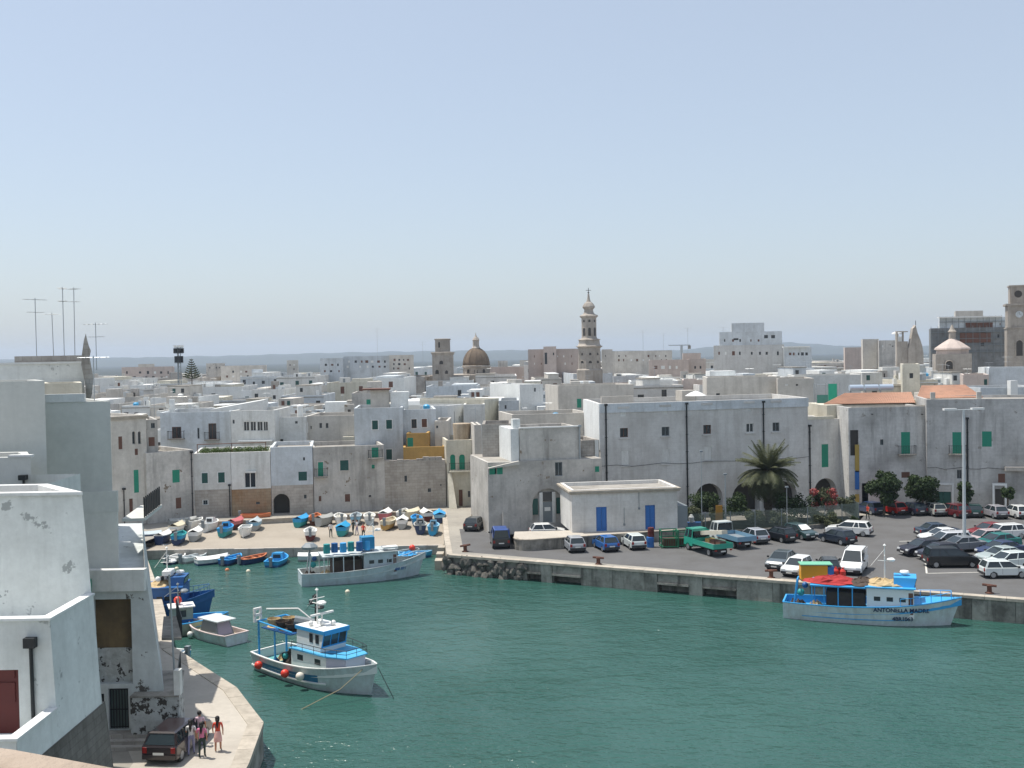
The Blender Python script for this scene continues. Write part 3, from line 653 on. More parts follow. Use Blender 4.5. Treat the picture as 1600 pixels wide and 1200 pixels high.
o, LL, HH, lc = house('blank_stone_wall_house', 'broad nearly blank grey-tan stone wall with tiny openings below the ochre terrace', 600.5, 696, 722, 133, 134.5, 8, MTAN,
    wins=((634, 748, 4, 10, 'dark'), (605, 774, 5, 8, 'brown'), (671, 766, 5, 6, 'dark'), (689, 758, 2, 3, 'dark')))
b = MB(); random.seed(4)
for i in range(9): b.box(i * .8, i * .8 + .75, 0, .5, HH, HH + random.uniform(.1, .5))
b.build('broken_parapet', MST, o)
o, LL, HH, lc = house('cream_house', 'cream house with two arched niches holding green doors on a balcony', 697, 737, 688, 134.5, 135, 9, MCR,
    wins=((707.5, 722, 8, 24, 'archgreen'), (722, 722, 9, 24, 'archgreen'), (720, 778, 6, 26, 'door'), (733, 772, 4, 10, 'dark')))
balcony(o, .3, LL - .3, 4.5, .8, MCR); b = MB(); b.prism([(.1, -2.1, 0), (1.0, -2.1, 0), (1.0, -.003, 0), (.1, -.003, 0)], [(.1, -.3, 4.2), (.6, -.3, 4.2), (.6, -.003, 4.2), (.1, -.003, 4.2)]); b.build('buttress', MCR, o)
MB().lathe([(1.05, 0), (1.15, 2.3), (1.1, 2.35)], 14, (2.2, 2, HH - .4)).build('round_water_tower', plaster('rusty_render', '#b5a793', dirt='#86745f', amount=.6, streak=.9), o)
# row behind
o, LL, HH, lc = house('wide_bluish_house', 'wide bluish-white house with two balconies and red-brown doors behind the stained wall', 250, 360, 645, 141, 142, 11, MBL,
    wins=((276, 676, 14, 18, 'bdark', 'bal'), (310, 677, 3, 17, 'dark'), (332, 674, 12, 25, 'bdark', 'bal')))
dish(o, .8, .4, HH, 2.5); b = MB().box(1, 1.6, 1, 1.6, HH, HH + 1.7).build('chimney', MW2, o)
MB().prism([(6, 2, HH - .5), (13, 2, HH - .5), (13, 8, HH - .5), (6, 8, HH - .5)], [(6.2, 2, HH + .2), (13, 2, HH + 1.3), (13, 8, HH + 1.3), (6.2, 8, HH + .2)]).build('sloping_canopy', MW2, o)
o, LL, HH, lc = house('veranda_house', 'white house with a row of four glazed veranda panes and a sloping white roof', 360.5, 429, 642, 140, 140, 10, MW,
    wins=((385, 666, 9, 15, 'wdark'), (395.5, 666, 9, 15, 'wdark'), (406, 666, 9, 15, 'wdark'), (415, 666, 7, 15, 'wdark'), (365, 659, 3, 6, 'dark')))
MB().box(1.0, 5.4, -.7, -.003, 8.2 - .0, 8.35).build('canopy', MW2, o)
o, LL, HH, lc = house('blank_pale_house', 'pale house with one tiny window and two white roof cylinders', 430, 478, 652, 143, 143, 9, MW, wins=((463, 660, 4, 4, 'dark'), (440, 690, 5, 8, 'dark')))
tank(o, LL - 1, 1.2, HH - 1, WHITEP, .4, 2.6, 'flue'); tank(o, LL - .2, .9, HH - 2.2, WHITEP, .3, 1.5, 'flue')
o, LL, HH, lc = house('beige_wall_house', 'plain beige house with two small black windows left of the tall white house', 479, 554, 650, 144, 144, 9, MBE, wins=((501, 665, 4, 8, 'dark'), (511, 665, 4, 8, 'dark'), (486, 668, 2, 5, 'dark'), (540, 690, 5, 8, 'dark')))
MB().box(LL - 1.5, LL - .05, -1, -.003, 0, HH - 2.8).build('cream_annex', MCR, o)
o, LL, HH, lc = house('tall_white_house', 'tall bluish-white house with four dark green shuttered windows near the centre', 553, 629, 638, 139, 139.5, 10, MBL,
    wins=((586, 664, 9, 14, 'dgreen'), (608, 663, 9, 14, 'dgreen'), (608, 710, 9, 16, 'dgreen'), (552, 710, 4, 6, 'dark')), surround=MW2)
MB().box(2, 4.4, 3, 5.2, HH - .5, HH + 2.2).build('roof_hut', MBE, o); MB().box(.9, 4.6, 2.3, 5.6, HH + 2.2, HH + 2.4).build('hut_roof', BROWN, o); MB().box(4.6, 7, 3.3, 5, HH - .5, HH + 1.9).build('white_hut', MW2, o)
o, LL, HH, lc = house('brown_window_house', 'bluish-white house with two brown-framed windows above the ochre terrace', 629.5, 681, 640, 141, 141.5, 9, MBL, wins=((647, 662, 8, 14, 'bdark'), (663, 661, 8, 13, 'brown')), surround=MW2)
tank(o, 1.5, 2, HH - .4, WHITEP, .9, 1.5, 'white_tank', True); tank(o, 3.2, 3, HH - .4, BLUET, .45, .9)
o, LL, HH, lc = house('ochre_roof_house', 'small ochre rooftop house with a green shutter', 635, 669, 677, 138, 138, 5, MOC, zb=6.0, wins=((641, 691, 9, 14, 'green'),))
o, LL, HH, lc = house('ochre_terrace_house', 'ochre-washed terrace house above the blank stone wall', 630, 696, 699, 136.5, 137, 8, MOC)
o, LL, HH, lc = house('grey_stair_house', 'low grey rendered house right of the brown-framed windows', 679, 700, 658, 140, 140, 8, MBE, wins=((683, 667, 3, 4, 'dark'),))
o, LL, HH, lc = house('bright_cube_house', 'bright white cube house with one tall black slot window', 699, 724, 634, 150, 155, 12, MW2, wins=((710, 652, 2.5, 18, 'dark'), (718, 655, 5, 9, 'wdark')))
o, LL, HH, lc = house('pale_cube_house', 'pale cube house between the bright cube and the bluish cube', 724, 757, 632, 152, 152, 10, MW)
o, LL, HH, lc = house('cream_cube_house', 'tall cream-white cube wall left of the bluish cube house', 756.5, 779, 624, 154, 158, 12, MCR)
o, LL, HH, lc = house('bluish_cube_house', 'bluish cube house with a single small black window', 779.5, 811, 626, 153, 153, 10, MBL, wins=((790, 636, 3, 6, 'dark'),))
o, LL, HH, lc = house('roof_white_house', 'small white flat house with a lit left side behind the bluish cube', 812, 848, 601, 185, 187, 12, MW2, wins=((836, 609, 3, 6, 'dark'),))
o, LL, HH, lc = house('alley_tower_house', 'narrow sunlit stone house on the left of the alley corner', 741, 752, 664, 131, 131.1, 6, MBE)
aerial(o, .4, 3, HH, 2, 0, 1)
# central buildings
o, LL, HH, lc = house('arched_stone_house', 'grey plastered house with a wide arched shopfront facing the small white kiosk building', 762, 940, 723, 113.4, 116.2, 10, MGR, par=.02,
    wins=((856, 790, 50, 54, 'archnone'), (873, 733, 12, 22, 'dark'), (902, 730, 13, 24, 'brown'), (933, 733, 7, 9, 'green'), (769, 735, 9, 13, 'green'), (781, 734, 9, 14, 'green'), (774.5, 735, 3, 12, 'none')))
x0, z0 = lc(831, 818); x1, z1 = lc(882, 763)
ab = MB().box(x0, x1, .32, .4, 0, z1).build('arch_backing', MGR, o)
for xx in (lc(846, 800)[0], lc(866, 800)[0]): MB().box(xx - .18, xx + .18, .05, .32, 0, z1 - .35).build('pillar', MW, o)
xa, xb = lc(846, 800)[0] + .18, lc(866, 800)[0] - .18
MB().box(xa, xb, .2, .3, 0, z1 - 1.4).build('door', GREYP, o); MB().box(xa, xb, .2, .3, z1 - 1.3, z1 - .35).build('fanlight', GLASS, o)
MB().box(x0 + .15, xa - .5, .2, .3, z1 - 2.7, z1 - 1.0).build('window', DGREEN, o); MB().box(xb + .5, x1 - .15, .2, .3, z1 - 2.7, z1 - 1.0).build('window', DGREEN, o)
MB().box(xa + .2, xb - .2, .12, .16, z1 - 2.35, z1 - 1.95).build('notice', WHITEP, o)
b = MB()
for i in range(9): b.prism([(1.4 + i * .42, -1.0, 0), (1.82 + i * .42, -1.0, 0), (1.82 + i * .42, -.003, 0), (1.4 + i * .42, -.003, 0)], [(1.4 + i * .42, -1.0, 2.1 - i * .2), (1.82 + i * .42, -1.0, 2.1 - i * .2), (1.82 + i * .42, -.003, 2.1 - i * .2), (1.4 + i * .42, -.003, 2.1 - i * .2)])
b.build('outside_stair', MBE, o)
b = MB().prism([(1.3, -1.15, 0), (5.2, -1.15, 0), (5.2, -1.003, 0), (1.3, -1.003, 0)], [(1.3, -1.15, 2.5), (5.2, -1.15, .7), (5.2, -1.003, .7), (1.3, -1.003, 2.5)])
b.build('stair_parapet', MGR, o)
aw = MB().prism([(.0, -.5, 6.9), (3.3, -.5, 7.2), (3.3, -.003, 7.2), (0, -.003, 6.9)], [(.0, -.5, 7.0), (3.3, -.5, 7.6), (3.3, -.003, 7.6), (0, -.003, 7.0)]).build('awning_roof', MBE, o)
o2, LL, HH, lc = house('upper_stone_house', 'big blank grey plaster wall with a white roof line above the arched house', 812, 907, 670, 114.5, 116.0, 7, MGR, zb=7.2, zt=None)
MB().box(-.05, LL + .1, -.1, .25, HH + .003, HH + .14).build('roof_edge', WHITEP, o2)
pipe(o2, LL - .15, -.5, HH, GALV, .09); MB().box(-.95, -.05, .2, 6, -1.2, HH).box(-.6, .2, .6, 1.5, HH, HH + 1.0).build('side_wall', MW2, o2)  # white plaster puts the sunlit left edge into the wall colour
o, LL, HH, lc = house('side_stone_house', 'small grey stone upper house left of the big blank wall', 753, 799, 663, 120.5, 120.5, 7, MST, zb=6)
MB().box(-.02, 3.2, -3.5, -.003, 0, 1.2).build('low_front', MST, o)
o, LL, HH, lc = house('corner_stone_house', 'stone house wedge beside the palace with a dark corner recess', 908, 936, 688, 118.6, 119, 6, MST, zb=7.2)
MB().box(LL - .5, LL - .1, -.1, .3, 0, HH).build('white_corner_strip', MW2, o)
o, LL, HH, lc = house('mid_grey_terrace', 'long grey rendered terrace building left of the palace roof', 800, 925, 648, 133, 135, 9, MBE, zb=0)
tank(o, 6, 2, HH - .5, BLUET, .5, .5); 
o, LL, HH, lc = house('long_beige_range', 'long beige range with green shutters rising behind the palace left end', 872, 990, 603, 165, 167, 10, MBE, wins=((905, 630, 7, 14, 'green'), (916, 626, 4, 4, 'dark'), (924, 626, 4, 4, 'dark'), (937, 626, 5, 5, 'green')))
# the palace
PAL, LL, HH, lc = house('palace', 'long three-storey pale plaster palace with four dark ground-floor arches', 937, 1262, 631, 121.5, 128.2, 13.5, MPAL, par=.6, skew=2.7,
    wins=[(975, 676, 13, 14, 'bdark'), (1040, 674, 13, 14, 'dark'), (1105, 671, 13, 14, 'bdark'), (1172, 668.5, 13, 14, 'wdark'), (1212.5, 667, 12, 14, 'dark')] +
    [(u, v, 12, 21, 'blind') for u, v in ((977, 715), (1040, 712), (1106, 708), (1172, 704), (1214, 702))] +
    [(u, v, 9, 9, 'blind') for u, v in ((974, 646), (1039, 643), (1104, 640), (1170, 637.5), (1212, 636))] +
    [(1108, 785, 47, 60, 'archvoid'), (1166, 783, 47, 60, 'archvoid'), (1225, 781, 47, 60, 'archvoid')])
for u, v in ((974, 646), (1039, 643), (1104, 640), (1170, 637.5), (1212, 636)):
    x, z = lc(u, v); MB().box(x - .7, x + .7, -.16, -.003, z + .55, z + .8).build('window_hood', MPAL, PAL)
for u, v in ((975, 676), (1040, 674), (1105, 671), (1172, 668.5), (1212.5, 667), (977, 715), (1040, 712), (1106, 708), (1172, 704), (1214, 702)):
    x, z = lc(u, v); h = .5 if v < 690 else .88; MB().box(x - .62, x + .62, -.12, -.003, z - h - .2, z - h - .06).build('sill', MPAL, PAL)
MB().box(-.06, LL + .05, -.1, -.003, HH - 1.05, HH - .02).build('parapet_band', MBL, PAL)
for u, vt_ in ((946, 631), (1072, 629), (1192, 626)):
    x, z = lc(u, vt_ + 3); pipe(PAL, x, .3, z, IRON, .09)
sk_ = lambda z: [(-.1, 0, z), (-.004, 0, z), (2.69, 13.5, z), (2.59, 13.5, z)]
MB().prism(sk_(HH - 5.2), sk_(HH + .01)).build('sunlit_white_side', MW2, PAL)  # upper left side coloured whiter for the sunlight that falls on it
MB().box(2, 6, 5, 5.3, HH - .4, HH + .6).build('roof_wall', MBE, PAL); MB().box(14, 16, 9, 11, HH - .4, HH + .9).build('stair_hut', MBE, PAL)
o, LL, HH, lc = house('palace_annex', 'lower right wing of the palace with tall green shutter and one arch', 1262.5, 1325, 656, 128.3, 130, 12, MPAL,
    wins=((1289, 712, 12, 36, 'green'), (1290, 775, 40, 56, 'archvoid')))
pipe(o, .15, 0, HH - .8, IRON, .09); MB().box(-.1, 3.6, -.05, .35, HH + .003, HH + .35).build('pale_roof_beam', MCR, o); MB().box(3.3, 5.5, 1, 3, HH - .5, HH + 1.6).build('roof_hut', MCR, o)
fr = MB(); x, z = lc(1319, 770); fr.box(x - .35, x - .28, -.15, -.003, 1.2, 4.2).box(x + .28, x + .35, -.15, -.003, 1.2, 4.2).box(x - .28, x + .28, -.15, -.003, 4.1, 4.2).box(x - .28, x + .28, -.15, -.003, 1.2, 1.3); fr.build('notice_frame', IRON, o); MB().box(x - .28, x + .28, -.08, -.03, 1.3, 4.1).build('notice', MBL, o)
o, LL, HH, lc = house('stained_long_house', 'long mottled grey house with green shutters behind the row of parked cars', 1325.5, 1447, 637, 126, 126, 11, MMOT, par=.2,
    wins=((1335, 692, 13, 40, 'void'), (1378, 691, 5, 9, 'dark'), (1415, 692, 14, 34, 'green', 'bal'), (1415, 742, 13, 9, 'brown'), (1352, 775, 10, 40, 'none')))
YEL = plain('yellow_paint', c('#a98f45'), .6, noise=.1)
for i, mt in enumerate((YEL, BLUEP, YEL)):
    x, z = lc(1339, 738 - 22 + i * 30 + (4 if i else 0)); MB().box(x - .24, x + .24, -.08, -.003, z - (1.6, 1.1, .6)[i], z + (1.6, 1.1, .6)[i]).build('coloured_panel', mt, o)
MB().box(.4, LL, .2, .5, HH, HH + .12).build('roof_edge', MTAN, o)
for u in (1362, 1440): x, z = lc(u, 647); MB().tube((x, -.4, z), (x, -.003, z), .06, 6).build('spout', IRON, o)
o, LL, HH, lc = house('right_long_house', 'tall mottled grey house with big dark green garage door at the right edge', 1447.5, 1640, 624, 125, 122, 11, MMOT, par=.3,
    wins=((1495, 692, 13, 34, 'green', 'bal'), (1542, 686, 14, 24, 'green'), (1499, 741, 7, 14, 'dark'), (1565, 747, 10, 14, 'brown'), (1474, 785, 23, 34, 'gdoor'), (1562, 781, 13, 34, 'void')))
x, z = lc(1511, 655); pipe(o, x, 0, z, IRON, .1)
for (u, w) in ((1474, 25), (1562, 15)):
    x, z = lc(u, 790); ww = w * .0733 / 2; MB().box(x - ww - .22, x - ww, -.08, -.003, 0, 2.9).box(x + ww, x + ww + .22, -.08, -.003, 0, 2.9).box(x - ww - .22, x + ww + .22, -.08, -.003, 2.9, 3.15).build('door_surround', MW2, o)
x, z = lc(1590, 732); MB().box(x - 1.4, x + 2, -.5, -.003, z, z + .2).box(x - 1.4, x + 2, -.5, -.003, z - .25, z - .003).build('balcony_slab', MTAN, o)
for xx in (.5, 5.5): MB().box(xx, xx + .5, .2, .7, HH, HH + .8).build('chimney', MBE, o)
for rt, zz in ((PAL, 6.1), (o, 4.9)):
    LLc = rt['L']; b = MB(); n = 14; pts = [(LLc * i / n, -.16, zz + .12 * math.sin(i * 1.9) - .05 * (i % 3)) for i in range(n + 1)]; b.path(pts, .025, 4); b.build('wall_cable', IRON, rt)
# tiled roofs, netting, tanks behind
def tiled(name, label, uL, uR, v_e, v_r, D, dep, uRl, uRr, group=None):
    z = at(uL, v_e, D).z; zr = at((uL + uR) / 2, v_r, D + dep).z
    o = empty(name, label, 'roof', (0, D, 0)); A_, B_ = xat(uL, D, z), xat(uR, D, z); C_, D_ = xat(uRl, D + dep, zr), xat(uRr, D + dep, zr)
    b = MB(); n = 46
    for i in range(n):
        t0, t1 = i / n, (i + .55) / n; t2 = (i + 1) / n
        L_ = lambda t, up: (Vector((A_ + (B_ - A_) * t, 0, z + up)), Vector((C_ + (D_ - C_) * t, dep, zr + up)))
        p0, q0 = L_(t0, .06); p1, q1 = L_(t1, .06); p2, q2 = L_(t1, 0); p3, q3 = L_(t2, 0); b.quad(p0, p1, q1, q0); b.quad(p1, p2, q2, q1); b.quad(p2, p3, q3, q2); b.quad(p3, L_(t2, .06)[0], L_(t2, .06)[1], q3)
    ob = b.build('roof_tiles', TERRA, o); ob['kind'] = 'stuff'
    MB().box(A_ + .15, B_ - .15, .25, dep, 8, z - .12).build('supporting_wall', MCR, o)
    MB().quad((B_ - .1, .1, z), (B_ - .1, dep, z), (D_ - .1, dep, zr), (B_ - .1, .1, z)).build('gable', MCR, o)
    return o
tiled('tiled_roof', 'long low terracotta tiled roof below the silver roof cylinders', 1286, 1430, 632, 614, 132, 8, 1320, 1424)
tiled('tiled_roof', 'steeper terracotta tiled roof at the right beside the white chimney', 1432, 1536, 623, 602, 133, 8, 1440, 1508)
MTUBE = plain('silver_blue_cylinder', c('#b6c4d2'), .3, .3)
p0 = at(1326, 610, 141); sc_ = empty('solar_water_heaters', 'row of three silver-blue solar heater cylinders above the terracotta roof', 'solar heater', p0)
for i in range(3):
    b = MB().tube((i * 1.95 + .1, 0, .3), (i * 1.95 + 1.85, 0, .3), .42, 12); b.build('cylinder', MTUBE, sc_)
    MB().box(i * 1.95 + .2, i * 1.95 + .3, -.2, .2, -2.6, 0).build('stand', GALV, sc_)
p0 = at(1276, 640, 138); scf = empty('green_netting_scaffold', 'scaffold draped with bright green netting behind the palace annex', 'scaffold', Vector((p0.x, 138, 7)))
NET = plain('green_netting', c('#2fa888'), .8, noise=.15); hN = at(1276, 600, 138).z - 7
b = MB()
for xx in (0, 1.5, 3.0):
    for yy in (0, 1.2): b.tube((xx, yy, 0), (xx, yy, hN + .1), .04, 5)
for zz in (1.5, 3.0, hN - .1): b.tube((0, 0, zz), (3.0, 0, zz), .035, 5).tube((0, 1.2, zz), (3, 1.2, zz), .035, 5)
b.build('scaffold_frame', GALV, scf); MB().box(1.5, 2.6, -.06, -.045, 1.2, hN).build('netting', NET, scf); MB().box(.05, 1.45, -.06, -.045, .3, hN - 1.4).build('netting', plain('faded_netting', c('#4d8378'), .9, noise=.15), scf)
o, LL, HH, lc = house('white_chimney_house', 'bluish house with a tall bright white chimney at the right edge', 1532, 1640, 606, 140, 140, 9, MBL)
x, z = lc(1578, 600); MB().box(x - .45, x + .45, -1.2, -.2, HH - 1.5, HH + .9).build('chimney', WHITEP, o)
pu = at(1087, 624, 131); um = empty('roof_umbrella', 'open white parasol standing on the palace roof', 'parasol', pu)
MB().tube((0, 0, -1.0), (0, 0, 1.0), .04, 5).build('pole', GALV, um); MB().lathe([(1.3, .45), (.7, .8), (.05, 1.05)], 10).build('canopy', WHITEP, um)
MB().box(-.4, .4, -.4, .4, -1.1, -1.0).build('base', MCO, um)

# hedge strips on the roof terraces, and leaf meshes used by trees
def leaf_mesh(name, n, blobs, size, mat, seed=0, flat=1.):
    rnd = random.Random(seed); mb = MB()
    tot = sum(b_[3] ** 2 for b_ in blobs)
    for (bx, by, bz, br) in blobs:
        for _ in range(int(n * br * br / tot)):
            d = Vector((rnd.gauss(0, 1), rnd.gauss(0, 1), rnd.gauss(0, 1))).normalized(); r = br * rnd.uniform(.55, 1.08) 
            p = Vector((bx, by, bz)) + Vector((d.x * r, d.y * r, d.z * r * flat))
            q = Vector((rnd.gauss(0, 1), rnd.gauss(0, 1), rnd.gauss(0, 1))).normalized(); w = q.cross(d)
            if w.length < .1: continue
            w = w.normalized() * size * rnd.uniform(.6, 1.2); t = (d * .5 + q).normalized() * size * rnd.uniform(.8, 1.6)
            mb.add([p - w, p + t, p + w, p - t * .6], [(0, 1, 2, 3)])
    return mb.mesh(name, [mat])
def leafmat(name, c1, c2):
    m, n, l, b = base_mat(name); b.inputs['Roughness'].default_value = .65; b.inputs['Specular IOR Level'].default_value = .25
    g = n.new('ShaderNodeNewGeometry'); tcx = n.new('ShaderNodeTexCoord'); no = n.new('ShaderNodeTexNoise'); no.inputs['Scale'].default_value = 1.4; l.new(tcx.outputs['Object'], no.inputs['Vector'])
    mx = n.new('ShaderNodeMix'); mx.data_type = 'RGBA'; mx.inputs[6].default_value = c1; mx.inputs[7].default_value = c2
    ad = n.new('ShaderNodeMath'); ad.operation = 'MULTIPLY_ADD'; ad.inputs[1].default_value = .5; l.new(g.outputs['Random Per Island'], ad.inputs[0]); l.new(no.outputs[0], ad.inputs[2]); 
    sb = n.new('ShaderNodeMath'); sb.operation = 'SUBTRACT'; sb.inputs[1].default_value = .25; l.new(ad.outputs[0], sb.inputs[0]); l.new(sb.outputs[0], mx.inputs[0]); l.new(mx.outputs[2], b.inputs['Base Color'])
    tr = n.new('ShaderNodeBsdfTranslucent'); ms = n.new('ShaderNodeMixShader'); ms.inputs[0].default_value = .22; l.new(mx.outputs[2], tr.inputs[0]); l.new(b.outputs[0], ms.inputs[1]); l.new(tr.outputs[0], ms.inputs[2]); l.new(ms.outputs[0], n['Material Output'].inputs[0])
    return m
LEAF = leafmat('dark_foliage', (.022, .042, .016, 1), (.055, .085, .03, 1)); LEAFH = leafmat('hedge_foliage', (.06, .10, .02, 1), (.13, .19, .05, 1))
LEAFP = leafmat('palm_leaf', (.045, .06, .028, 1), (.15, .155, .085, 1)); LEAFR = leafmat('oleander_flowers', (.28, .05, .05, 1), (.45, .14, .12, 1)); LEAFO = leafmat('olive_foliage', (.05, .065, .03, 1), (.10, .11, .055, 1))
BARK = plain('bark', c('#5d5145'), .95, noise=.3)
root_, LL2, HH2 = H2
hd = empty('roof_hedge', 'long clipped green hedge on the roof terrace of the white-over-tan house', 'hedge', root_.location + Vector((0, .9, HH2 - .5)), root_.rotation_euler[2])
me = leaf_mesh('hedge_foliage', 5200, [(i * .42 + .8, 0, .55 + .12 * math.sin(i * 2.1), .5) for i in range(19)], .07, LEAFH, 2)
o = link('foliage', me, hd); MB().box(.3, 8.8, -.35, .35, .01, .5).build('planter', MW, hd)
# ---------------------------------------------------------------- landmarks of the old town
def lm(name, label, cat, u, v, D, rz=0.): p = at(u, v, D); return empty(name, label, cat, (p.x, D, 0), rz)
def zpx(v, D, u=800): return at(u, v, D).z
# tall bell tower
D = 300; T = lm('bell_tower', 'tall slender baroque bell tower with tiered belfry and onion-shaped spire', 'bell tower', 921, 560, D)
Z = lambda v: zpx(v, D, 921); px_ = D / F
def sq(b, prof, n=8, rot=PI / 8): return b.lathe(prof, n, rot=rot)
hw = lambda w: w / 2 * px_ * 1.06
b = MB(); sq(b, [(hw(40), 0), (hw(40), Z(578)), (hw(38), Z(577)), (hw(35), Z(576)), (hw(34), Z(544)), (hw(37), Z(543)), (hw(42), Z(541))]); b.build('lower_stage', MCH, T)
b = MB(); sq(b, [(hw(42), Z(541)), (hw(36), Z(540)), (hw(33), Z(537)), (hw(32), Z(532)), (hw(35), Z(531)), (hw(35), Z(530.5)), (hw(25), Z(529))]); b.build('cornice', MCH, T)
b = MB(); sq(b, [(hw(25), Z(529)), (hw(23), Z(526)), (hw(23), Z(497)), (hw(26), Z(496)), (hw(29), Z(494)), (hw(27), Z(492.5)), (hw(18), Z(491))]); b.build('belfry', MCH, T)
b = MB(); sq(b, [(hw(18), Z(491)), (hw(14), Z(488)), (hw(13), Z(484)), (hw(19), Z(480)), (hw(18), Z(478)), (hw(13), Z(474)), (hw(7), Z(471.5)), (hw(4), Z(467)), (hw(2.6), Z(461)), (hw(3.2), Z(460)), (hw(1), Z(459))], 10); b.build('spire', MCH, T)
b = MB(); b.box(-.08, .08, -.08, .08, Z(459), Z(450)).box(-.7, .7, -.06, .06, Z(454), Z(453.3)); b.lathe([(.01, -.3), (.32, 0), (.01, .3)], 8, (0, 0, Z(457))); b.build('cross', IRON, T)
def niche(root, x, y, z0, z1, w, rz=0., mat=DARK):
    b = MB(); r = w / 2; n = 6; pts = [(-r, z0), (r, z0)] + [(r * math.cos(PI * i / n), z1 - r + r * math.sin(PI * i / n)) for i in range(n + 1)]
    M = Matrix.Translation((x, y, 0)) @ Matrix.Rotation(rz, 4, 'Z')
    vs = [M @ Vector((px, 0, pz)) for px, pz in pts]; vs2 = [M @ Vector((px, .5, pz)) for px, pz in pts]; k = len(pts)
    b.add(vs + vs2, [tuple(range(k))] + [(i, (i + 1) % k, k + (i + 1) % k, k + i) for i in range(k)]); o = b.build('opening', mat, root)
    f = MB()
    for i in range(1, k):
        p, q = Vector(pts[i]), Vector(pts[(i + 1) % k]) if i + 1 < k else Vector(pts[0]); 
        c0 = M @ Vector((p.x, -.03, p.y)); c1 = M @ Vector((q.x, -.03, q.y)); f.tube(c0, c1, .09, 4)
    f.build('surround', MCH, o); return o
ap = math.cos(PI / 8)
for rz, sx in ((0, 0), (PI / 4, 1), (-PI / 4, -1)):
    for w_, v0, v1, ww in ((34.5, 576, 563, 1.1), (34.3, 555, 550.5, .8), (23, 525, 512, .9), (23, 503.5, 499.5, .75)):
        R_ = hw(w_) * ap + .02; niche(T, math.sin(rz) * R_, -math.cos(rz) * R_, Z(v0), Z(v1), ww, rz)
# domed church
D = 330; T = lm('domed_church', 'grey stone church with a brown ribbed dome and pointed lantern', 'church', 743, 560, D); Z = lambda v: zpx(v, D, 743); px_ = D / F
b = MB().box(-75 * px_, 27 * px_, -6, 22, 0, Z(586)).box(-70 * px_, 24 * px_, -5.5, 21, Z(586), Z(585)); b.build('nave', MCH, T)
b = MB().box(-40 * px_, 20 * px_, -9, -6.002, 0, Z(601)); b.build('front_wing', MCH, T)
b = MB().lathe([(hw(40), Z(587)), (hw(40), Z(575)), (hw(43), Z(574)), (hw(43), Z(571.5)), (hw(40), Z(571))], 16, (0, 6, 0)); b.build('drum', MCH, T)
MDOME = plaster('brown_dome', '#7d6f60', dirt='#4d443b', amount=.5, streak=.6, vary=0)
b = MB().lathe([(hw(39.5) * math.cos(a), Z(571) + (Z(543) - Z(571)) * math.sin(a)) for a in [PI / 2 * k / 9 for k in range(9)]] + [(.5, Z(543))], 24, (0, 6, 0)); b.build('dome', MDOME, T, smooth=True)
b = MB()
for k in range(12):
    a = 2 * PI * k / 12; pts = [Vector((math.cos(a) * hw(40) * math.cos(e), 6 + math.sin(a) * hw(40) * math.cos(e), Z(571) + (Z(543) - Z(571)) * math.sin(e))) for e in [PI / 2 * j / 7 for j in range(7)]]; b.path(pts, .1, 4)
b.build('dome_ribs', MDOME, T)
b = MB().lathe([(hw(14), Z(544)), (hw(11), Z(542)), (hw(9.5), Z(540)), (hw(9.5), Z(532)), (hw(11), Z(531)), (hw(8), Z(528)), (hw(4), Z(525.5)), (hw(1.6), Z(523)), (.05, Z(519))], 8, (0, 6, 0)); b.build('lantern', MCH, T)
for k in range(5):
    a = -PI / 2 + (k - 2) * .62; R_ = hw(40) * .985; niche(T, math.cos(a) * R_, 6 + math.sin(a) * R_, Z(583), Z(576.5), 1.1, a + PI / 2)
niche(T, -4, -9.02, Z(608), Z(604), .9); niche(T, 5.5, -6.02, Z(606), Z(602.5), .8)
T2 = lm('square_bell_tower', 'stubby square stone bell tower left of the brown dome', 'bell tower', 692, 560, 322); D = 322; Z = lambda v: zpx(v, D, 692); px_ = D / F
b = MB(); sq(b, [(hw(31) * 1.35, 0), (hw(31) * 1.35, Z(555)), (hw(33) * 1.35, Z(553)), (hw(35) * 1.35, Z(550.5)), (hw(30) * 1.3, Z(550))], 4, PI / 4); b.build('lower_stage', MCH, T2)
b = MB(); sq(b, [(hw(22) * 1.35, Z(550)), (hw(22) * 1.35, Z(531.5)), (hw(24) * 1.35, Z(530.8)), (hw(24) * 1.35, Z(529.5)), (hw(20), Z(529))], 4, PI / 4); b.build('upper_stage', MCH, T2)
R_ = hw(22) * 1.35 * .7072 + .02; niche(T2, -.9, -R_, Z(543), Z(534), .7); R_ = hw(31) * 1.35 * .7072 + .02; niche(T2, -.3, -R_, Z(569), Z(563), 1.3); niche(T2, -1.6, -R_, Z(584), Z(577), 1.2); niche(T2, 1.2, -R_, Z(584), Z(578), 1)
# tower at the right edge
D = 225; T3 = lm('clock_tower', 'tall brown stone clock tower cut by the right edge of the photo', 'clock tower', 1598, 560, D, -.34); Z = lambda v: zpx(v, D, 1594); px_ = D / F
b = MB().box(-22 * px_, 22 * px_, 0, 44 * px_, 0, Z(513)).box(-23 * px_, 23 * px_, -.2, 44 * px_, Z(513), Z(511)).box(-21 * px_, 21 * px_, .1, 43 * px_, Z(511), Z(477)).box(-24 * px_, 24 * px_, -.3, 45 * px_, Z(477), Z(474)); b.build('lower_stage', MCH, T3)
b = MB().box(-17 * px_, 17 * px_, .8, 36 * px_, Z(474), Z(447)).box(-18.5 * px_, 18.5 * px_, .5, 38 * px_, Z(447), Z(445)); b.build('upper_stage', MCH, T3)
for q in (-1, 1): MB().box(q * 14 * px_ - .25, q * 14 * px_ + .25, .6, .795, Z(474), Z(447)).build('pilaster', MCH, T3)
for q in (-1, 1): MB().box(q * 18.5 * px_ - .3, q * 18.5 * px_ + .3, -.12, .095, Z(511), Z(477)).build('pilaster', MCH, T3)
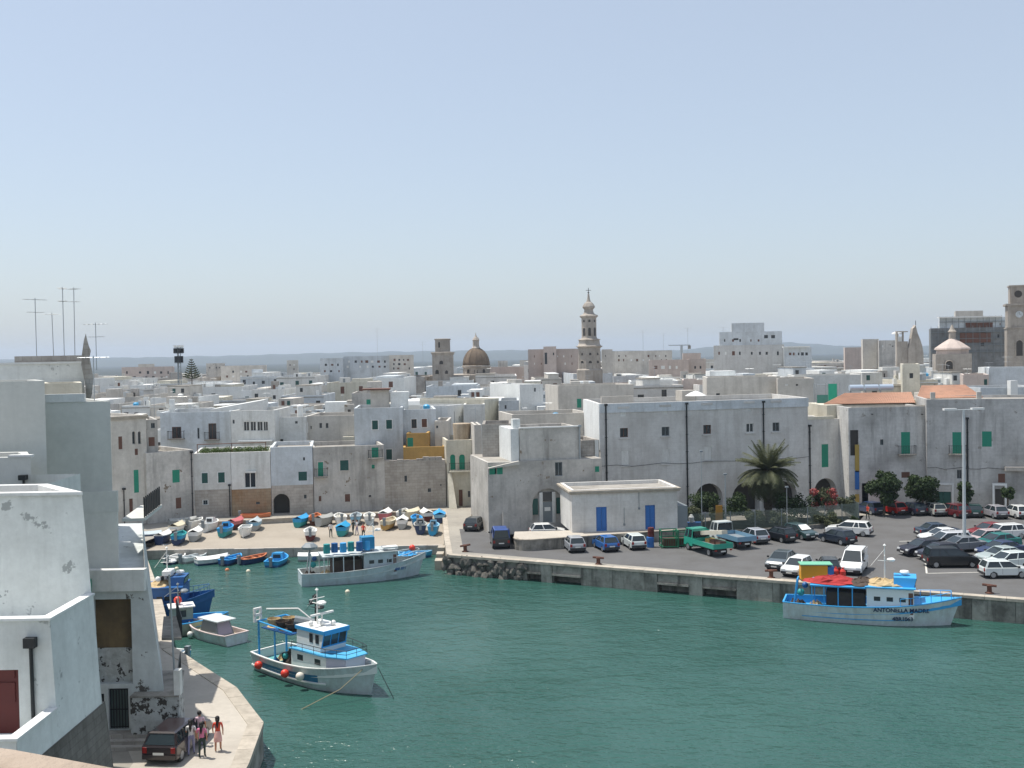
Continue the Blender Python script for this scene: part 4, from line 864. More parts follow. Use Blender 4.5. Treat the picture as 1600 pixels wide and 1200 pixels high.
niche(T3, -.6, -.02, Z(556), Z(531), 1.4)
cb = MB().tube((-.7, .75, Z(459)), (-.7, .83, Z(459)), .75, 16).build('round_opening', DARK, T3)
cb = MB().tube((-.6, .0, Z(491)), (-.6, .095, Z(491)), .7, 16).build('clock_face', MBL, T3); MB().box(-.63, -.57, -.03, -.003, Z(491), Z(491) + .5).box(-.6, -.25, -.03, -.003, Z(491) - .03, Z(491) + .03).build('clock_hand', IRON, cb)
# ruined bell gable, small pyramid-roofed church
D = 240; T4 = lm('pointed_church_gable', 'dark spiky church gable seen from behind right of the chimney', 'church', 1431, 560, D); Z = lambda v: zpx(v, D, 1431); px_ = D / F
pr = [(-11, 585), (-11, 545), (-8, 535), (-5, 520), (-4, 513), (-1.5, 511), (0, 508), (1.5, 513), (3, 520), (7, 530), (10, 540), (12, 552), (12, 585)]
b = MB(); n = len(pr); P_ = [Vector((x * px_, 0, Z(v))) for x, v in pr]; b.add(P_ + [p + Vector((0, 1.4, 0)) for p in P_], [tuple(range(n)), tuple(range(n, 2 * n))[::-1]] + [(i, (i + 1) % n, n + (i + 1) % n, n + i) for i in range(n)]); b.build('gable_wall', MCH, T4)
b = MB().box(-28 * px_, -11 * px_, .5, 1.5, 8, Z(533)).box(-28 * px_, -11 * px_, .4, 1.6, Z(518.5), Z(517)).box(-28 * px_, -26.5 * px_, .6, 1.4, Z(533), Z(518.5)).box(-18 * px_, -17 * px_, .6, 1.4, Z(533), Z(518.5)); b.build('side_screen', MCH, T4); MB().box(-.05, .05, -.05, .05, Z(508), Z(501)).build('finial', IRON, T4)
D = 225; T5 = lm('pyramid_roof_church', 'small octagonal church with shallow pale pyramid roof and lantern', 'church', 1489, 560, D, -.3); Z = lambda v: zpx(v, D, 1487); px_ = D / F
b = MB().box(-27 * px_, 25 * px_, -3, 6, 0, Z(553)).box(-22 * px_, -2, -3.2, -3.002, 0, Z(556)); b.build('body', MCH, T5)
b = MB().lathe([(25 * px_, Z(554)), (25 * px_, Z(547)), (28 * px_, Z(546)), (27 * px_, Z(543.5)), (16 * px_, Z(536)), (6 * px_, Z(530)), (4.5 * px_, Z(529))], 8, (0, 1.5, 0), rot=PI / 8); b.build('roof', MPK, T5)
b = MB().lathe([(5 * px_, Z(530)), (5 * px_, Z(519)), (6.5 * px_, Z(518)), (4 * px_, Z(515)), (.1, Z(507))], 8, (0, 1.5, 0)); b.build('lantern', MCH, T5)
niche(T5, -1, -3.22, Z(576), Z(563), 1.5)
# big blocks on the skyline (u0,u1,vtop,D,depth,material,name,label,windows)
def grid(u0, u1, nu, v0, v1, nv, w, h, k):
    r = random.Random(int(u0)); return [(u0 + (u1 - u0) * (i + .5 + r.uniform(-.2, .2)) / nu, v0 + (v1 - v0) * (j + .5) / nv, w * r.uniform(.45, 1.), h * r.uniform(.6, .95), r.choice((k, k, 'brown', 'white'))) for i in range(nu) for j in range(nv) if r.random() < .85]
SKY = [
 (190, 271, 574, 420, 14, MPK, 'apartment_building', 'long brownish apartment block left of the phone mast on the skyline', grid(195, 266, 7, 578, 594, 2, 4.5, 5, 'dark')),
 (216, 240, 569, 428, 8, MBE, 'stair_block', 'small beige stair block standing above the brownish apartment block', []),
 (322, 350, 568, 400, 10, MGR, 'flat_block', 'small grey flat-topped block just right of the pine on the skyline', grid(325, 348, 3, 571, 578, 1, 3, 3, 'dark')),
 (345, 416, 572, 390, 14, MBE, 'apartment_building', 'wide grey-beige apartment block right of the pine', grid(350, 412, 6, 577, 592, 2, 3.5, 4, 'dark')),
 (448, 465, 563, 360, 9, MBE, 'apartment_building', 'narrow beige tower block between the two wide skyline blocks left of centre', grid(451, 463, 2, 567, 580, 2, 2.5, 3, 'dark')),
 (500, 536, 560, 345, 13, MBL, 'apartment_building', 'bluish apartment block at the left of the centre skyline group', grid(504, 533, 3, 565, 585, 2, 4, 4, 'dark')),
 (536, 608, 557, 350, 13, MBL, 'apartment_building', 'long bluish apartment block with dark balconies left of the square bell tower', grid(540, 606, 7, 561, 577, 2, 5, 4.5, 'dark')),
 (608, 646, 555, 345, 13, MBE, 'apartment_building', 'stepped beige block with dark windows next to the long bluish block', grid(611, 643, 4, 559, 579, 3, 4, 4, 'dark')),
 (778, 793, 564, 420, 8, MGR, 'rooftop_hut', 'tiny dark hut on the skyline just right of the brown dome', []),
 (812, 826, 563, 410, 8, MGR, 'rooftop_hut', 'tiny dark hut on the skyline left of the pinkish block', []),
 (765, 870, 574, 370, 12, MPK, 'long_low_building', 'long low tan-roofed building between the dome and the pinkish block', []),
 (825, 905, 546, 355, 14, MPK, 'apartment_building', 'large pinkish apartment block left of the tall bell tower', grid(829, 901, 6, 551, 574, 2, 2, 4, 'brown')),
 (849, 869, 541.5, 352, 8, MPK, 'stair_tower', 'pinkish stair tower on the front of the large pinkish block', [(853, 560, 4, 18, 'dark'), (865, 553, 2, 4, 'dark')]),
 (940, 957, 546, 330, 8, MBE, 'flat_block', 'small beige block touching the right side of the tall bell tower', grid(943, 955, 2, 551, 561, 1, 2, 3, 'dark')),
 (957, 1050, 549, 345, 14, MBE, 'apartment_building', 'long beige apartment block right of the tall bell tower', grid(962, 1046, 9, 553, 566, 2, 3, 4, 'dark')),
 (1014, 1076, 563, 300, 12, MPK, 'apartment_building', 'pinkish brick block with green shutters below the crane', grid(1018, 1073, 5, 568, 580, 1, 6, 6, 'green')),
 (1076, 1103, 561, 302, 12, MPK, 'apartment_building', 'brownish block with two dark windows right of the pinkish brick block', grid(1080, 1100, 2, 568, 580, 1, 3, 6, 'dark')),
 (1067, 1095, 552, 310, 8, MPK, 'stair_tower', 'small tan stair tower above the pinkish brick block', []),
 (1124, 1222, 519, 285, 16, MBL, 'apartment_building', 'large stepped pale blue apartment block on the right skyline', grid(1128, 1190, 5, 524, 540, 1, 4, 5, 'dark') + [(1197, 526, 6, 5, 'dark'), (1208, 526, 6, 5, 'dark'), (1150, 530, 8, 3, 'dark')]),
 (1143, 1194, 505, 290, 10, MBL, 'stair_tower', 'upper stepped storey of the large pale blue apartment block', [(1163, 527, 3, 6, 'dark')]),
 (1115, 1225, 540, 275, 10, MPAL, 'apartment_building', 'balconied lower storeys in front of the large pale blue block', grid(1120, 1222, 10, 546, 558, 1, 5, 7, 'dark')),
 (1225, 1268, 543, 270, 12, MBL, 'veranda_building', 'low pale building with a white-edged veranda right of the pale blue block', grid(1230, 1264, 5, 549, 557, 1, 5, 6, 'dark')),
 (1320, 1350, 543, 320, 10, MPK, 'flat_block', 'low reddish block on the skyline left of the grey cube', []),
 (1348, 1373, 530, 290, 10, MBE, 'flat_block', 'plain grey-beige cube on the skyline left of the white-capped chimney', []),
 (1373, 1402, 532, 285, 10, MGR, 'flat_block', 'dark grey block right of the plain grey cube on the skyline', grid(1377, 1400, 3, 537, 545, 1, 3, 3, 'dark')),
 (1400, 1412, 526, 250, 4, MW, 'chimney_tower', 'slim white chimney tower with a pale cap left of the spiky gable', []),
 (1454, 1574, 513, 245, 14, plaster('dark_netted_facade', '#898c8d', dirt='#5f5c59', amount=.6, streak=.4, vary=0), 'apartment_building', 'wide dark grey facade under renovation below the white penthouse', grid(1500, 1545, 4, 518, 533, 1, 9, 8, 'brown') + [(1560, 525, 3, 5, 'dark'), (1535, 538, 5, 5, 'dark')]),
 (1468, 1574, 497, 250, 10, MBL, 'penthouse', 'pale penthouse storeys above the dark grey facade by the clock tower', grid(1515, 1566, 5, 503, 510, 1, 2.5, 4, 'dark')),
 (1493, 1536, 486, 254, 6, MBE, 'roof_block', 'topmost roof block above the pale penthouse near the clock tower', []),
 (985, 1060, 596, 190, 10, MW2, 'white_veranda_house', 'bright white low house with a glazed roof terrace behind the parasol', grid(1000, 1050, 4, 602, 612, 1, 3, 4, 'dark')),
 (1066, 1130, 594, 186, 9, MPK, 'plain_pink_wall_house', 'plain pinkish-grey wall house right of the bright white veranda house', []),
 (1104, 1215, 590, 160, 10, MBE, 'blank_range', 'long blank grey-beige wall just above the palace roof', [(1122, 617, 6, 5, 'bdark')]),
 (1215, 1272, 592, 158, 10, MBE, 'blank_range', 'grey-beige range with small terrace openings left of the green netting', grid(1222, 1268, 3, 597, 606, 1, 5, 4, 'dark')),
 (1410, 1437, 569, 175, 8, MCR, 'slim_cream_house', 'slim cream house with two stacked openings above the right tiled roof', [(1422, 570 + 1, 7, 6, 'dark'), (1424, 587, 6, 8, 'dark')]),
 (1240, 1345, 587, 168, 10, MW, 'white_terrace_house', 'low white terrace house with a tiny black window left of the solar cylinders', [(1268, 600, 4, 6, 'dark')]),
 (1505, 1545, 586, 165, 10, MPK, 'pink_gable_house', 'pinkish house with a sloping parapet above the right tiled roof', [(1540, 597, 5, 9, 'dgreen')]),
 (1545, 1640, 575, 170, 10, MBL, 'bluish_block', 'plain bluish block at the right edge under the clock tower', []),
]
for u0, u1, vt_, D, dep, mt, nm, lab, ws in SKY:
    o, LL, HH, lc = house(nm, lab, u0, u1, vt_, D, D, dep, mt, wins=ws, far=True, par=.4, skew=((u0 + u1) / 2 - 800) / F * dep * (.55 if 'blank' in nm or 'white' in nm else .85), cat='apartment block' if 'apart' in nm else 'building')
    if 'dark grey facade' in lab:
        for k in range(4): MB().box(-.05, LL + .05, -.3, -.003, HH - 1.0 - k * 1.5, HH - .9 - k * 1.5).build('scaffold_deck', GREYP, o)
        for k in range(12): MB().tube((LL * k / 11, -.25, HH - 7), (LL * k / 11, -.25, HH + .4), .05, 4).build('scaffold_pole', GREYP, o)
        MB().box(LL * .38, LL * .78, -.14, -.08, HH - 3.4, HH - 1.2).build('brown_sheeting', BROWN, o)
    if nm == 'veranda_building' or nm == 'penthouse': MB().box(-.5, LL * .9, -1.0, -.003, HH - .02, HH + .25).build('roof_slab', WHITEP, o)
    if nm == 'chimney_tower': MB().lathe([(1.2, 0), (1.1, .35), (.3, .6)], 10, (LL / 2, 2, HH + .6)).build('cap', WHITEP, o); MB().box(LL / 2 - .3, LL / 2 + .3, 1.7, 2.3, HH - .4, HH + .6).build('neck', MW, o)
for u, vt_, vb, D in ((590, 513, 556, 348), (661, 534, 566, 340), (1005, 515, 549, 343), (1075, 512, 553, 308), (1037, 521, 560, 400), (1130, 511, 521, 287), (1076, 600, 604, 400)):
    if vb - vt_ < 6: continue
    p = at(u, vb + 3, D); hgt = at(u, vt_, D).z - p.z; rt = tag(link('roof_mast', aerial(None, 0, 0, 0, hgt, u * .1, 2, None), None, (p.x, D, p.z), u * .1, (1.6, 1.6, 1)), {590: 'thin mast on the long bluish block on the skyline', 661: 'faint aerial mast just left of the square bell tower', 1005: 'tall thin aerial on the beige block right of the tall bell tower', 1075: 'tallest thin mast, above the small tan stair tower', 1037: 'faint distant mast between the two taller thin masts', 1130: 'short aerial on the left step of the pale blue block'}[u], 'aerial')
p = at(1065, 556, 500); cr = empty('tower_crane', 'tiny distant tower crane between the thin masts right of centre', 'crane', (p.x, 500, 0))
zc = zpx(540, 500, 1065); MB().box(-.5, .5, -.5, .5, 0, zc).build('mast', GALV, cr); MB().box(-6, 4, -.2, .2, zc, zc + .4).build('jib', GALV, cr); MB().box(3, 4.2, -.8, .8, zc - 1.6, zc - .01).build('counterweight', MCO, cr)
# phone mast left
p = at(281, 620, 262); ms = empty('phone_mast', 'tall telecom mast with stacked drum antennas on the left skyline', 'mast', (p.x, 262, 0)); z0, z1 = zpx(626, 262, 283), zpx(537, 262, 280)
b = MB()
for q in range(3):
    a = 2 * PI * q / 3; b.tube((.55 * math.cos(a), .55 * math.sin(a), 0), (.4 * math.cos(a), .4 * math.sin(a), z1 - 1), .09, 5)
for i in range(26):
    zz = i * (z1 - 1) / 26
    for q in range(3):
        a, a2 = 2 * PI * q / 3, 2 * PI * (q + 1) / 3; b.tube((.52 * math.cos(a), .52 * math.sin(a), zz), (.48 * math.cos(a2), .48 * math.sin(a2), zz + z1 / 26), .035, 3)
b.build('lattice', GREYP, ms)
for zz, r_, hh in ((z1 - .9, .95, .5), (z1 - 2.3, 1.0, 1.2), (z1 - 4.6, .8, 1.6)):
    b = MB()
    for q in range(6): a = q * PI / 3; b.box(r_ * math.cos(a) - .22, r_ * math.cos(a) + .22, r_ * math.sin(a) - .22, r_ * math.sin(a) + .22, zz, zz + hh)
    b.build('antenna_panels', WHITEP if zz > z1 - 2 else IRON, ms)
for k in range(3): MB().lathe([(1.1, 0), (1.1, .08)], 10, (0, 0, (z1 - 1.0, z1 - 2.45, z1 - 4.75)[k])).build('platform', GREYP, ms)
# Norfolk pine
def pine(u, vb, vt_, D, label):
    p = at(u, vt_, D); hgt = p.z; t = empty('norfolk_pine', label, 'tree', (p.x, D, 0)); MB().tube((0, 0, 0), (0, 0, hgt), .3, 6, .05).build('trunk', BARK, t)
    rnd = random.Random(1); b = MB(); z = zpx(vb, D, u)
    for k in range(9):
        zz = z + (hgt - z) * k / 9; R_ = 2.5 * (1 - k / 10)
        for q in range(7):
            a = q * 2 * PI / 7 + k; pr = Vector((0, 0, zz))
            for s in range(1, 7):
                r = R_ * s / 6; q_ = Vector((math.cos(a) * r, math.sin(a) * r, zz + .9 * (s / 6) ** 2 * R_ / 3)); w = Vector((-math.sin(a), math.cos(a), 0)) * .2; b.quad(pr - w, q_ - w, q_ + w, pr + w); b.quad(pr, q_, q_ + Vector((0, 0, .28)), pr + Vector((0, 0, .28))); pr = q_
    b.build('crown', LEAFO, t)
pine(299, 592, 560, 300, 'dark tiered Norfolk pine standing above the roofs right of the phone mast')

# ---------------------------------------------------------------- the packed town between
random.seed(11)
PAL_ = [(MW, 'white'), (MW2, 'bright white'), (MBL, 'bluish'), (MBE, 'beige'), (MCR, 'cream'), (MGR, 'grey stained'), (MPAL, 'pale grey'), (MST, 'bare stone'), (MPK, 'pinkish'), (MGN, 'grey-green')]
WT = [7, 6, 5, 4, 2, 3, 4, 2, 1, 0]
ZONE = [(130, 'above the shaded left blocks'), (245, 'left of the phone mast'), (330, 'around the foot of the phone mast'), (440, 'between the pine and the skyline blocks'), (560, 'left of the long bluish skyline block'), (660, 'below the long bluish skyline block'), (720, 'below the square bell tower'), (790, 'below the brown dome'), (880, 'below the pinkish skyline block'), (960, 'at the foot of the tall bell tower'), (1110, 'below the crane'), (1230, 'below the pale blue block'), (1340, 'left of the grey skyline cube'), (1450, 'below the spiky gable'), (1530, 'below the dark netted facade'), (1700, 'beside the clock tower')]
ROWS = [(154, 12, 6.8, 9, 9.0), (168, 12, 7, 9, 9.7), (182, 13, 7, 9, 10.3), (197, 14, 7, 9.5, 10.8), (214, 16, 7, 10, 11.2), (233, 18, 7.5, 10.5, 11.8), (255, 22, 8, 11, 12.5), (283, 28, 8, 12, 13.2), (320, 38, 9, 13, 14.2), (370, 55, 9, 15, 15.2), (450, 80, 9, 17, 16.3), (580, 130, 10, 22, 17.2)]
DEPTHW = ['in the first row', 'in the second row', 'in the near middle rows', 'in the near middle rows', 'in the middle rows', 'in the middle rows', 'in the far middle rows', 'in the far middle rows', 'in the far rows', 'in the far rows', 'near the skyline', 'right on the skyline']
seen = {}; FEATS = {'hut': 'with rooftop hut', 'tank': 'with white roof tank', 'aerial': 'with roof aerial', 'bare': 'with bare roof', 'stair': 'with stepped parapet', 'canopy': 'with white roof canopy', 'blue': 'with blue roof tank'}
for ri, (D0, dep, hmin, wmax, zmax) in enumerate(ROWS):
    X = -D0 * .5
    while X < D0 * .5:
        w_ = random.uniform(wmax * .55, wmax * 1.15); D = D0 + random.uniform(-.12, .12) * dep; u = 800 + X / D * F; u2 = 800 + (X + w_) / D * F
        if u > 1630 or u2 < (60 if ri > 2 else 160): X += w_; continue
        zt = random.uniform(hmin, zmax) if random.random() < .85 else zmax + random.uniform(0, .8)
        if ri < 3: zt = min(zt, 8.6 + ri * .6 + random.uniform(0, 1.0))
        if 690 < u < 800 and ri < 8: zt = min(zt, 10.8)
        if 845 < u < 960 and ri < 8: zt = min(zt, 10.6)
        um = (u + u2) / 2; gap_ = 24 if um < 500 else 17 if um < 820 else 13 if um < 1240 else 19
        zt = min(zt, H - gap_ / F * D - random.uniform(0, .8)) if ri > 5 else zt - random.choice((0, .4, .9, 1.4))
        if um > 985 and 1 < ri < 10: zt = H - max(16, 52 - (D - 180) * .12 + random.uniform(-7, 6)) / F * D
        zt = max(zt, 5.5)
        i = random.choices(range(len(PAL_)), WT)[0]; mt, cn = PAL_[i]; nw = random.choices((1, 2, 3, 4), (3, 4, 3, 2))[0] if ri < 9 else random.randint(3, 6)
        v = 556 - (u - 800) * .0175 + (H - zt) / D * F
        ws = []; kk = random.choice(('dark', 'dark', 'dark', 'brown', 'green', 'dgreen'))
        hh_px = F / D
        for q in range(nw): ws.append((u + (u2 - u) * (q + .5 + random.uniform(-.2, .2)) / max(nw, 1), v + hh_px * random.uniform(1.4, 2.2), hh_px * random.uniform(.7, 1.1), hh_px * random.uniform(.9, 1.7), kk))
        feat = random.choices(('hut', 'tank', 'blue', 'aerial', 'bare', 'stair', 'canopy'), (4, 2, 2, 4, 4, 2, 2))[0]
        size = 'wide' if w_ > wmax * .95 else 'narrow' if w_ < wmax * .7 else 'flat-roofed'
        fw = FEATS[feat]
        zn = next(t for a_, t in ZONE if (u + u2) / 2 < a_)
        mk = lambda: ' '.join(f'{size} {cn} house {fw} {DEPTHW[ri]} {zn}'.split()[:16])
        lab = mk()
        for f2, w2 in FEATS.items():
            if lab not in seen: break
            feat, fw = f2, w2; lab = mk()
        o, LL, HH, lc = house('house', lab, u, u2, v, D, D, dep * random.uniform(.7, .98), mt, wins=ws, far=True, par=random.choice((.3, .5, .9)), zt=zt)
        o.rotation_euler[2] += random.uniform(-.1, .1)
        seen.setdefault(lab, []).append(o)
        if random.random() < .75:
            a_ = random.choice((0., LL * .5, LL * .3)); wd_ = LL * random.uniform(.3, .5); up = random.uniform(.7, 2.4) if ri < 6 else random.uniform(.3, 1.1); yd = random.uniform(.3, .6) * dep; m3_ = random.choice((mt, MW, MW2, MBL, MBE, MCR))
            y0_ = random.choice((.35, .35, 2.2)); us = MB().box(a_ + .02, a_ + wd_ - .02, y0_, yd + 2, HH - .9, HH + up).build('upper_storey', m3_, o)
            if up > 1.1:
                for q in range(random.choice((1, 1, 2))): xx = a_ + wd_ * (.3 + .4 * q); MB().box(xx - .3, xx + .3, y0_ - .05, y0_ - .003, HH + up - 1.3, HH + up - .45).build('window', random.choice((GLASS, GLASS, DGREEN, BROWN)), us)
            if random.random() < .5: MB().box(a_ - .08, a_ + wd_ + .08, y0_ - .1, yd + 2.08, HH + up + .003, HH + up + .12).build('roof_slab', random.choice((MW2, MCO, MW)), us)
        if feat == 'hut': a_ = random.uniform(.3, LL * .4); wdt = min(LL * .5, random.uniform(2, 4.5)); MB().box(a_, a_ + wdt, 2, 5, HH - .9, HH + random.uniform(1.2, 2.3)).build('roof_hut', random.choice((mt, MW2, MBE)), o)
        elif feat == 'tank': tank(o, LL * .6, 2, HH - .5, WHITEP, .6, 1.2)
        elif feat == 'blue': tank(o, LL * .4, 1.5, HH - .5, BLUET, .55, 1.1)
        elif feat == 'stair': MB().box(LL * .55, LL - .02, .02, 2.2, HH - .4, HH + .9).build('stepped_parapet', mt, o)
        elif feat == 'canopy': MB().box(.5, LL * .6, 1, 4, HH + .9, HH + 1.0).box(.6, .7, 1.1, 1.2, HH - .9, HH + .9).box(LL * .58, LL * .59, 1.1, 1.2, HH - .9, HH + .9).build('canopy', WHITEP, o)
        if feat != 'bare':
            for q in range(random.choice((3, 4, 5, 6)) if ri < 7 else random.choice((1, 2, 3))):
                x_ = random.uniform(.4, LL * .7); w2 = random.uniform(.5, min(2.8, LL * .28)); y_ = random.uniform(.6, dep * .6); hz_ = HH + random.uniform(.1, 1.2) * (1.4 if q == 0 else 1); co = MB().box(x_, x_ + w2, y_, y_ + random.uniform(.3, 2), HH - .9, hz_).build(random.choice(('roof_wall', 'stair_head', 'roof_store')), random.choice((mt, MW2, MW2, MW, MBE, MGR, MST, MBL)), o)
                if hz_ > HH + .9 and w2 > 1: MB().box(x_ + w2 * .35, x_ + w2 * .35 + .5, y_ - .04, y_ - .003, HH - .2, HH + .7).build('hut_door', random.choice((DARK, BROWN, GREYP)), co)
        if feat == 'aerial' or random.random() < .5: aerial(o, LL * random.uniform(.2, .8), 2.5, HH - .5, random.uniform(2, 4), random.uniform(0, 3), random.choice((1, 2)))
        if random.random() < .4: MB().box(-.05, LL + .05, -.1, -.003, HH - .5, HH - .35).build('ledge', random.choice((MW2, MCO)), o)
        if ri < 6 and random.random() < .35: MB().tube((LL * .9, -.08, .5), (LL * .9, -.08, HH - .6), .05, 5).build('drainpipe', GREYP, o)
        if random.random() < .3: MB().box(LL * .8, LL * .8 + .6, 1, 1.6, HH - .5, HH + .9).build('chimney', MW2, o)
        if ri < 5 and random.random() < .2: dish(o, LL * .3, .8, HH - .4, random.uniform(1.8, 4))
        X += w_ + (random.uniform(.05, .3) if random.random() < .8 else random.uniform(1, 3))
for lab, os_ in seen.items():
    if len(os_) > 1:
        for o in os_: o['group'] = 'look-alike: ' + lab
# street trees glimpsed between the houses
# ---------------------------------------------------------------- trees and garden
def tree(name, label, u, vc, D, wpx, hpx, mat=LEAF, n=3200, seed=0, trunk=True, cat='tree', leaf=.13, bush=False):
    pc = at(u, vc, D); rx = wpx / 2 * D / F; rz_ = hpx / 2 * D / F; t = empty(name, label, cat, (pc.x, D, 0)); rnd = random.Random(seed)
    bl = []
    for k in range(13):
        a = rnd.uniform(0, 2 * PI); e = rnd.uniform(-.8, 1); r = rnd.uniform(.3, .72)
        bl.append((rx * r * math.cos(a), rx * r * math.sin(a), max(pc.z + rz_ * .7 * e, .3 if bush else 1.0), min(rx, rz_) * rnd.uniform(.3, .5)))
    bl.append((0, 0, pc.z, min(rx, rz_) * .6))
    link('crown', leaf_mesh('crown', n, bl, leaf, mat, seed), t)
    if trunk:
        b = MB().tube((0, 0, 0), (.05, 0, max(.5, pc.z - rz_ * .4)), .14, 7, .09)
        for k in range(6): q = bl[k]; b.tube((.05, 0, max(.4, pc.z - rz_ * .5)), q[:3], .06, 5, .02)
        b.build('trunk', BARK, t)
    return t
tree('street_tree', 'broad dark round street tree left of its twin against the mottled house', 1381, 762, 121, 56, 54, seed=1, n=5200)
tree('street_tree', 'dark round street tree in the middle, between the broad tree and the garage door', 1441, 766, 121.5, 48, 48, seed=2, n=4600)
tree('street_tree', 'small dark tree half hidden behind the tall lamp post', 1509, 770, 120, 27, 42, seed=3, n=2200)
tree('street_tree', 'smallest slim green tree in front of the dark doorway at the far right', 1574, 770, 119, 20, 24, seed=4, n=1200)
for i, (u, vc, w_, h_, D, mt, lab) in enumerate(((1100, 784, 56, 40, 118, LEAF, 'dark shrub mass under the first palace arch'), (1152, 788, 50, 40, 117.5, LEAF, 'dark shrub mass left of the palm trunk'), (1238, 790, 84, 44, 117.6, LEAF, 'dense dark shrub right of the palm trunk'), (1322, 788, 30, 34, 117.8, LEAFO, 'yellow-green shrub at the right end of the garden'), (1085, 806, 34, 28, 113.8, LEAFO, 'low olive shrub between the kiosk building and the green cages'), (1120, 806, 30, 26, 114, LEAFO, 'small pale shrub beside the ochre panel'), (1175, 808, 44, 26, 114, LEAFO, 'low pale shrub in front of the palm'), (1285, 812, 70, 34, 114.5, LEAFO, 'straggly dry bush behind the garden fence'), (1335, 818, 16, 22, 114, LEAF, 'little dark bush at the right end of the garden fence'), (1225, 812, 60, 28, 114.4, LEAFO, 'dry scrub behind the middle of the garden fence'))):
    tree('garden_shrub', lab, u, vc, D, w_, h_, mt, 2600, 20 + i, False, 'shrub', .1, True)
t = tree('oleander', 'oleander bush covered in reddish pink blossom below the annex arch', 1287, 779, 117.5, 44, 36, LEAFO, 2600, 41, False, 'shrub', .1, True)
pc = at(1287, 779, 117.5); rnd = random.Random(5)
link('blossom', leaf_mesh('blossom', 2600, [(rnd.uniform(-1.3, 1.1), rnd.uniform(-1.2, .2), pc.z + rnd.uniform(-.9, .9), .42) for _ in range(14)], .085, LEAFR, 6), t)
# palm
pb_ = gnd(1197, 812); zc = at(1197, 738, 119).z
pm = empty('palm_tree', 'big date palm with drooping grey-green fronds in front of the palace', 'palm tree', (pb_.x + .1, 119, 0))
b = MB(); rnd = random.Random(8)
for k in range(14): z0 = zc * k / 14; b.lathe([(.40 - .004 * k, 0), (.47 - .004 * k, zc / 14 * .8), (.38, zc / 14)], 9, (0, 0, z0), rot=k * .4)
b.lathe([(.4, 0), (.75, .4), (.65, 1.0), (.3, 1.5)], 10, (0, 0, zc - .9)); b.build('trunk', BARK, pm)
frs = []
for v_ in range(4):
    rr = random.Random(v_); b = MB(); Lf = 3.9; n = 13; pts = []
    droop = (.55, .95, 1.4, .3)[v_]
    ang = (.75, .35, -.1, 1.2)[v_]; p = Vector((0, 0, 0)); 
    for k in range(n + 1): pts.append(p.copy()); a = ang - droop * (k / n) * 1.5; p = p + Vector((math.cos(a), 0, math.sin(a))) * Lf / n
    b.path(pts, .03, 3)
    for k in range(1, n):
        for j in (0, .5):
            q = pts[k].lerp(pts[k + 1], j); l_ = .75 * math.sin(PI * min(.95, (k + 1.5) / (n + 2))) + .12; dr_ = (pts[k + 1] - pts[k]).normalized()
            for s in (-1, 1):
                e = q + Vector((dr_.x * .5, s * .85, dr_.z * .5 - .35)) * l_; w = dr_ * .055; b.add([q - w * 1.3, q + w * 1.3, e], [(0, 1, 2)])
    frs.append(b.mesh('frond', [LEAFP]))
for k in range(110):
    v_ = (3 if k < 16 else 0 if k < 46 else 1 if k < 82 else 2); o = link('frond', frs[v_], pm, (0, 0, zc), k * 2.399 + rnd.uniform(-.2, .2), (rnd.uniform(.85, 1.08),) * 3); o.rotation_euler[1] = rnd.uniform(-.14, .14)
# low garden wall and net fence
MFEN = plain('green_grey_mesh_fence', c('#69756e'), .8, noise=.15)
fp = [gnd(1063, 838), gnd(1180, 832), gnd(1262, 826), gnd(1342, 818), Vector((37.6, 122, 0))]
gf = empty('garden_fence', 'grey-green net fence on a low kerb enclosing the palm garden', 'fence', E0)
for p, q in zip(fp, fp[1:]):
    d = q - p; L = d.length; rz = math.atan2(d.y, d.x); n = max(1, round(L / 2.6)); ww = L / n
    MB().box(.003, L - .003, -.12, .12, 0, .35).build('kerb', MCO, gf, p, rz)
    for i in range(n):
        MB().tube((0, 0, .35), (0, 0, 2.3), .045, 6).build('post', GREYP, gf, p + d * (i / n), rz)
        b = MB(); 
        for k in range(26): x = .05 + k * (ww - .1) / 25; b.box(x - .014, x + .014, -.01, .01, .4, 2.2)
        for z_ in [.4 + .15 * k for k in range(13)]: b.box(.03, ww - .03, .011, .02, z_, z_ + .022)
        b.build('mesh_panel', MFEN, gf, p + d * (i / n), rz)
o = empty('ochre_board', 'upright ochre board beside the garden fence left of the flagpole', 'board', (gnd(1122, 828).x, 112.6, 0)); MB().box(-.35, .35, -.04, .04, .25, 2.7).build('board', plain('ochre_paint', c('#b07f2c'), .7, noise=.15), o); MB().box(-.3, -.25, -.05, .05, 0, .25).box(.25, .3, -.05, .05, 0, .25).build('legs', GREYP, o)
# ---------------------------------------------------------------- kiosk building on its platform
pf = empty('raised_platform', 'raised stone platform with rounded corner wall under the small white kiosk building', 'platform', E0)
poly = [(0, 108.4), (-.1, 104.6), (.1, 103.6), (.7, 103.1), (1.4, 103.0), (17.2, 107.6), (17.6, 117.5), (5.7, 116.3), (5.7, 108.6)]
MB().prism([(x, y, 0) for x, y in poly], [(x, y, 1) for x, y in poly], 0, 1).build('platform', [MQW, MQUAY], pf)
cp = [Vector((x, y, 0)) for x, y in poly[1:6]]
for p, q in zip(cp, cp[1:]):
    d = q - p; L = d.length; rz = math.atan2(d.y, d.x); n = max(1, round(L / 1.5)); ww = L / n
    for i in range(n): MB().box(.01, ww - .01, -.07, .3, 1.003, 1.1).build('coping_stone', MCOP, pf, p + d * (i / n), rz)
ks, LL, HH, lc = house('kiosk_building', 'small white flat-roofed harbour building with two blue doors', 893, 1058, 766, 107.2, 108.6, 6.6, MPAL, zb=1.0, par=.35, wins=((940, 814, 17, 44, 'bdoor'), (1016, 810, 16, 42, 'bdoor')))
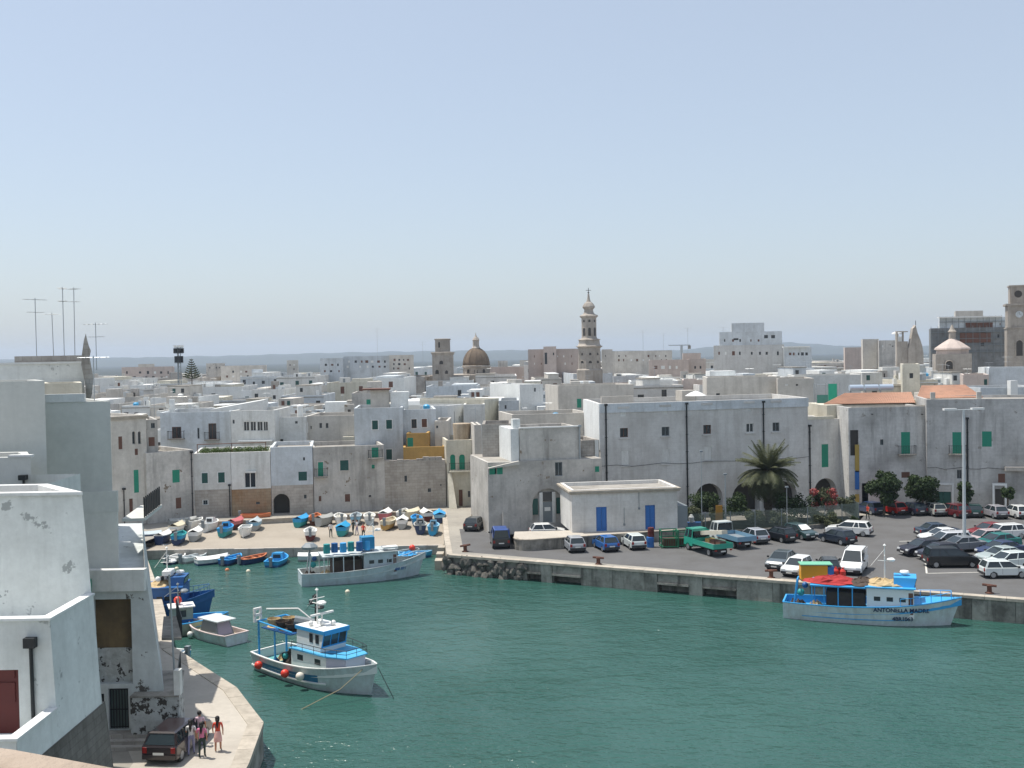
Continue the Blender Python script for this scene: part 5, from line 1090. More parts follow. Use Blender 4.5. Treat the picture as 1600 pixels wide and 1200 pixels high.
MB().box(-.22, LL + .22, -.22, -.003, HH - .42, HH - .25).box(-.32, LL + .32, -.32, -.003, HH - .25, HH - .08).box(-.22, -.003, -.003, 6.8, HH - .42, HH - .25).box(-.32, -.003, -.003, 6.9, HH - .25, HH - .08).box(LL + .003, LL + .32, -.003, 6.9, HH - .25, HH - .08).build('cornice', MCOP, ks)
for uu, vv in ((975, 793), (998, 768)):
    x, z = lc(uu, vv); MB().tube((x, -.08, z), (x, -.08, z - 1.6), .025, 5).box(x - .08, x + .08, -.15, -.003, z - 1.8, z - 1.6).build('conduit', GREYP, ks)
x, z = lc(892, 800)
MB().box(LL + .01, LL + 1.2, .5, 5, 0, 2.2).build('dark_lean_to', GREYP, ks)
# ---------------------------------------------------------------- lamp posts and poles
g = gnd(1507, 857); lp = empty('street_lamp', 'very tall double-headed street lamp standing among the parked cars', 'street lamp', g, .1)
zh = at(1503, 640, g.y).z; MB().tube((0, 0, 0), (0, 0, zh), .17, 10, .11).tube((-1.1, 0, zh - .02), (1.1, 0, zh - .02), .05, 6).build('pole', plain('lamp_grey', c('#bcc2c3'), .5, noise=.06), lp); MB().lathe([(.3, 0), (.3, .5), (.2, .55)], 10).build('base', GREYP, lp)
for s in (-1, 1): MB().box(s * 1.35 - .6, s * 1.35 + .6, -.2, .2, zh - .04, zh + .14).build('lamp_head', WHITEP, lp)
for (u, vt_, vb, lab, r_) in ((1134, 742, 832, 'pale steel pole beside the white flatbed truck', .1), (1097, 706, 836, 'thin grey pole with a small head left of the palm', .05), (1230, 762, 830, 'slim dark post in front of the palm garden', .045)):
    g = gnd(u, vb); o = empty('pole', lab, 'pole', g); zh = at(u, vt_, g.y).z; MB().tube((0, 0, 0), (0, 0, zh), r_, 8, r_ * .7).build('shaft', GALV, o); MB().box(-.16, .16, -.16, .16, zh, zh + .15).build('head', GREYP, o)

# ---------------------------------------------------------------- vehicles
TYRE = BLACK; RIM = plain('wheel_rim', c('#a3a6a8'), .35, .6); CGLASS = plain('car_glass', (.02, .03, .035, 1), .06, spec=.7); RED_L = plain('tail_lamp', c('#8f1a14'), .3); HEAD_L = plain('head_lamp', c('#dfe2e2'), .15); PLATE = plain('number_plate', c('#d8d8d2'), .5); TRIM = plain('black_trim', (.03, .03, .032, 1), .6)
CARS = {}  # kind: length, width, height, body profile (x,z), cabin bottom x0,x1, cabin top x0,x1, belt z
SPEC = {
 'hatch': (3.7, 1.6, 1.42, [(-1.85, .3), (-1.86, .75), (-1.8, .9), (1.0, .9), (1.72, .76), (1.84, .6), (1.85, .3)], (-1.72, 1.0), (-1.35, .2), .9),
 'sedan': (4.3, 1.68, 1.4, [(-2.15, .32), (-2.16, .85), (-2.05, .95), (-1.35, .97), (1.05, .92), (1.95, .8), (2.13, .62), (2.15, .32)], (-1.55, 1.05), (-.95, .25), .93),
 'wagon': (4.4, 1.7, 1.45, [(-2.2, .3), (-2.2, .85), (-2.14, .93), (1.1, .93), (2.0, .8), (2.18, .6), (2.2, .3)], (-2.1, 1.1), (-1.8, .35), .93),
 'mpv': (4.4, 1.78, 1.68, [(-2.2, .3), (-2.2, .95), (-2.14, 1.05), (1.2, 1.05), (1.95, .88), (2.18, .65), (2.2, .3)], (-2.12, 1.5), (-1.9, .35), 1.05),
 'van': (4.2, 1.75, 1.9, [(-2.1, .32), (-2.1, 1.0), (-2.08, 1.1), (1.1, 1.1), (1.9, .9), (2.08, .65), (2.1, .32)], (-2.08, 1.3), (-2.0, .5), 1.1),
 'uno': (3.65, 1.56, 1.42, [(-1.82, .3), (-1.83, .8), (-1.78, .9), (.95, .9), (1.72, .8), (1.82, .62), (1.82, .3)], (-1.76, 1.0), (-1.5, .25), .9)}
def arch_prof(prof, xs_, r=.33):
    """close the body outline along the bottom with wheel arches"""
    out = list(prof); zb = prof[0][1]; xs_ = sorted(xs_, reverse=True)
    for x in xs_:
        for k in range(7): a = PI * k / 6; out.append((x + r * math.cos(a), max(zb, .28) + r * math.sin(a)))
    return out
def car_meshes(kind):
    if kind in CARS: return CARS[kind]
    L, W, Ht, prof, cb, ct, belt = SPEC[kind]; wx = (L / 2 - .72, -L / 2 + .66); hw_ = W / 2
    pts = arch_prof(prof, wx); n = len(pts); b = MB()
    cxm = 0.
    def ring(y, k, dz): return [(x * k, y, (z - .3) * (1 - dz) + .3) for x, z in pts]
    rings = [ring(-hw_, .965, .05), ring(-hw_ + .03, .985, .02), ring(-hw_ + .16, 1, 0), ring(hw_ - .16, 1, 0), ring(hw_ - .03, .985, .02), ring(hw_, .965, .05)]
    vs = [p for r in rings for p in r]; fs = []
    for k in range(len(rings) - 1): fs += [(k * n + i, k * n + (i + 1) % n, (k + 1) * n + (i + 1) % n, (k + 1) * n + i) for i in range(n)]
    bm = bmesh.new(); bv = [bm.verts.new(p) for p in vs]; 
    for f in fs: bm.faces.new([bv[i] for i in f])
    for k in (0, len(rings) - 1):
        f = bm.faces.new([bv[k * n + i] for i in range(n)]); bmesh.ops.triangulate(bm, faces=[f])
    bmesh.ops.recalc_face_normals(bm, faces=bm.faces[:]); body = bpy.data.meshes.new('body'); bm.to_mesh(body); bm.free(); body.materials.append(None)
    # roof and pillars
    b = MB(); bw, tw = hw_ - .05, hw_ - .2; (x0, x1), (x2, x3) = cb, ct; zt = Ht
    b.prism([(x2 - .03, -tw - .01, zt - .05), (x3 + .03, -tw - .01, zt - .05), (x3 + .03, tw + .01, zt - .05), (x2 - .03, tw + .01, zt - .05)], [(x2 + .1, -tw + .1, zt), (x3 - .12, -tw + .1, zt), (x3 - .12, tw - .1, zt), (x2 + .1, tw - .1, zt)])
    def pil(xb, xt, w=.05):
        for s in (-1, 1):
            b.add([(xb - w, s * bw, belt), (xb + w, s * bw, belt), (xt + w, s * tw, zt - .04), (xt - w, s * tw, zt - .04), (xb - w, s * (bw - .06), belt), (xb + w, s * (bw - .06), belt), (xt + w, s * (tw - .06), zt - .04), (xt - w, s * (tw - .06), zt - .04)], [(0, 1, 2, 3), (4, 5, 6, 7), (0, 4, 7, 3), (1, 5, 6, 2)])
    pil(x0 + .05, x2 + .03, .07 if kind != 'van' else .1); pil(x1 - .04, x3 - .02, .045); xm = (x0 + x1) / 2 - .05; pil(xm, (x2 + x3) / 2 - .02, .045)
    if kind in ('wagon', 'mpv'): pil(x0 + .95, x2 + .75, .04)
    if kind == 'van': b.box(x2, xm, -bw + .005, -bw + .03, belt, zt - .06).box(x2, xm, bw - .03, bw - .005, belt, zt - .06)
    roof = b.mesh('roof', [None])
    g = MB(); i_ = .03
    ws = MB().quad((x1, -bw + .05, belt), (x1, bw - .05, belt), (x3, tw - .03, zt - .05), (x3, -tw + .03, zt - .05)).mesh('windscreen', [CGLASS])
    rw_ = MB().quad((x0, -bw + .07, belt + .02), (x0, bw - .07, belt + .02), (x2, tw - .05, zt - .07), (x2, -tw + .05, zt - .07)).mesh('rear_window', [CGLASS])
    sw_ = [MB().quad((x0 + .02, s * (bw - i_), belt), (x1 - .02, s * (bw - i_), belt), (x3, s * (tw - i_), zt - .05), (x2, s * (tw - i_), zt - .05)).mesh('side_window', [CGLASS]) for s in (-1, 1)]
    tyre = MB(); tyre.lathe([(.2, -.1), (.29, -.1), (.31, -.06), (.31, .06), (.29, .1), (.2, .1)], 16); tm = tyre.mesh('wheel', [TYRE]); tm.transform(Matrix.Rotation(PI / 2, 4, 'X'))
    rm = MB().lathe([(.05, -.105), (.2, -.103), (.21, -.02), (.21, .02), (.2, .103), (.05, .105)], 12).mesh('rim', [RIM]); rm.transform(Matrix.Rotation(PI / 2, 4, 'X'))
    zf = .62; xf, xr = L / 2, -L / 2
    hl = MB().box(xf - .12, xf + .012, -.17, .17, .56, .7).mesh('headlight', [HEAD_L]); tl = MB().box(xr - .022, xr + .08, -.1, .1, .6, .86).mesh('tail_light', [RED_L])
    bf = MB().box(xf - .1, xf + .06, -hw_ + .06, hw_ - .06, .32, .5).mesh('bumper', [None]); br_ = MB().box(xr - .06, xr + .1, -hw_ + .06, hw_ - .06, .32, .52).mesh('bumper', [None])
    pl = MB().box(xr - .075, xr - .062, -.26, .26, .53 if kind != 'x' else .4, .64).mesh('number_plate', [PLATE]); pf_ = MB().box(xf + .062, xf + .075, -.24, .24, .36, .46).mesh('number_plate', [PLATE])
    mr = [MB().box(x1 - .25, x1 - .1, s * (hw_ + .1) - .08, s * (hw_ + .1) + .08, belt, belt + .14).mesh('mirror', [None]) for s in (-1, 1)]
    seam = MB()
    for s in (-1, 1):
        for xx in (x1 - .15, xm, ): seam.box(xx - .008, xx + .008, s * hw_ * .995 - .008, s * hw_ * .995 + .008, .38, belt - .04)
    under = MB().box(-L / 2 + .15, L / 2 - .15, -hw_ + .2, hw_ - .2, .2, .38).mesh('underbody', [TRIM])
    CARS[kind] = (body, roof, ws, rw_, sw_, tm, rm, wx, hl, tl, bf, br_, pl, pf_, mr, seam.mesh('door_seam', [TRIM]), under, hw_); return CARS[kind]
PAINT = {}
def paint(hexc, rough=.3):
    if hexc not in PAINT: PAINT[hexc] = plain('car_paint_' + str(len(PAINT)), c(hexc), rough, 0, .5, .03, coat=.6)
    return PAINT[hexc]
def car(label, u, v, deg, kind, col, group=None, bump=True, name='parked_car', z=0., roofcol=None, cat='car'):
    body, roof, ws, rw_, sw_, tm, rm, wx, hl, tl, bf, br_, pl, pf_, mr, seam, under, hw_ = car_meshes(kind); P = gnd(u, v, z) + Vector((0, .9, 0)); P.z = z + .0
    t = empty(name, label, cat, P, math.radians(deg), group); pt = paint(col); tr = TRIM if bump else pt
    link('body', body, t, mat=pt); link('roof', roof, t, mat=paint(roofcol) if roofcol else pt); link('windscreen', ws, t); link('rear_window', rw_, t)
    for m_ in sw_: link('side_window', m_, t)
    for x in wx:
        for s in (-1, 1): w = link('wheel', tm, t, (x, s * (hw_ - .11), .31)); link('rim', rm, w)
    for s in (-1, 1): link('headlight', hl, t, (0, s * (hw_ - .25), 0)); link('tail_light', tl, t, (0, s * (hw_ - .17), 0))
    link('bumper', bf, t, mat=tr); link('bumper', br_, t, mat=tr); link('number_plate', pl, t); link('number_plate', pf_, t); link('door_seam', seam, t); link('underbody', under, t)
    for m_ in mr: link('mirror', m_, t, mat=tr)
    return t
G1 = 'cars parked in front of the mottled house'; G2 = 'cars parked along the garden fence'; G3 = 'left column of cars by the lamp post'; G4 = 'right column of cars at the edge'; G5 = 'cars on the quay'
for a_ in (
 ('dark blue hatchback at the left end of the row before the mottled house', 1362, 804, 112, 'hatch', '#27395a', G1), ('bright red hatchback in the row before the mottled house', 1397, 804, 112, 'hatch', '#c02a22', G1),
 ('dark navy car between the red hatchback and the silver boxy one', 1430, 805, 104, 'hatch', '#1d2436', G1), ('silver boxy hatchback beneath the dark garage door', 1463, 806, 95, 'uno', '#b9b9b0', G1),
 ('dark red wagon just left of the lamp post in the back row', 1493, 808, 105, 'wagon', '#5c1a20', G1), ('dark green hatchback just right of the lamp post in the back row', 1526, 808, 75, 'hatch', '#12403a', G1),
 ('silver-grey hatchback before the dark doorway on the right', 1559, 810, 95, 'hatch', '#9c9a9f', G1), ('white hatchback at the right end of the back row', 1594, 810, 95, 'hatch', '#d8dad8', G1),
 ('silver hatchback beside the white flatbed truck', 1181, 849, 106, 'hatch', '#a9aeb6', G2), ('black hatchback seen from behind right of the silver one by the fence', 1222, 847, 115, 'hatch', '#15191f', G2),
 ('dark green car nosed towards the quay with a white sunshade', 1254, 843, -65, 'hatch', '#2b4445', G2), ('dark slate sedan parked near the garden fence corner', 1313, 851, 118, 'hatch', '#1f2a38', G2), ('white estate car nosed into the garden fence corner', 1331, 838, 150, 'wagon', '#e2e3e0', G2),
 ('silver small car seen from behind below the kiosk building', 898, 862, 98, 'hatch', '#9fa3a8', G5), ('mid blue hatchback below the left blue door', 948, 861, 104, 'hatch', '#2a62a4', G5), ('white hatchback between the blue car and the blue barrel', 992, 858, 100, 'uno', '#d2d9d6', G5),
 ('dark grey car in the road mouth at the corner of the arched house', 742, 829, 75, 'hatch', '#343b3f', G5),
 ('dark grey saloon facing the quay left of the white hatchback', 1226, 889, 238, 'sedan', '#4c5558', G5), ('white boxy hatchback facing the quay beside the yellow stall', 1250, 900, 235, 'uno', '#e6e8e6', G5), ('dark rounded car parked behind the yellow stall', 1300, 899, 80, 'hatch', '#3d4248', G5),
 ('slate blue car at the top of the left column by the lamp post', 1472, 841, 5, 'sedan', '#39485a', G3), ('white low car second from the top of the left column', 1478, 850, 187, 'sedan', '#dfe2e2', G3), ('dark estate with shiny pale roof third in the left column', 1486, 857, 188, 'wagon', '#27292d', G3, True, 'parked_car', 0., '#c9ccd0'),
 ('dark purple-black saloon nosing out furthest left in the left column', 1448, 869, 196, 'sedan', '#1e1d2a', G3), ('silver-grey car tucked against the lamp post', 1508, 864, 190, 'sedan', '#7d8287', G3), ('black hatchback nosing left behind the black people carrier', 1472, 876, 195, 'hatch', '#1d1c28', G3),
 ('black people carrier side-on at the front of the left column', 1493, 888, -3, 'mpv', '#10151a', G3),
 ('dark red hatchback at the top of the right column', 1552, 841, 200, 'sedan', '#7a2026', G4), ('white estate behind the turquoise car in the right column', 1572, 844, 190, 'wagon', '#dcdedd', G4), ('pale hatchback with red nose in the right column', 1545, 853, 195, 'hatch', '#b8a8a8', G4),
 ('turquoise green saloon in the right column', 1565, 859, 198, 'sedan', '#12716c', G4), ('dark blue saloon in the right column below the turquoise car', 1570, 872, 198, 'sedan', '#23345a', G4), ('pale silver saloon in the right column', 1572, 882, 195, 'sedan', '#a5b1b0', G4), ('white car between the silver saloon and the boxy hatchback', 1582, 891, 195, 'hatch', '#cfd9d6', G4),
 ('white boxy hatchback side-on at the front of the right column', 1577, 905, -2, 'uno', '#d3dad8', G4)):
    car(*a_)
car('white delivery van facing the quay left of the open parking aisle', 1340, 896, 244, 'van', '#e8eaea', G5, name='delivery_van', cat='van')
car('dark boxy van with a blue roof seen from behind at the platform corner', 781, 855, 95, 'van', '#20262c', G5, name='parked_van', roofcol='#2c4f96', cat='van')
car('white car mostly hidden behind the platform wall by the arched house', 856, 841, 5, 'hatch', '#e3e4e2', G5)
nc = car('dark maroon-black estate car parked on the near quay beside the group of walkers', 270, 1181, 84, 'wagon', '#241a1c', bump=False)
nc.scale = (1, 1, 1)
for o in list(COL.objects):
    if o.get('label', '').endswith('with a white sunshade'): MB().quad((1.0, -.6, .99), (1.0, .6, .99), (.32, .5, 1.40), (.32, -.5, 1.40)).build('sunshade', WHITEP, o)
def truck(label, u, v, deg, cabc, bedc, cargo=None):
    P = gnd(u, v) + Vector((0, 1.5, 0)); P.z = 0; t = empty('flatbed_truck', label, 'truck', P, math.radians(deg)); cp_, bp2 = paint(cabc), paint(bedc)
    b = MB(); b.prism([(1.1, -.9, .5), (2.6, -.9, .5), (2.6, .9, .5), (1.1, .9, .5)], [(1.1, -.9, 1.25), (2.62, -.88, 1.25), (2.62, .88, 1.25), (1.1, .9, 1.25)]); b.box(1.15, 2.3, -.78, .78, 2.0, 2.1)
    for s in (-1, 1): b.add([(1.1, s * .88, 1.25), (1.25, s * .88, 1.25), (1.25, s * .78, 2.0), (1.1, s * .78, 2.0)], [(0, 1, 2, 3)]); b.tube((2.55, s * .86, 1.25), (2.28, s * .76, 2.02), .05, 4); b.tube((1.9, s * .87, 1.25), (1.85, s * .77, 2.02), .04, 4)
    b.build('cab', cp_, t)
    MB().quad((2.58, -.84, 1.25), (2.58, .84, 1.25), (2.28, .74, 2.0), (2.28, -.74, 2.0)).build('windscreen', CGLASS, t); MB().quad((1.12, -.7, 1.3), (1.12, .7, 1.3), (1.14, .66, 1.92), (1.14, -.66, 1.92)).build('rear_window', CGLASS, t)
    for s in (-1, 1): MB().quad((1.3, s * .85, 1.27), (2.5, s * .85, 1.27), (2.25, s * .765, 1.98), (1.3, s * .765, 1.98)).build('side_window', CGLASS, t)
    b = MB().box(-2.7, 1.0, -1, 1, .78, .9); b.build('flatbed', GREYP, t)
    for x0, x1, y0, y1 in ((-2.75, 1.05, -1.05, -1.0), (-2.75, 1.05, 1.0, 1.05), (-2.8, -2.75, -1.05, 1.05), (1.0, 1.05, -1, 1)): MB().box(x0, x1, y0, y1, .8, 1.25).build('side_board', bp2, t)
    MB().box(-2.6, 2.5, -.35, .35, .45, .777).build('chassis', TRIM, t)
    tm, rm = car_meshes('van')[5:7]
    for x in (1.9, -1.7):
        for s in (-1, 1): w = link('wheel', tm, t, (x, s * .78, .38), 0, (1.2,) * 3); link('rim', rm, w)
    for s in (-1, 1): MB().box(-2.83, -2.8, s * .8 - .12, s * .8 + .12, .6, .74).build('tail_light', RED_L, t); MB().box(2.6, 2.64, s * .6 - .13, s * .6 + .13, .75, .9).build('headlight', HEAD_L, t)
    MB().box(-2.82, -2.79, -.25, .25, .5, .62).build('number_plate', PLATE, t)
    if cargo:
        q = MB().box(-2.9, .9, -.1, .5, 1.3, 1.65, M=Matrix.Rotation(.16, 4, 'Y') @ Matrix.Translation((0, -.5, .35))); tag(q.build('plank_load', MCR, None, P, math.radians(deg)), 'long pale bundle of planks sticking out of the green truck bed', 'planks')
        MB().box(1.0, 1.05, -.95, .95, 1.9, 2.0).box(1.0, 1.05, -.95, -.88, 1.25, 1.9).box(1.0, 1.05, .88, .95, 1.25, 1.9).build('headboard', bp2, t)
        for k in range(3): tag(MB().box(-1.9 + k * .9, -1.2 + k * .9, -.9, -.2, .91, 1.25).build('crate', (BROWN, RUST, MOC)[k], None, P, math.radians(deg)), ('brown wooden crate at the tail of the green truck bed', 'rusty crate in the middle of the green truck bed', 'ochre crate nearest the cab of the green truck')[k], 'crate')
truck('green flatbed truck loaded with planks and crates by the green cages', 1109, 868, 112, '#2f9a84', '#2f9a84', True)
truck('white flatbed truck with blue-edged sideboards beside the green truck', 1148, 856, 110, '#d5dbd8', '#6c93ab')
# cages and barrels
def cage(label, u, v, w, d_, h, mat, rz=0.):
    P = gnd(u, v); t = empty('fish_cage', label, 'cage', P, rz, 'green steel cages beside the trucks'); b = MB()
    for x in (0, w):
        for y in (0, d_): b.box(x - .05, x + .05, y - .05, y + .05, 0, h)
    for z in (.15, h * .55, h - .05):
        b.box(.05, w - .05, -.04, .04, z - .04, z + .04).box(.05, w - .05, d_ - .04, d_ + .04, z - .04, z + .04).box(-.04, .04, .05, d_ - .05, z - .04, z + .04).box(w - .04, w + .04, .05, d_ - .05, z - .04, z + .04)
    b.build('cage_frame', mat, t); b = MB()
    for i in range(1, int(w / .22)): b.box(i * .22 - .015, i * .22 + .015, -.015, .015, .19, h * .55 - .05)
    b.build('cage_bars', mat, t); MB().box(.1, w - .1, .1, d_ - .1, .12, .16).build('floor_plate', mat, t); MB().box(.2, w - .2, .25, d_ - .3, .17, h * .5).build('load', RUST, t)
CG = plain('cage_green', c('#1f6b4c'), .6, noise=.2)
cage('left green steel cage beside the blue barrel', 1034, 857, 1.6, 1.4, 1.7, CG); cage('middle green steel cage with a pale load', 1058, 855, 1.5, 1.3, 1.5, CG, .1); cage('right low green steel cage behind the green truck', 1080, 853, 1.3, 1.3, 1.6, CG, .2)
P = gnd(1016, 855); tag(MB().lathe([(.36, 0), (.38, .05), (.36, .45), (.38, .5), (.36, .95), (.34, 1.0)], 14).build('barrel', BLUEP, None, P), 'blue drum standing under a red one right of the white hatchback', 'barrel')
tag(MB().lathe([(.3, 0), (.32, .05), (.3, .45), (.32, .5), (.3, .85), (.28, .9)], 14).build('barrel', MAROON, None, P + Vector((.1, .1, 1.0))), 'dark red drum balanced on top of the blue drum', 'barrel')
P = gnd(1080, 838); t = empty('beached_boat', 'blue and white dinghy stored upright among the clutter behind the green cages', 'boat', P + Vector((0, 2, 0)))
MB().box(0, 1.4, 0, .5, 0, 1.1).build('locker', BLUEP, t); MB().lathe([(.25, 0), (.3, .5), (.1, .8)], 8, (.4, .2, 1.12)).build('float', WHITEP, t)
t['label'] = 'blue locker with a white float in the clutter behind the green cages'; t.name = 'locker'; t['category'] = 'locker'
# yellow stall
P = gnd(1252, 909); t = empty('yellow_stall', 'yellow box stall with green top standing on the quay behind the right trawler', 'stall', P, -.1)
MB().box(0, 2.1, 0, 1.1, .15, 1.35).build('counter', plain('stall_yellow', c('#cf9420'), .6, noise=.08), t); MB().box(-.06, 2.5, -.1, 1.25, 1.353, 1.42).build('top', plain('stall_green', c('#6fb294'), .6), t)
for x in (.1, 1.9): MB().tube((x, .2, 0), (x, .2, .15), .08, 8).build('foot', TRIM, t)
MB().box(2.12, 2.6, 0, .9, .15, 1.2).build('side_locker', BLUEP, t)
for k, (u, v, lab) in enumerate(((1306, 905, 'red gas bottle left of the pair behind the trawler'), (1317, 906, 'red gas bottle nearest the white delivery van'))): tag(MB().lathe([(.22, 0), (.24, .06), (.24, .7), (.15, .85), (.08, .88), (.09, 1.0)], 12).build('gas_bottle', plain('gas_red', c('#c8352a'), .5), None, gnd(u, v)), lab, 'gas bottle')

# ---------------------------------------------------------------- boats
def hull_pts(L, B, zs, zb, n=18, rake=.09, stern=.75, xoff=0.):
    """rows of stations stern to bow, each a list of points keel to gunwale for the starboard side"""
    st = []
    for i in range(n + 1):
        t = i / n; x = -L / 2 + L * t
        bb = B / 2 * (stern + (1 - stern) * min(1, t / .35) ** .7) * (1 - max(0, (t - .5) / .5) ** 2.3); bb = max(bb, .02)
        sh = zs + (zb - zs) * t ** 2.4 + .12 * (1 - t) ** 2
        row = []
        for k, (fb, fz) in enumerate(((.0, -.5), (.72, -.3), (.84, 0.), (.91, .35), (.96, .7), (1., 1.))):
            z = fz if fz <= 0 else sh * fz
            pull = rake * L * (1 - (k / 5)) * t ** 3; w = bb * (fb if t < .6 else fb ** (1 + (t - .6) * 3.))
            row.append((x - pull, w, z))
        st.append(row)
    return st
def hull(parent, L, B, zs, zb, mh, mcap, mdeck, mb_=None, stern=.75, deckdrop=.55, rake=.09, capw=.1, rows_bot=2):
    st = hull_pts(L, B, zs, zb, rake=rake, stern=stern); n = len(st); K = 6
    b = MB(); bb_ = MB()
    for s in (1, -1):
        for i in range(n - 1):
            for k in range(K - 1):
                q = [st[i][k], st[i + 1][k], st[i + 1][k + 1], st[i][k + 1]]; q = [(x, y * s, z) for x, y, z in q]
                (bb_ if k < rows_bot else b).quad(*q)
    for k in range(K - 1):
        p, q = st[0][k], st[0][k + 1]; (bb_ if k < rows_bot else b).quad((p[0], -p[1], p[2]), (p[0], p[1], p[2]), (q[0], q[1], q[2]), (q[0], -q[1], q[2]))
        p, q = st[-1][k], st[-1][k + 1]; b.quad((p[0], -p[1], p[2]), (p[0], p[1], p[2]), (q[0], q[1], q[2]), (q[0], -q[1], q[2]))
    hb_ = b.build('hull', mh, parent, smooth=True)
    bb_.build('hull_bottom', mb_ or MAROON, parent, smooth=True)
    d = MB(); ins = MB(); cap = MB(); dz = deckdrop
    for i in range(n - 1):
        (xa, ya, za), (xb, yb, zb_) = st[i][5], st[i + 1][5]; ia, ib = max(ya - capw, .0), max(yb - capw, .0)
        for s in (1, -1):
            cap.quad((xa, s * (ya + .03), za), (xb, s * (yb + .03), zb_), (xb, s * (yb + .03), zb_ + .06), (xa, s * (ya + .03), za + .06)); cap.quad((xa, s * (ya + .03), za + .06), (xb, s * (yb + .03), zb_ + .06), (xb, s * ib, zb_ + .06), (xa, s * ia, za + .06))
            ins.quad((xa, s * ia, za + .06), (xb, s * ib, zb_ + .06), (xb, s * ib, zb_ - dz), (xa, s * ia, za - dz))
        d.quad((xa, -ia, za - dz), (xb, -ib, zb_ - dz), (xb, ib, zb_ - dz), (xa, ia, za - dz))
    (xa, ya, za) = st[0][5]; cap.box(xa - .03, xa + capw, -ya - .03, ya + .03, za + .005, za + .062); ins.quad((xa + capw, -ya, za), (xa + capw, ya, za), (xa + capw, ya, za - dz), (xa + capw, -ya, za - dz))
    cap.build('gunwale', mcap, parent); ins.build('bulwark', mcap, parent); d.build('deck', mdeck, parent)
    return st
def hpt(st, t, k=5):
    n = len(st) - 1; i = min(int(t * n), n - 1); f = t * n - i; a, b_ = Vector(st[i][k]), Vector(st[i + 1][k]); return a.lerp(b_, f)
HW = plaster('hull_white', '#cdd6d8', dirt='#8a7d6c', amount=.22, streak=.45, scale=1.2, rough=.45, bump=.06); HB = plain('hull_sky_blue', c('#3b9ed8'), .45, noise=.08); HPB = plaster('hull_pale_blue', '#c2cfd5', dirt='#87827a', amount=.22, streak=.45, scale=1.2, rough=.45, bump=.06); HDB = plain('hull_deep_blue', c('#265b93'), .45, noise=.12); HG = plaster('hull_green_grey', '#aab4a5', dirt='#6f6a58', amount=.3, streak=.5, scale=1.2, rough=.5, bump=.06); DECK = plain('deck_grey', c('#a8a59c'), .8, noise=.2); DKB = plain('deck_blue', c('#4aa3cf'), .6, noise=.1)
TEAL = plain('teal_paint', c('#2a8f8f'), .5, noise=.1); REDF = plain('red_float', c('#d8402f'), .4); NETR = plain('red_net', c('#a12f2f'), .9, noise=.4); NETB = plain('brown_net', c('#4b4038'), .95, noise=.4); NETC = plain('buff_net', c('#b7a17a'), .95, noise=.3); ROPE = plain('rope', c('#8a826a'), .9)
def railing(parent, pts, h, mat, step=1, name='guard_rail', mid=True):
    b = MB(); top = [Vector(p) + Vector((0, 0, h)) for p in pts]; b.path(top, .025, 4)
    if mid: b.path([Vector(p) + Vector((0, 0, h * .5)) for p in pts], .018, 4)
    for p, q in zip(pts[::step], top[::step]): b.tube(p, q, .02, 4)
    return b.build(name, mat, parent)
def netpile(parent, x, y, z, rx, ry, h, mat, seed=0, name='net_pile'):
    rnd = random.Random(seed); b = MB(); n = 13
    for q in range(6):
        cx, cy = x + rnd.uniform(-.45, .45) * rx, y + rnd.uniform(-.3, .3) * ry; r1, r2, h1 = rx * rnd.uniform(.45, .62), ry * rnd.uniform(.5, .72), h * rnd.uniform(.6, 1.1); rings = []
        if q == 0: cx, cy, r1, r2 = x, y, rx, ry; h1 = h * .55
        for k in range(5):
            f = k / 4; rings.append([(cx + r1 * (1 - f ** 2 * .85) * math.cos(2 * PI * i / n) * rnd.uniform(.8, 1.15), cy + r2 * (1 - f ** 2 * .85) * math.sin(2 * PI * i / n) * rnd.uniform(.8, 1.15), z + h1 * f * rnd.uniform(.65, 1.12)) for i in range(n)])
        b.add([p for r in rings for p in r], [(k * n + i, k * n + (i + 1) % n, (k + 1) * n + (i + 1) % n, (k + 1) * n + i) for k in range(4) for i in range(n)] + [tuple(4 * n + i for i in range(n))])
    return b.build(name, mat, parent, smooth=False)
def ball(parent, p, r, mat, name='fender'):
    me = bpy.data.meshes.new(name); bm = bmesh.new(); bmesh.ops.create_uvsphere(bm, u_segments=14, v_segments=9, radius=r); bm.to_mesh(me); bm.free(); me.materials.append(mat); me.polygons.foreach_set('use_smooth', [True] * len(me.polygons)); return link(name, me, parent, p)
def mast(parent, x, y, z, h, mat=WHITEP, name='mast'):
    b = MB().tube((x, y, z), (x, y, z + h), .06, 6, .03); b.tube((x, y - .6, z + h * .75), (x, y + .6, z + h * .75), .025, 4); b.tube((x, y, z + h * .9), (x - 1.0, y, z + h * .45), .015, 3); b.tube((x - .5, y, z + h * .6), (x + .5, y, z + h * .6), .025, 4)
    b.lathe([(.25, 0), (.32, .12), (.2, .22)], 10, (x + .45, y, z + h * .6)); b.lathe([(.01, -.12), (.12, 0), (.01, .12)], 6, (x, y, z + h)); return b.build(name, mat, parent)
WZ = -1.8
def place(name, label, ps, pb, cat='fishing boat', group='fishing boats moored in the harbour'):
    ps, pb = Vector(ps), Vector(pb); m_ = (ps + pb) / 2; d = pb - ps; t = empty(name, label, cat, (m_.x, m_.y, WZ), math.atan2(d.y, d.x), group); return t, d.length
def wpix(u, v): return gnd(u, v, WZ)
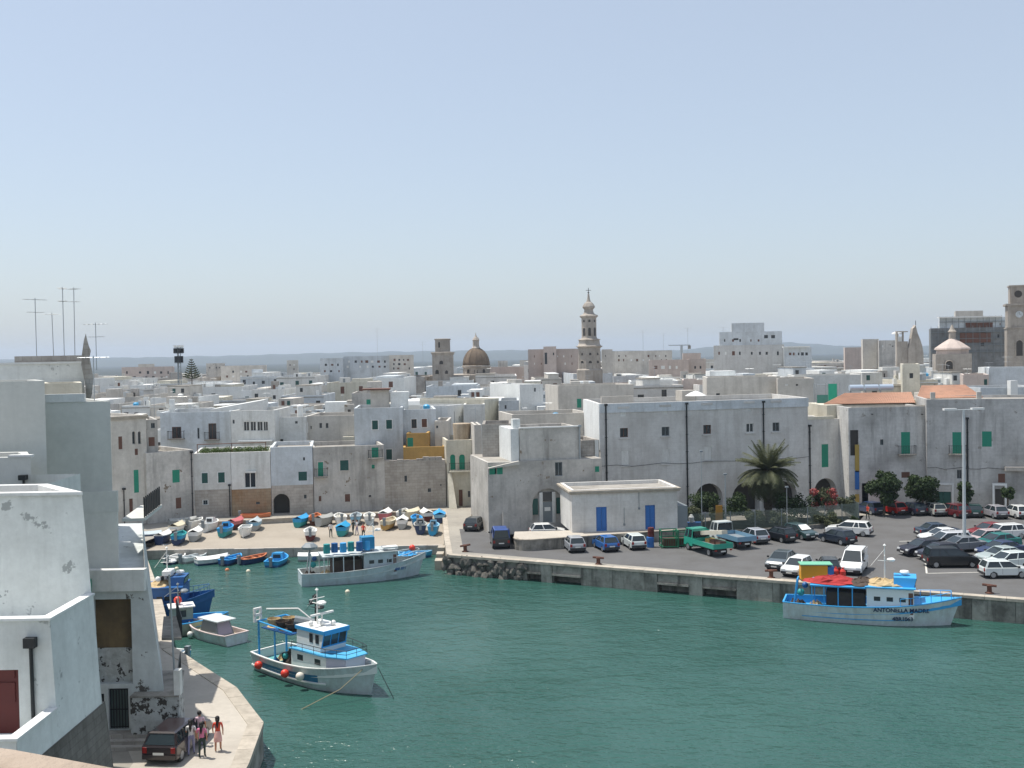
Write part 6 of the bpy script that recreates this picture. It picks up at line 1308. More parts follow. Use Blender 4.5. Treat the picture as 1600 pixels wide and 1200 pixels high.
# --- the near fishing boat
ps, pb = wpix(396, 1048), wpix(563, 1092); dr_ = (pb - ps).normalized(); sdv = Vector((-dr_.y, dr_.x, 0))
ps = ps + sdv * 1.5 - dr_ * .2; pb = pb + sdv * .9 + dr_ * .55
t, L = place('fishing_boat', 'nearest white and sky-blue fishing boat with red ball fenders along its side', ps, pb)
st = hull(t, L, 3.7, 1.05, 1.95, HW, WHITEP, plain('teal_deck', c('#5f9fa0'), .7, noise=.2), stern=.8)
b = MB(); 
for i in range(2, 12):
    p, q = Vector(st[i][3]), Vector(st[i + 1][3]); p2, q2 = Vector(st[i][4]), Vector(st[i + 1][4]); o_ = Vector((0, -.012, 0))
    for s in (1, -1): f = lambda a: Vector((a.x, s * (a.y + .012), a.z)); b.quad(f(p), f(q), f(q2), f(p2))
b.build('blue_stripe', plain('stripe_blue', c('#2b6f96'), .5, noise=.08), t)
for s in (1, -1): MB().path([Vector((p[3][0], s * (p[3][1] + .04), p[3][2] - .04)) for p in st[:14]], .06, 5).build('rubbing_strake', WHITEP, t)
for tt, mt in ((.14, REDF), (.42, REDF), (.56, plain('white_float', c('#d9d2c4'), .5))): p = hpt(st, tt); ball(t, (p.x, -p.y - .28, p.z - .45), .27, mt)
# house
zd = .75; b = MB().box(-L * .12, L * .2, -1.28, 1.28, zd - .4, zd + 1.35); b.build('lower_house', WHITEP, t)
for xx in (-.06, .1): MB().box(L * xx - .02, L * xx + .55, -1.292, -1.28, zd + .75, zd + 1.1).build('window', GLASS, t)
bd_ = lambda z: [(-L * .13, -1.4, z), (L * .2, -1.36, z), (L * .335, -.85, z), (L * .335, .85, z), (L * .2, 1.36, z), (-L * .13, 1.4, z)]
MB().prism(bd_(zd + 1.353), bd_(zd + 1.42)).build('boat_deck', DKB, t)
MB().prism([(L * .201, -1.27, zd - .2), (L * .32, -.72, zd), (L * .32, .72, zd), (L * .201, 1.27, zd - .2)], [(L * .201, -1.27, zd + 1.34), (L * .32, -.78, zd + 1.34), (L * .32, .78, zd + 1.34), (L * .201, 1.27, zd + 1.34)]).build('house_front', plain('lilac_white', c('#b9b6c4'), .5, noise=.05), t)
b = MB().prism([(-L * .10, -1.0, zd + 1.42), (L * .12, -1.0, zd + 1.42), (L * .12, 1.0, zd + 1.42), (-L * .10, 1.0, zd + 1.42)], [(-L * .10, -.95, zd + 2.75), (L * .15, -.95, zd + 2.75), (L * .15, .95, zd + 2.75), (-L * .10, .95, zd + 2.75)]); b.build('wheelhouse', WHITEP, t)
fx0, fx1 = L * .12, L * .15
MB().quad((fx0 + .016, -1.02, zd + 1.5), (fx0 + .016, 1.02, zd + 1.5), (fx1 + .016, .96, zd + 2.74), (fx1 + .016, -.96, zd + 2.74)).build('blue_front', HB, t)
for q in range(3):
    y0 = -.9 + q * .62; k0, k1 = .3, .88; X = lambda k: fx0 + (fx1 - fx0) * k + .035
    MB().quad((X(k0), y0, zd + 1.42 + 1.33 * k0), (X(k0), y0 + .54, zd + 1.42 + 1.33 * k0), (X(k1), y0 + .54, zd + 1.42 + 1.33 * k1), (X(k1), y0, zd + 1.42 + 1.33 * k1)).build('front_window', GLASS, t)
for q in range(2): MB().box(L * (.02 + q * .055), L * (.02 + q * .055) + .32, -1.0, -.97, zd + 1.95, zd + 2.5).build('side_window', GLASS, t)
MB().box(-L * .11, L * .155, -1.0, 1.0, zd + 2.75, zd + 2.83).build('wheelhouse_roof', WHITEP, t); MB().box(-L * .11, L * .158, -1.04, -1.003, zd + 2.6, zd + 2.82).box(-L * .11, L * .158, 1.003, 1.04, zd + 2.6, zd + 2.82).box(L * .155, L * .162, -1.0, 1.0, zd + 2.55, zd + 2.84).build('roof_trim', HB, t)
railing(t, [(-L * .1, -1.4, zd + 1.42), (0, -1.4, zd + 1.42), (L * .1, -1.36, zd + 1.42), (L * .2, -1.32, zd + 1.42), (L * .27, -1.06, zd + 1.42), (L * .33, -.82, zd + 1.42), (L * .33, 0, zd + 1.42), (L * .33, .82, zd + 1.42), (L * .27, 1.06, zd + 1.42), (L * .15, 1.34, zd + 1.42), (0, 1.36, zd + 1.42)], .45, IRON)
mast(t, -.2, 0, zd + 2.83, 2.2); mast(t, -.9, .4, zd + 2.5, 2.0, IRON, 'signal_mast'); MB().box(-1.05, -.8, .3, .5, zd + 4.2, zd + 4.5).box(-1.3, -1.1, .2, .4, zd + 3.9, zd + 4.15).build('lamp_cluster', IRON, t); MB().box(.2, .35, -.9, .9, zd + 3.5, zd + 3.62).tube((.27, 0, zd + 2.83), (.27, 0, zd + 3.5), .05, 6).build('radar_bar', WHITEP, t)
for q in range(3): ball(t, (-.1 + q * .5, -.6 + q * .5, zd + 3.0), .17, WHITEP, 'radar_dome')
# stern gantry
b = MB()
for s in (-1, 1): b.tube((-L * .46, s * 1.1, zd), (-L * .46, s * 1.1, zd + 2.5), .07, 6); b.tube((-L * .3, s * 1.1, zd - .3), (-L * .3, s * 1.1, zd + 2.2), .06, 6)
b.tube((-L * .46, -1.1, zd + 2.5), (-L * .46, 1.1, zd + 2.5), .06, 6); b.tube((-L * .46, 1.1, zd + 2.5), (-L * .13, 1.1, zd + 2.3), .05, 6); b.tube((-L * .46, -1.1, zd + 2.5), (-L * .13, -1.1, zd + 2.3), .05, 6); b.build('stern_gantry', HB, t)
MB().box(-L * .42, -L * .13, -1.2, 1.2, zd + 2.12, zd + 2.2).build('net_platform', HDB, t); netpile(t, -L * .25, 0, zd + 2.2, 1.3, 1.0, .3, NETB, 1)
for q, (xx, yy) in enumerate(((-.38, -.5), (-.29, -.55), (-.2, -.5), (-.33, .3), (-.24, .35), (-.16, .3))): MB().lathe([(.34, 0), (.46, .34), (.44, .36), (.36, .1), (.3, .08)], 12, (L * xx, yy, zd + 2.35)).build('basket', NETC if q % 3 == 0 else NETB, t)
netpile(t, -L * .37, -.5, zd + 2.2, .5, .5, .25, NETC, 2)
b = MB()
for zz in (0, .4, .8): b.box(-L * .49, -L * .475, -1.3, -.7, zd + 2.4 + zz, zd + 2.54 + zz)
for yy in (-1.3, -.82): b.box(-L * .49, -L * .475, yy, yy + .12, zd + 2.54, zd + 3.2)
b.build('white_rack', WHITEP, t); MB().tube((-L * .44, -.6, zd + 3.25), (-L * .26, .5, zd + 3.35), .055, 6).tube((-L * .26, .5, zd + 3.35), (-L * .16, .9, zd + 2.6), .045, 6).build('boom', WHITEP, t)
MB().tube((-L * .18, -.5, zd + 2.9), (-L * .1, .5, zd + 2.6), .32, 8).build('winch_drum', GREYP, t); netpile(t, -L * .18, -.4, .45, .8, .8, 1.5, NETB, 5, 'gear_heap'); netpile(t, -L * .27, .5, .45, .7, .6, 1.1, TEAL, 15, 'gear_heap'); netpile(t, -L * .38, .2, .45, .6, .6, .5, NETC, 6, 'rope_coil'); netpile(t, -L * .33, -.8, .45, .5, .4, .6, HDB, 16, 'gear_heap')
MB().box(-L * .3, -L * .24, -.5, .3, .45, 1.2).tube((-L * .27, -.7, 1.2), (-L * .27, .5, 1.2), .22, 10).build('winch', IRON, t)
for s in (-1, 1): ball(t, (-L * .22, s * .9, zd + .6), .2, TEAL, 'float')
MB().path([(L * .43, -.35, 1.7), (L * .42, -2.2, .8), (L * .33, -4.6, -.1)], .03, 4).build('mooring_rope', ROPE, t); MB().path([(L * .49, .2, 1.7), (L * .56, .3, .6), (L * .6, .4, -.1)], .03, 4).build('anchor_line', IRON, t)
# --- middle white trawler
def trawler(label, ps, pb, mh, mcap, deckm, open_dark, topnets, bow_name=None, scale=1., B=3.9, group='fishing boats moored in the harbour', heap=(NETB, NETC), upper=True, bluebow=False):
    t, L = place('trawler', label, ps, pb, group=group); fb = 1.0 if not bluebow else 1.15; st = hull(t, L, B, fb, 2.05, mh, mcap, deckm, stern=.7, rake=.1); hw_ = B / 2 - .45; zd = fb - .15
    MB().box(-.02 * L, .24 * L, -hw_, hw_, zd - .4, zd + 1.75).build('deckhouse', mh if not bluebow else WHITEP, t)
    for q in range(3): MB().box(L * (.02 + q * .07), L * (.02 + q * .07) + .45, -hw_ - .012, -hw_, zd + .8, zd + 1.12).build('window', GLASS, t)
    MB().box(L * .21, L * .235, -hw_ - .014, -hw_, zd - .1, zd + 1.5).build('door', BROWN, t)
    MB().box(-.34 * L, -.02 * L - .01, -hw_ - .05, hw_ + .05, zd + 1.65, zd + 1.75).build('aft_canopy', mcap, t)
    b = MB()
    for x in (-.33, -.26, -.18, -.1):
        for s in (-1, 1): b.box(L * x - .04, L * x + .04, s * (hw_ + .0) - .04, s * (hw_ + .0) + .04, zd - .5, zd + 1.65)
    b.build('canopy_post', mcap, t)
    MB().box(-.25 * L, -.03 * L, -hw_ + .5, hw_ - .2, zd - .5, zd + 1.2).build('machinery', open_dark, t)
    MB().box(-.03 * L, .25 * L, -hw_ - .1, hw_ + .1, zd + 1.753, zd + 1.83).build('roof', mcap, t)
    if upper:
        MB().prism([(L * .13, -1, zd + 1.83), (L * .24, -1, zd + 1.83), (L * .24, 1, zd + 1.83), (L * .13, 1, zd + 1.83)], [(L * .13, -.9, zd + 2.5), (L * .255, -.9, zd + 2.5), (L * .255, .9, zd + 2.5), (L * .13, .9, zd + 2.5)]).build('bridge', mcap, t)
        MB().quad((L * .243 + .03, -.85, zd + 1.95), (L * .243 + .03, .85, zd + 1.95), (L * .254 + .03, .8, zd + 2.4), (L * .254 + .03, -.8, zd + 2.4)).build('bridge_window', GLASS, t); MB().lathe([(.3, 0), (.36, .1), (.3, .22), (.1, .26)], 12, (L * .19, .2, zd + 2.62)).tube((L * .19, .2, zd + 2.5), (L * .19, .2, zd + 2.62), .08, 6).build('radar_dome', WHITEP, t)
    for k, (mt, x, rx) in enumerate(topnets): netpile(t, L * x, 0, zd + 1.8, rx, hw_ * .9, .55, mt, k + 3)
    mast(t, L * .08, 0, zd + 1.83, 2.9); b = MB().path([(-L * .44, -.7, zd), (-L * .42, -.7, zd + 1.9), (-L * .42, .7, zd + 1.9), (-L * .44, .7, zd)], .06, 6); b.build('stern_arch', mcap, t)
    netpile(t, -L * .42, 0, zd - .45, .9, .8, .9, heap[0], 8, 'gear_heap'); netpile(t, -L * .31, -.7, zd - .4, .8, .5, .9, heap[1], 18, 'gear_heap'); netpile(t, L * .31, .2, zd - .1, .8, .7, .7, TEAL, 19, 'gear_heap'); ball(t, (-L * .40, -.3, zd + .9), .28, TEAL, 'float'); ball(t, (-L * .38, .5, zd + 1.3), .24, HDB, 'float')
    pts = [Vector((p[5][0], -p[5][1] + .1, p[5][2] + .06)) for p in st[12:18]]; railing(t, pts + [Vector((p.x, -p.y, p.z)) for p in pts[::-1]], .5, mcap, 1, 'bow_rail', False)
    if bluebow:
        b = MB()
        for i in range(13, 18): a_, b2 = st[i][5], st[i + 1][5]; b.quad((a_[0], -a_[1] + .12, a_[2] + .065), (b2[0], -b2[1] + .12, b2[2] + .065), (b2[0], b2[1] - .12, b2[2] + .065), (a_[0], a_[1] - .12, a_[2] + .065))
        b.build('foredeck', mcap, t)
        b = MB()
        for i in range(2, 13):
            p, q = Vector(st[i][3]), Vector(st[i + 1][3]); 
            for s in (1, -1): f = lambda a, dz: Vector((a.x, s * (a.y + .015), a.z + dz)); b.quad(f(p, -.1), f(q, -.1), f(q, -.04), f(p, -.04))
        b.build('waterline_stripe', HB, t)
    return t, L, st
NAVYL = plain('navy_lettering', c('#1a2c52'), .6)
def lettering(parent, text, x, y, z, size, mat, rx=PI / 2, rz=0., name='lettering'):
    cu = bpy.data.curves.new(name, 'FONT'); cu.body = text; cu.size = size; cu.align_x = 'CENTER'; cu.extrude = .004; cu.offset = size * .03; o = bpy.data.objects.new(name, cu); COL.objects.link(o); bpy.context.view_layer.update()
    me = bpy.data.meshes.new_from_object(o); bpy.data.objects.remove(o); me.materials.clear(); me.materials.append(mat); q = link(name, me, parent, (x, y, z)); q.rotation_euler = (rx, 0, rz); return q
psr, pbr = wpix(1234, 968), wpix(1452, 981); dr_ = (pbr - psr).normalized(); sdv = Vector((-dr_.y, dr_.x, 0))
t, L, st = trawler('white trawler with sky-blue rails, red nets on its roof and a name on the bow', psr + sdv * 1.5 - dr_ * .5, pbr + sdv * 1.3 + dr_ * 2.3, HW, HB, DKB, NETB, ((NETR, -.2, 2.3), (NETB, -.06, .9), (NETC, .09, 1.9)), B=3.8, bluebow=True)
p = hpt(st, .70, 4); q = hpt(st, .62, 4); ang = math.atan2(-(p.y - q.y), p.x - q.x) 
lt = lettering(t, 'ANTONELLA MADRE', p.x - .3, -p.y - .10, p.z + .02,   .42, NAVYL, PI / 2 + .1, ang * 1.0); lt2 = lettering(t, '4BR1063', p.x - .2, -hpt(st, .69, 3).y - .12, p.z - .62, .40, NAVYL, PI / 2 + .15, ang * 1.0)
psm, pbm = wpix(473, 918), wpix(640, 903); dr_ = (pbm - psm).normalized(); sdv = Vector((-dr_.y, dr_.x, 0))
t, L, st = trawler('long pale blue-white trawler with teal drums on deck in front of the slipway', psm + sdv * 1.5, pbm + sdv * 1.2 + dr_ * 1.9, HPB, HW, DECK, NETB, (), B=3.8, upper=False)
for k in range(6): MB().lathe([(.3, 0), (.32, .1), (.3, .85)], 10, (-L * .3 + k * .75, -.9 + .25 * (k % 2), 2.81)).build('drum', (TEAL, HDB, HB)[k % 3], t)
MB().box(-.3, .9, -.8, .4, 2.89, 4.0).build('locker', plain('locker_blue', c('#2380ad'), .5), t); MB().box(1.6, 3.0, -1.3, -.4, 2.89, 3.05).build('life_raft', WHITEP, t)
MB().lathe([(.7, 0), (.75, .2), (.4, .5)], 12, (-L * .42, 0, 3.2)).tube((-L * .42, 0, .8), (-L * .42, 0, 3.2), .07, 6).build('stern_canopy', GREYP, t); ball(t, (L * .4, .4, 2.5), .3, REDF, 'float'); netpile(t, L * .36, .2, 1.9, .9, .6, .4, HB, 3, 'tarpaulin')
p = hpt(st, .82, 4); lettering(t, '4BR 871', p.x - .5, -hpt(st, .78, 4).y - .08, p.z - .3, .34, HDB, PI / 2, .28)
# --- left pair and cabin boat
t, L, st = trawler('deep blue fishing boat tucked behind the left seafront house', wpix(150, 975) + Vector((0, 1.5, 0)), wpix(318, 967) + Vector((.6, 1.2, 0)), HDB, HDB, DKB, HDB, ((NETB, -.2, 1.2), (NETC, .02, 1.0)), B=4.0)
MB().box(L * .05, L * .13, -.7, .7, 3.45, 3.8).build('upper_gear', WHITEP, t)
for q in range(6): ball(t, (L * (.02 + q * .02), -.9 + q * .35, 3.25), .22, (WHITEP, IRON)[q % 2], 'float')
t, L = place('fishing_boat', 'green-grey open fishing boat with blue inside and heaps of gear by the left quay', wpix(178, 1004) + Vector((0, 1, 0)), wpix(347, 984) + Vector((.3, .8, 0))); st = hull(t, L, 3.0, .8, 1.15, HG, HB, HDB, mb_=plain('green_bottom', c('#37584a'), .7), stern=.6, deckdrop=.4)
MB().box(-.3, 1.3, -.7, .7, .4, 2.0).build('wheelhouse', HG, t); MB().box(-.31, 1.31, -.71, .71, .4, 1.1).build('house_band', HDB, t); MB().box(-.45, 1.45, -.85, .85, 2.003, 2.08).build('wheelhouse_roof', WHITEP, t); MB().box(.2, .8, -.712, -.7, 1.3, 1.8).build('window', GLASS, t)
mast(t, .3, 0, 2.08, 1.6, GREYP); netpile(t, -1.6, 0, .4, .9, .8, 1.0, NETC, 4, 'gear_heap'); ball(t, (.3, .3, 2.4), .3, REDF, 'float'); netpile(t, 2.6, 0, .5, .7, .5, .35, NETB, 9, 'gear_heap'); MB().box(L * .36, L * .45, -.5, .5, .95, 1.05).build('bow_board', WHITEP, t)
pb_, ps_ = wpix(299, 990), wpix(372, 1012)
t, L = place('cabin_boat', 'small white cabin boat with a mauve rear panel moored behind the nearest fishing boat', ps_ + Vector((-.3, .9, 0)), pb_ + Vector((-.3, .7, 0)), 'motor boat', None); st = hull(t, L, 2.3, .62, .95, HW, plain('pink_white', c('#cbbab6'), .5), plain('cream_deck', c('#cfc9a8'), .6, noise=.1), stern=.88, deckdrop=.35)
MB().prism([(-L * .28, -.75, .3), (L * .12, -.7, .3), (L * .12, .7, .3), (-L * .28, .75, .3)], [(-L * .2, -.6, 1.5), (L * .05, -.6, 1.5), (L * .05, .6, 1.5), (-L * .2, .6, 1.5)]).build('cabin', GREYP, t); MB().box(-L * .3, L * .12, -.8, .8, 1.503, 1.58).build('cabin_roof', HW, t)
MB().add([(-L * .05, -.735, .55), (L * .08, -.70, .55), (L * .03, -.625, 1.4), (-L * .05, -.63, 1.4)], [(0, 1, 2, 3)]).build('side_window', GLASS, t); MB().add([(-L * .27, -.6, .5), (-L * .27, .6, .5), (-L * .215, .5, 1.35), (-L * .215, -.5, 1.35)], [(0, 1, 2, 3)]).build('rear_panel', plain('mauve_panel', c('#9a93a6'), .6), t)
ball(t, (L * .2, 1.15, .3), .22, WHITEP); MB().path([(-L * .45, -.9, .6), (-L * .42, -1.2, -.1)], .03, 4).build('mooring_rope', ROPE, t)
# --- small boats: a few kinds, then individual copies
def dinghy(L, B, mh, mi, kind, lab, P, rz, grp, cat='rowing boat', zb=.62):
    t = empty('small_boat', lab, cat, P, rz, grp); st = hull(t, L, B, .42, zb, mh, mi[0], mi[1], mb_=mi[2], stern=.8, deckdrop=.3, rake=.06, capw=.12, rows_bot=3 if mi[2] is not mh else 2)
    if kind == 'open':
        for x in (-.28, .02, .25): MB().box(L * x, L * x + .25, -B / 2 * .85, B / 2 * .85, .38, .43).build('thwart', mi[0], t)
    elif kind == 'cover':
        b = MB(); 
        for i in range(17):
            a_, c_ = st[i][5], st[i + 1][5]; za = a_[2] + .07; zc_ = c_[2] + .07
            b.quad((a_[0], -a_[1], za), (c_[0], -c_[1], zc_), (c_[0], 0, zc_ + .25), (a_[0], 0, za + .25)); b.quad((a_[0], 0, za + .25), (c_[0], 0, zc_ + .25), (c_[0], c_[1], zc_), (a_[0], a_[1], za))
        b.build('cover', mi[0], t)
    elif kind == 'cabin':
        MB().prism([(-L * .1, -B * .36, .35), (L * .28, -B * .25, .35), (L * .28, B * .25, .35), (-L * .1, B * .36, .35)], [(-L * .05, -B * .28, 1.1), (L * .2, -B * .2, 1.0), (L * .2, B * .2, 1.0), (-L * .05, B * .28, 1.1)]).build('cuddy', mi[0], t); MB().box(-L * .3, -L * .3 + .25, -B / 2 * .8, B / 2 * .8, .38, .43).build('thwart', mi[0], t)
        MB().box(-L * .095, -L * .07, -B * .2, B * .2, .6, .95).build('window', GLASS, t)
    if kind != 'cover': MB().box(-L / 2 - .28, -L / 2 - .04, -.13, .13, .1, .75).box(-L / 2 - .34, -L / 2 - .02, -.17, .17, .75, 1.0).build('outboard_motor', GREYP, t)
    return t
W_, B_, T_ = WHITEP, HB, TEAL; CRW = plain('cream_paint', c('#d6cdb4'), .5); ORG = plain('orange_paint', c('#c9794f'), .6, noise=.1); PNK = plain('rose_paint', c('#c26e72'), .5, noise=.1); NAVY = plain('navy_paint', c('#22395e'), .5); SKYB = plain('pale_sky_paint', c('#86b7cf'), .5); TUR = plain('turquoise_paint', c('#2494c4'), .45); GRYB = plain('boat_grey', c('#a3a4a0'), .6, noise=.1)
GR = 'small boats drawn up on the slipway'; GW = 'small boats moored below the slipway'
SB = [(226, 850, 200, NAVY, (HPB, GRYB, NAVY), 'cover', 'slate-blue covered boat lying in the shade at the left end of the slipway'), (253, 850, 85, NAVY, (W_, GRYB, NAVY), 'cover', 'dark boat with a white cover, second from the left on the slipway'), (277, 850, 95, TUR, (T_, B_, NAVY), 'open', 'small bright blue boat below the cream covered one at the slipway left'), (275, 836, 88, W_, (CRW, GRYB, HPB), 'cover', 'white boat with a peaked cream cover near the slipway left'), (284, 829, 30, GRYB, (GRYB, GRYB, GRYB), 'cover', 'grey boat lying almost crosswise by the back wall left end'),
 (303, 845, 95, W_, (W_, GRYB, GRYB), 'cover', 'front white rounded boat left of the bright blue cabin boat'), (302, 829, 75, W_, (W_, GRYB, W_), 'open', 'white open boat by the wall behind the front white rounded one'), (326, 832, 80, W_, (W_, GRYB, W_), 'cabin', 'large white cuddy boat with grey gear left of the bright blue boat'), (351, 839, 88, TUR, (B_, DKB, T_), 'cabin', 'bright blue cabin boat with teal bottom on the left slipway'), (367, 829, 80, PNK, (PNK, PNK, MAROON), 'cover', 'rose pink covered boat between the blue and white round boats'),
 (380, 840, 275, W_, (W_, GRYB, W_), 'open', 'wide white round boat lowest in the left slipway group'), (397, 830, 95, SKYB, (HPB, GRYB, GRYB), 'cover', 'pale blue covered boat right of the pink one'), (398, 820, 5, ORG, (ORG, ORG, RUST), 'open', 'long orange boat lying along the back wall'),
 (470, 825, 80, TUR, (B_, B_, T_), 'cover', 'bright blue tarpaulined boat at the left of the right-hand group'), (491, 822, 92, ORG, (ORG, RUST, RUST), 'open', 'orange open boat by the wall beside the blue tarpaulined one'), (507, 824, 65, GRYB, (GRYB, GRYB, GRYB), 'cover', 'grey covered boat right of the orange open boat'), (530, 822, 105, W_, (W_, CRW, W_), 'open', 'white open boat between the grey covered and pale blue boats'), (483, 844, 100, W_, (W_, GRYB, MAROON), 'open', 'white boat with dark red bottom alone low on the slipway'),
 (535, 837, 90, TUR, (TUR, TUR, T_), 'cover', 'turquoise covered boat standing alone mid-slipway'), (555, 821, 95, SKYB, (HPB, HPB, HPB), 'open', 'pale blue open boat by the wall left of the tall white one'), (576, 821, 98, W_, (W_, CRW, HPB), 'open', 'tall white boat with blue-grey bottom by the wall centre'), (602, 816, 85, PNK, (W_, GRYB, PNK), 'cover', 'red-trimmed pale boat by the wall right of centre'), (607, 828, 80, CRW, (CRW, MOC, MOC), 'open', 'small buff boat with ochre inside below the red-trimmed one'),
 (629, 815, 85, W_, (W_, CRW, GRYB), 'open', 'white open boat by the wall above the white canvas boat'), (628, 827, 92, W_, (W_, W_, GRYB), 'cover', 'white boat with a white canvas cover in the right group'), (643, 815, 60, CRW, (CRW, CRW, CRW), 'cover', 'small cream boat squeezed behind the light blue one'), (650, 824, 100, TUR, (HB, SKYB, HB), 'open', 'light blue boat between the white canvas and white-and-red boats'), (656, 834, 95, NAVY, (GRYB, NAVY, NAVY), 'cabin', 'dark boat with grey cuddy below the light blue boat'),
 (665, 816, 105, W_, (W_, GRYB, MAROON), 'cover', 'white boat with red bottom near the wall right end'), (686, 818, 95, SKYB, (HB, HPB, NAVY), 'cover', 'blue and grey covered boat at the far right wall corner'), (677, 836, 88, TUR, (SKYB, TUR, TUR), 'cabin', 'turquoise cuddy boat at the right end of the slipway')]
for u, v, dg, mh, mi, kd, lab in SB:
    P = gnd(u, v, -.78); P.z = -.85 + (P.y - 112) * .015 + .46; L = random.uniform(3.0, 3.5); dinghy(L, L * .42, mh, mi, kd, lab, P + Vector((0, .8, 0)), math.radians(dg), GR)
SW = [(252, 868, 50, HW, (W_, GRYB, W_), 'cabin', 'cluttered small white boat at the left end of the moored row'), (272, 879, 80, W_, (W_, GRYB, NAVY), 'open', 'small white boat, second in the moored row below the slipway'), (301, 878, 60, W_, (HW, GRYB, GRYB), 'open', 'small grey-white boat third in the moored row'), (330, 882, 35, HW, (W_, W_, NAVY), 'cover', 'boat with a broad white cover moored below the slipway'), (360, 881, 75, HDB, (HB, HDB, NAVY), 'open', 'blue open boat with an orange float right of the white-covered one'), (394, 880, 55, NAVY, (ORG, NAVY, NAVY), 'open', 'small navy boat with orange gear in the moored row'), (432, 882, 85, TUR, (HB, TUR, HDB), 'cabin', 'bright blue cabin boat moored end-on below the slipway'), (491, 877, 10, HW, (W_, HW, GRYB), 'cover', 'small white boat beside the stern of the middle trawler'), (648, 873, 10, TUR, (SKYB, HB, HDB), 'open', 'little blue boat with yellow gear beyond the middle trawler bow'),
 (252, 1033, 160, TUR, (W_, HB, HB), 'open', 'tiny blue and white skiff at the tip of the near quay')]
for u, v, dg, mh, mi, kd, lab in SW:
    P = gnd(u, v, WZ); P.z = WZ; L = 3.5 if u != 432 else 4.4; dinghy(L, L * .42, mh, mi, kd, lab, P + Vector((0, .7, 0)), math.radians(dg), GW)
for u, v, mt, lab in ((276, 889, CRW, 'cream buoy below the second moored boat'), (355, 891, ORG, 'orange buoy below the blue open boat'), (388, 893, CRW, 'pale buoy below the navy boat'), (543, 925, CRW, 'tiny pale buoy in front of the middle trawler')): tag(ball(None, gnd(u, v, WZ), .22, mt, 'buoy'), lab, 'buoy')

# ---------------------------------------------------------------- people
SKIN = plain('skin', c('#b98467'), .6); HAIR = plain('dark_hair', (.012, .009, .007, 1), .6)
def person(label, P, rz, shirt, legs, skirt=False, hair=True, arm=0, sc=1., step=.12):
    t = empty('person', label, 'person', P, rz)
    J = {'pel': (0, 0, .92, .14, .10), 'wst': (0, 0, 1.06, .115, .085), 'chs': (0, 0, 1.28, .15, .1), 'nkb': (0, 0, 1.42, .07, .06), 'nk': (0, .01, 1.48, .05, .05), 'hd': (0, .015, 1.58, .085, .1), 'top': (0, .01, 1.66, .07, .08)}
    for s, n_ in ((1, 'l'), (-1, 'r')):
        st_ = step * s; J['hp' + n_] = (s * .09, 0, .88, .095, .09); J['kn' + n_] = (s * .1, st_ * .6 + .02, .48, .06, .06); J['an' + n_] = (s * .1, st_, .09, .04, .045); J['ft' + n_] = (s * .11, st_ + .14, .03, .04, .03)
        J['sh' + n_] = (s * .18, 0, 1.38, .055, .055); J['el' + n_] = (s * .25, -st_ * .5, 1.1, .04, .04); J['wr' + n_] = (s * (.25 if not arm or s > 0 else .4), -st_ + .05, .88 if not arm or s > 0 else 1.05, .028, .028); J['hn' + n_] = (s * (.255 if not arm or s > 0 else .5), -st_ + .08, .80 if not arm or s > 0 else 1.08, .035, .02)
    E = [('pel', 'wst'), ('wst', 'chs'), ('chs', 'nkb'), ('nkb', 'nk'), ('nk', 'hd'), ('hd', 'top')]
    for n_ in 'lr': E += [('pel', 'hp' + n_), ('hp' + n_, 'kn' + n_), ('kn' + n_, 'an' + n_), ('an' + n_, 'ft' + n_), ('chs', 'sh' + n_), ('sh' + n_, 'el' + n_), ('el' + n_, 'wr' + n_), ('wr' + n_, 'hn' + n_)]
    keys = list(J); me = bpy.data.meshes.new('body_skin'); me.from_pydata([J[k][:3] for k in keys], [(keys.index(a), keys.index(b)) for a, b in E], []); o = bpy.data.objects.new('tmp', me); COL.objects.link(o)
    sk = o.modifiers.new('s', 'SKIN'); sk.use_smooth_shade = True; su = o.modifiers.new('u', 'SUBSURF'); su.levels = 1
    for i, k in enumerate(keys): me.skin_vertices[0].data[i].radius = (J[k][3], J[k][4]); me.skin_vertices[0].data[i].use_root = (k == 'pel')
    bpy.context.view_layer.update(); dg = bpy.context.evaluated_depsgraph_get(); bm_ = bpy.data.meshes.new_from_object(o.evaluated_get(dg)); bpy.data.objects.remove(o); bm_.name = 'body'
    bm_.materials.clear(); 
    for m_ in (SKIN, shirt, legs, TRIM): bm_.materials.append(m_)
    for p in bm_.polygons:
        cc = p.center; i = 0
        if cc.z < .1: i = 3
        elif cc.z < .98 and abs(cc.x) < .2: i = 2 if not (skirt and cc.z < .55) else 0
        elif cc.z < 1.43 and (abs(cc.x) < .2 or cc.z > 1.2): i = 1
        p.material_index = i
    link('body', bm_, t, sc=(sc,) * 3)
    b = MB(); b.lathe([(.03, -.16 if hair else -.05), (.095, -.1 if hair else -.02), (.112, .04), (.1, .11), (.05, .155), (.01, .165)], 10, (0, -.035, 1.57 if not hair else 1.57)); hm = b.mesh('hair', [HAIR], True)
    if hair: MB()
    link('hair', hm, t, sc=(sc,) * 3)
    if hair: link('ponytail', MB().lathe([(.02, -.34), (.06, -.2), (.07, 0), (.05, .1)], 8, (0, -.1, 1.5)).mesh('ponytail', [HAIR], True), t, sc=(sc,) * 3)
    fc = MB().box(-.012, .012, .1, .135, 1.55, 1.6).box(-.045, -.02, .1, .118, 1.6, 1.612).box(.02, .045, .1, .118, 1.6, 1.612).box(-.025, .025, .1, .117, 1.515, 1.525); link('face', fc.mesh('face', [SKIN]), t, sc=(sc,) * 3)
    if skirt: link('skirt', MB().lathe([(.2, .5), (.19, .7), (.14, .95), (.12, 1.0)], 12).mesh('skirt', [legs]), t, sc=(sc,) * 3)
    return t
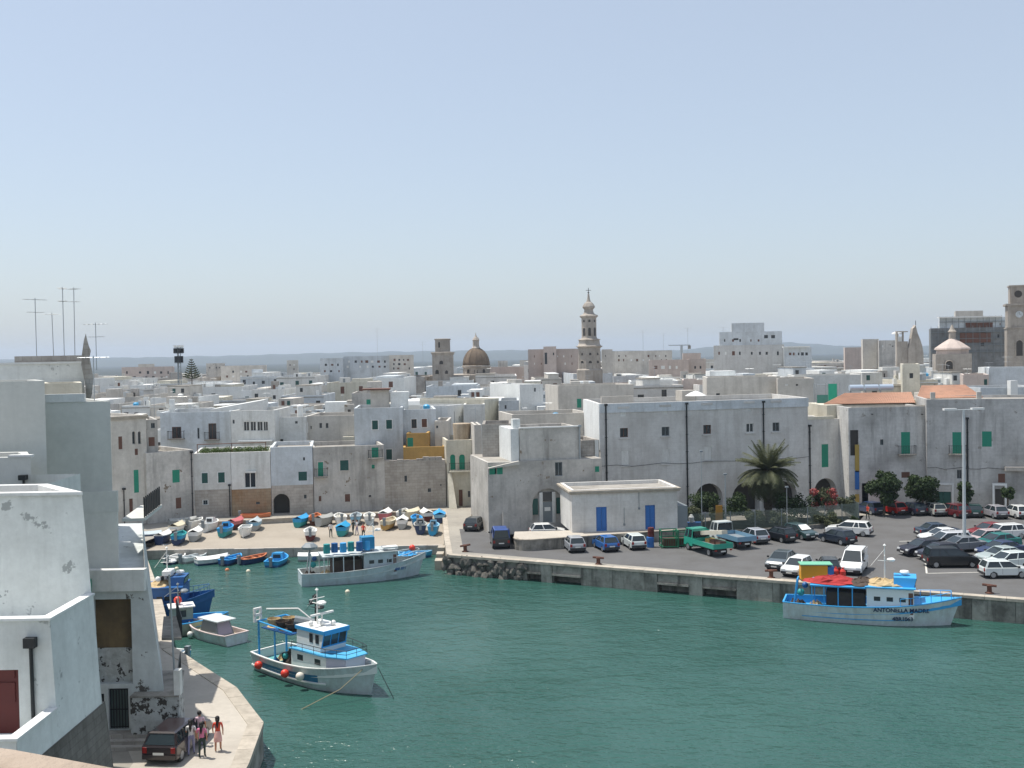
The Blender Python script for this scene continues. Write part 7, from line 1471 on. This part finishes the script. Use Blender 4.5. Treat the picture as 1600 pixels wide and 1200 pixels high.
PINK = plain('pink_cloth', c('#d87a9a'), .8); WHC = plain('white_cloth', c('#dcd9d6'), .8); DKC = plain('dark_green_trousers', c('#26352f'), .8); LIL = plain('lilac_jeans', c('#8b8aa8'), .8); ORC = plain('orange_red_cloth', c('#d8503a'), .8); PKL = plain('pale_pink_skirt', c('#d9a9a0'), .8)
person('woman in a pink top and dark trousers walking away in the middle of the group', gnd(316, 1184), 0, PINK, DKC, step=.1)
person('long-haired person in white top and lilac jeans beside the dark car', gnd(299, 1180), .1, WHC, LIL, step=.14)
person('person in a pale pink and white shirt walking in front of the others', gnd(313, 1165), .05, plain('pale_pink_cloth', c('#d9b9c4'), .8), LIL, hair=False, step=-.1)
person('person in an orange-red top and pale skirt walking apart on the right', gnd(341, 1174), .1, ORC, PKL, True, step=.12)
person('person in an orange shirt standing between the parked cars near the fence corner', gnd(1356, 812), 2, ORC, DKC, False, False)
for i, (u, v, a, b_, lab) in enumerate(((517, 840, WHC, DKC, 'tiny figure in white left of the turquoise boat on the slipway'), (552, 836, DKC, DKC, 'tiny dark figure right of the turquoise boat on the slipway'), (558, 836, WHC, LIL, 'tiny pale figure, right one of the pair beside the turquoise boat'), (568, 842, ORC, DKC, 'tiny figure in red lower on the slipway near the trawler mast'))):
    P = gnd(u, v, -.75); person(lab, P, i, a, b_, hair=False)

# ---------------------------------------------------------------- gear lying on the boats stands on its own
bpy.context.view_layer.update()
LOOSE = {'drum': 'drum', 'basket': 'basket', 'net_pile': 'net pile', 'gear_heap': 'gear heap', 'rope_coil': 'rope coil', 'life_raft': 'life raft', 'tarpaulin': 'tarpaulin'}
BOATN = (('nearest white', 'nearest fishing boat'), ('white trawler with sky', 'right-hand trawler by the quay'), ('long pale blue', 'middle trawler before the slipway'), ('deep blue', 'deep blue boat at the left'), ('green-grey', 'green-grey boat at the left quay'))
COLN = {'teal_paint': 'teal', 'hull_deep_blue': 'dark blue', 'hull_sky_blue': 'sky blue', 'red_net': 'red', 'brown_net': 'dark brown', 'buff_net': 'buff', 'white_paint': 'white'}
ORD = ['sternmost', 'second from the stern', 'third from the stern', 'fourth from the stern', 'fifth from the stern', 'sixth from the stern']
for root in [o for o in COL.objects if o.parent is None and o.get('category') == 'fishing boat']:
    bn = next(n for k, n in BOATN if root['label'].startswith(k)); groups = {}
    for ch in list(root.children):
        st_ = ch.name.split('.')[0]
        if st_ in LOOSE:
            co = sum((Vector(v.co) for v in ch.data.vertices), Vector()) / len(ch.data.vertices); mn = ch.data.materials[0].name.split('.')[0]
            groups.setdefault((st_, COLN.get(mn, 'grey')), []).append((co.x, ch, co))
    for (k, cn), lst in groups.items():
        for i, (x, ch, co) in enumerate(sorted(lst, key=lambda q: q[0])):
            zb_ = min(v.co.z for v in ch.data.vertices); off = Vector((co.x, co.y, zb_)); ch.data = ch.data.copy(); ch.data.transform(Matrix.Translation(-off))
            mw = root.matrix_world @ Matrix.Translation(off); ch.parent = None; ch.matrix_world = mw
            where = {'drum': 'on the aft roof', 'basket': 'on the stern net platform', 'net_pile': 'on top', 'gear_heap': 'on the deck', 'rope_coil': 'on the stern deck', 'life_raft': 'on the roof', 'tarpaulin': 'on the foredeck'}[k]
            lab = f"{cn} {LOOSE[k]}{', ' + ORD[i] + ',' if len(lst) > 1 else ''} {where} of the {bn}"
            tag(ch, ' '.join(lab.split()[:16]), LOOSE[k])
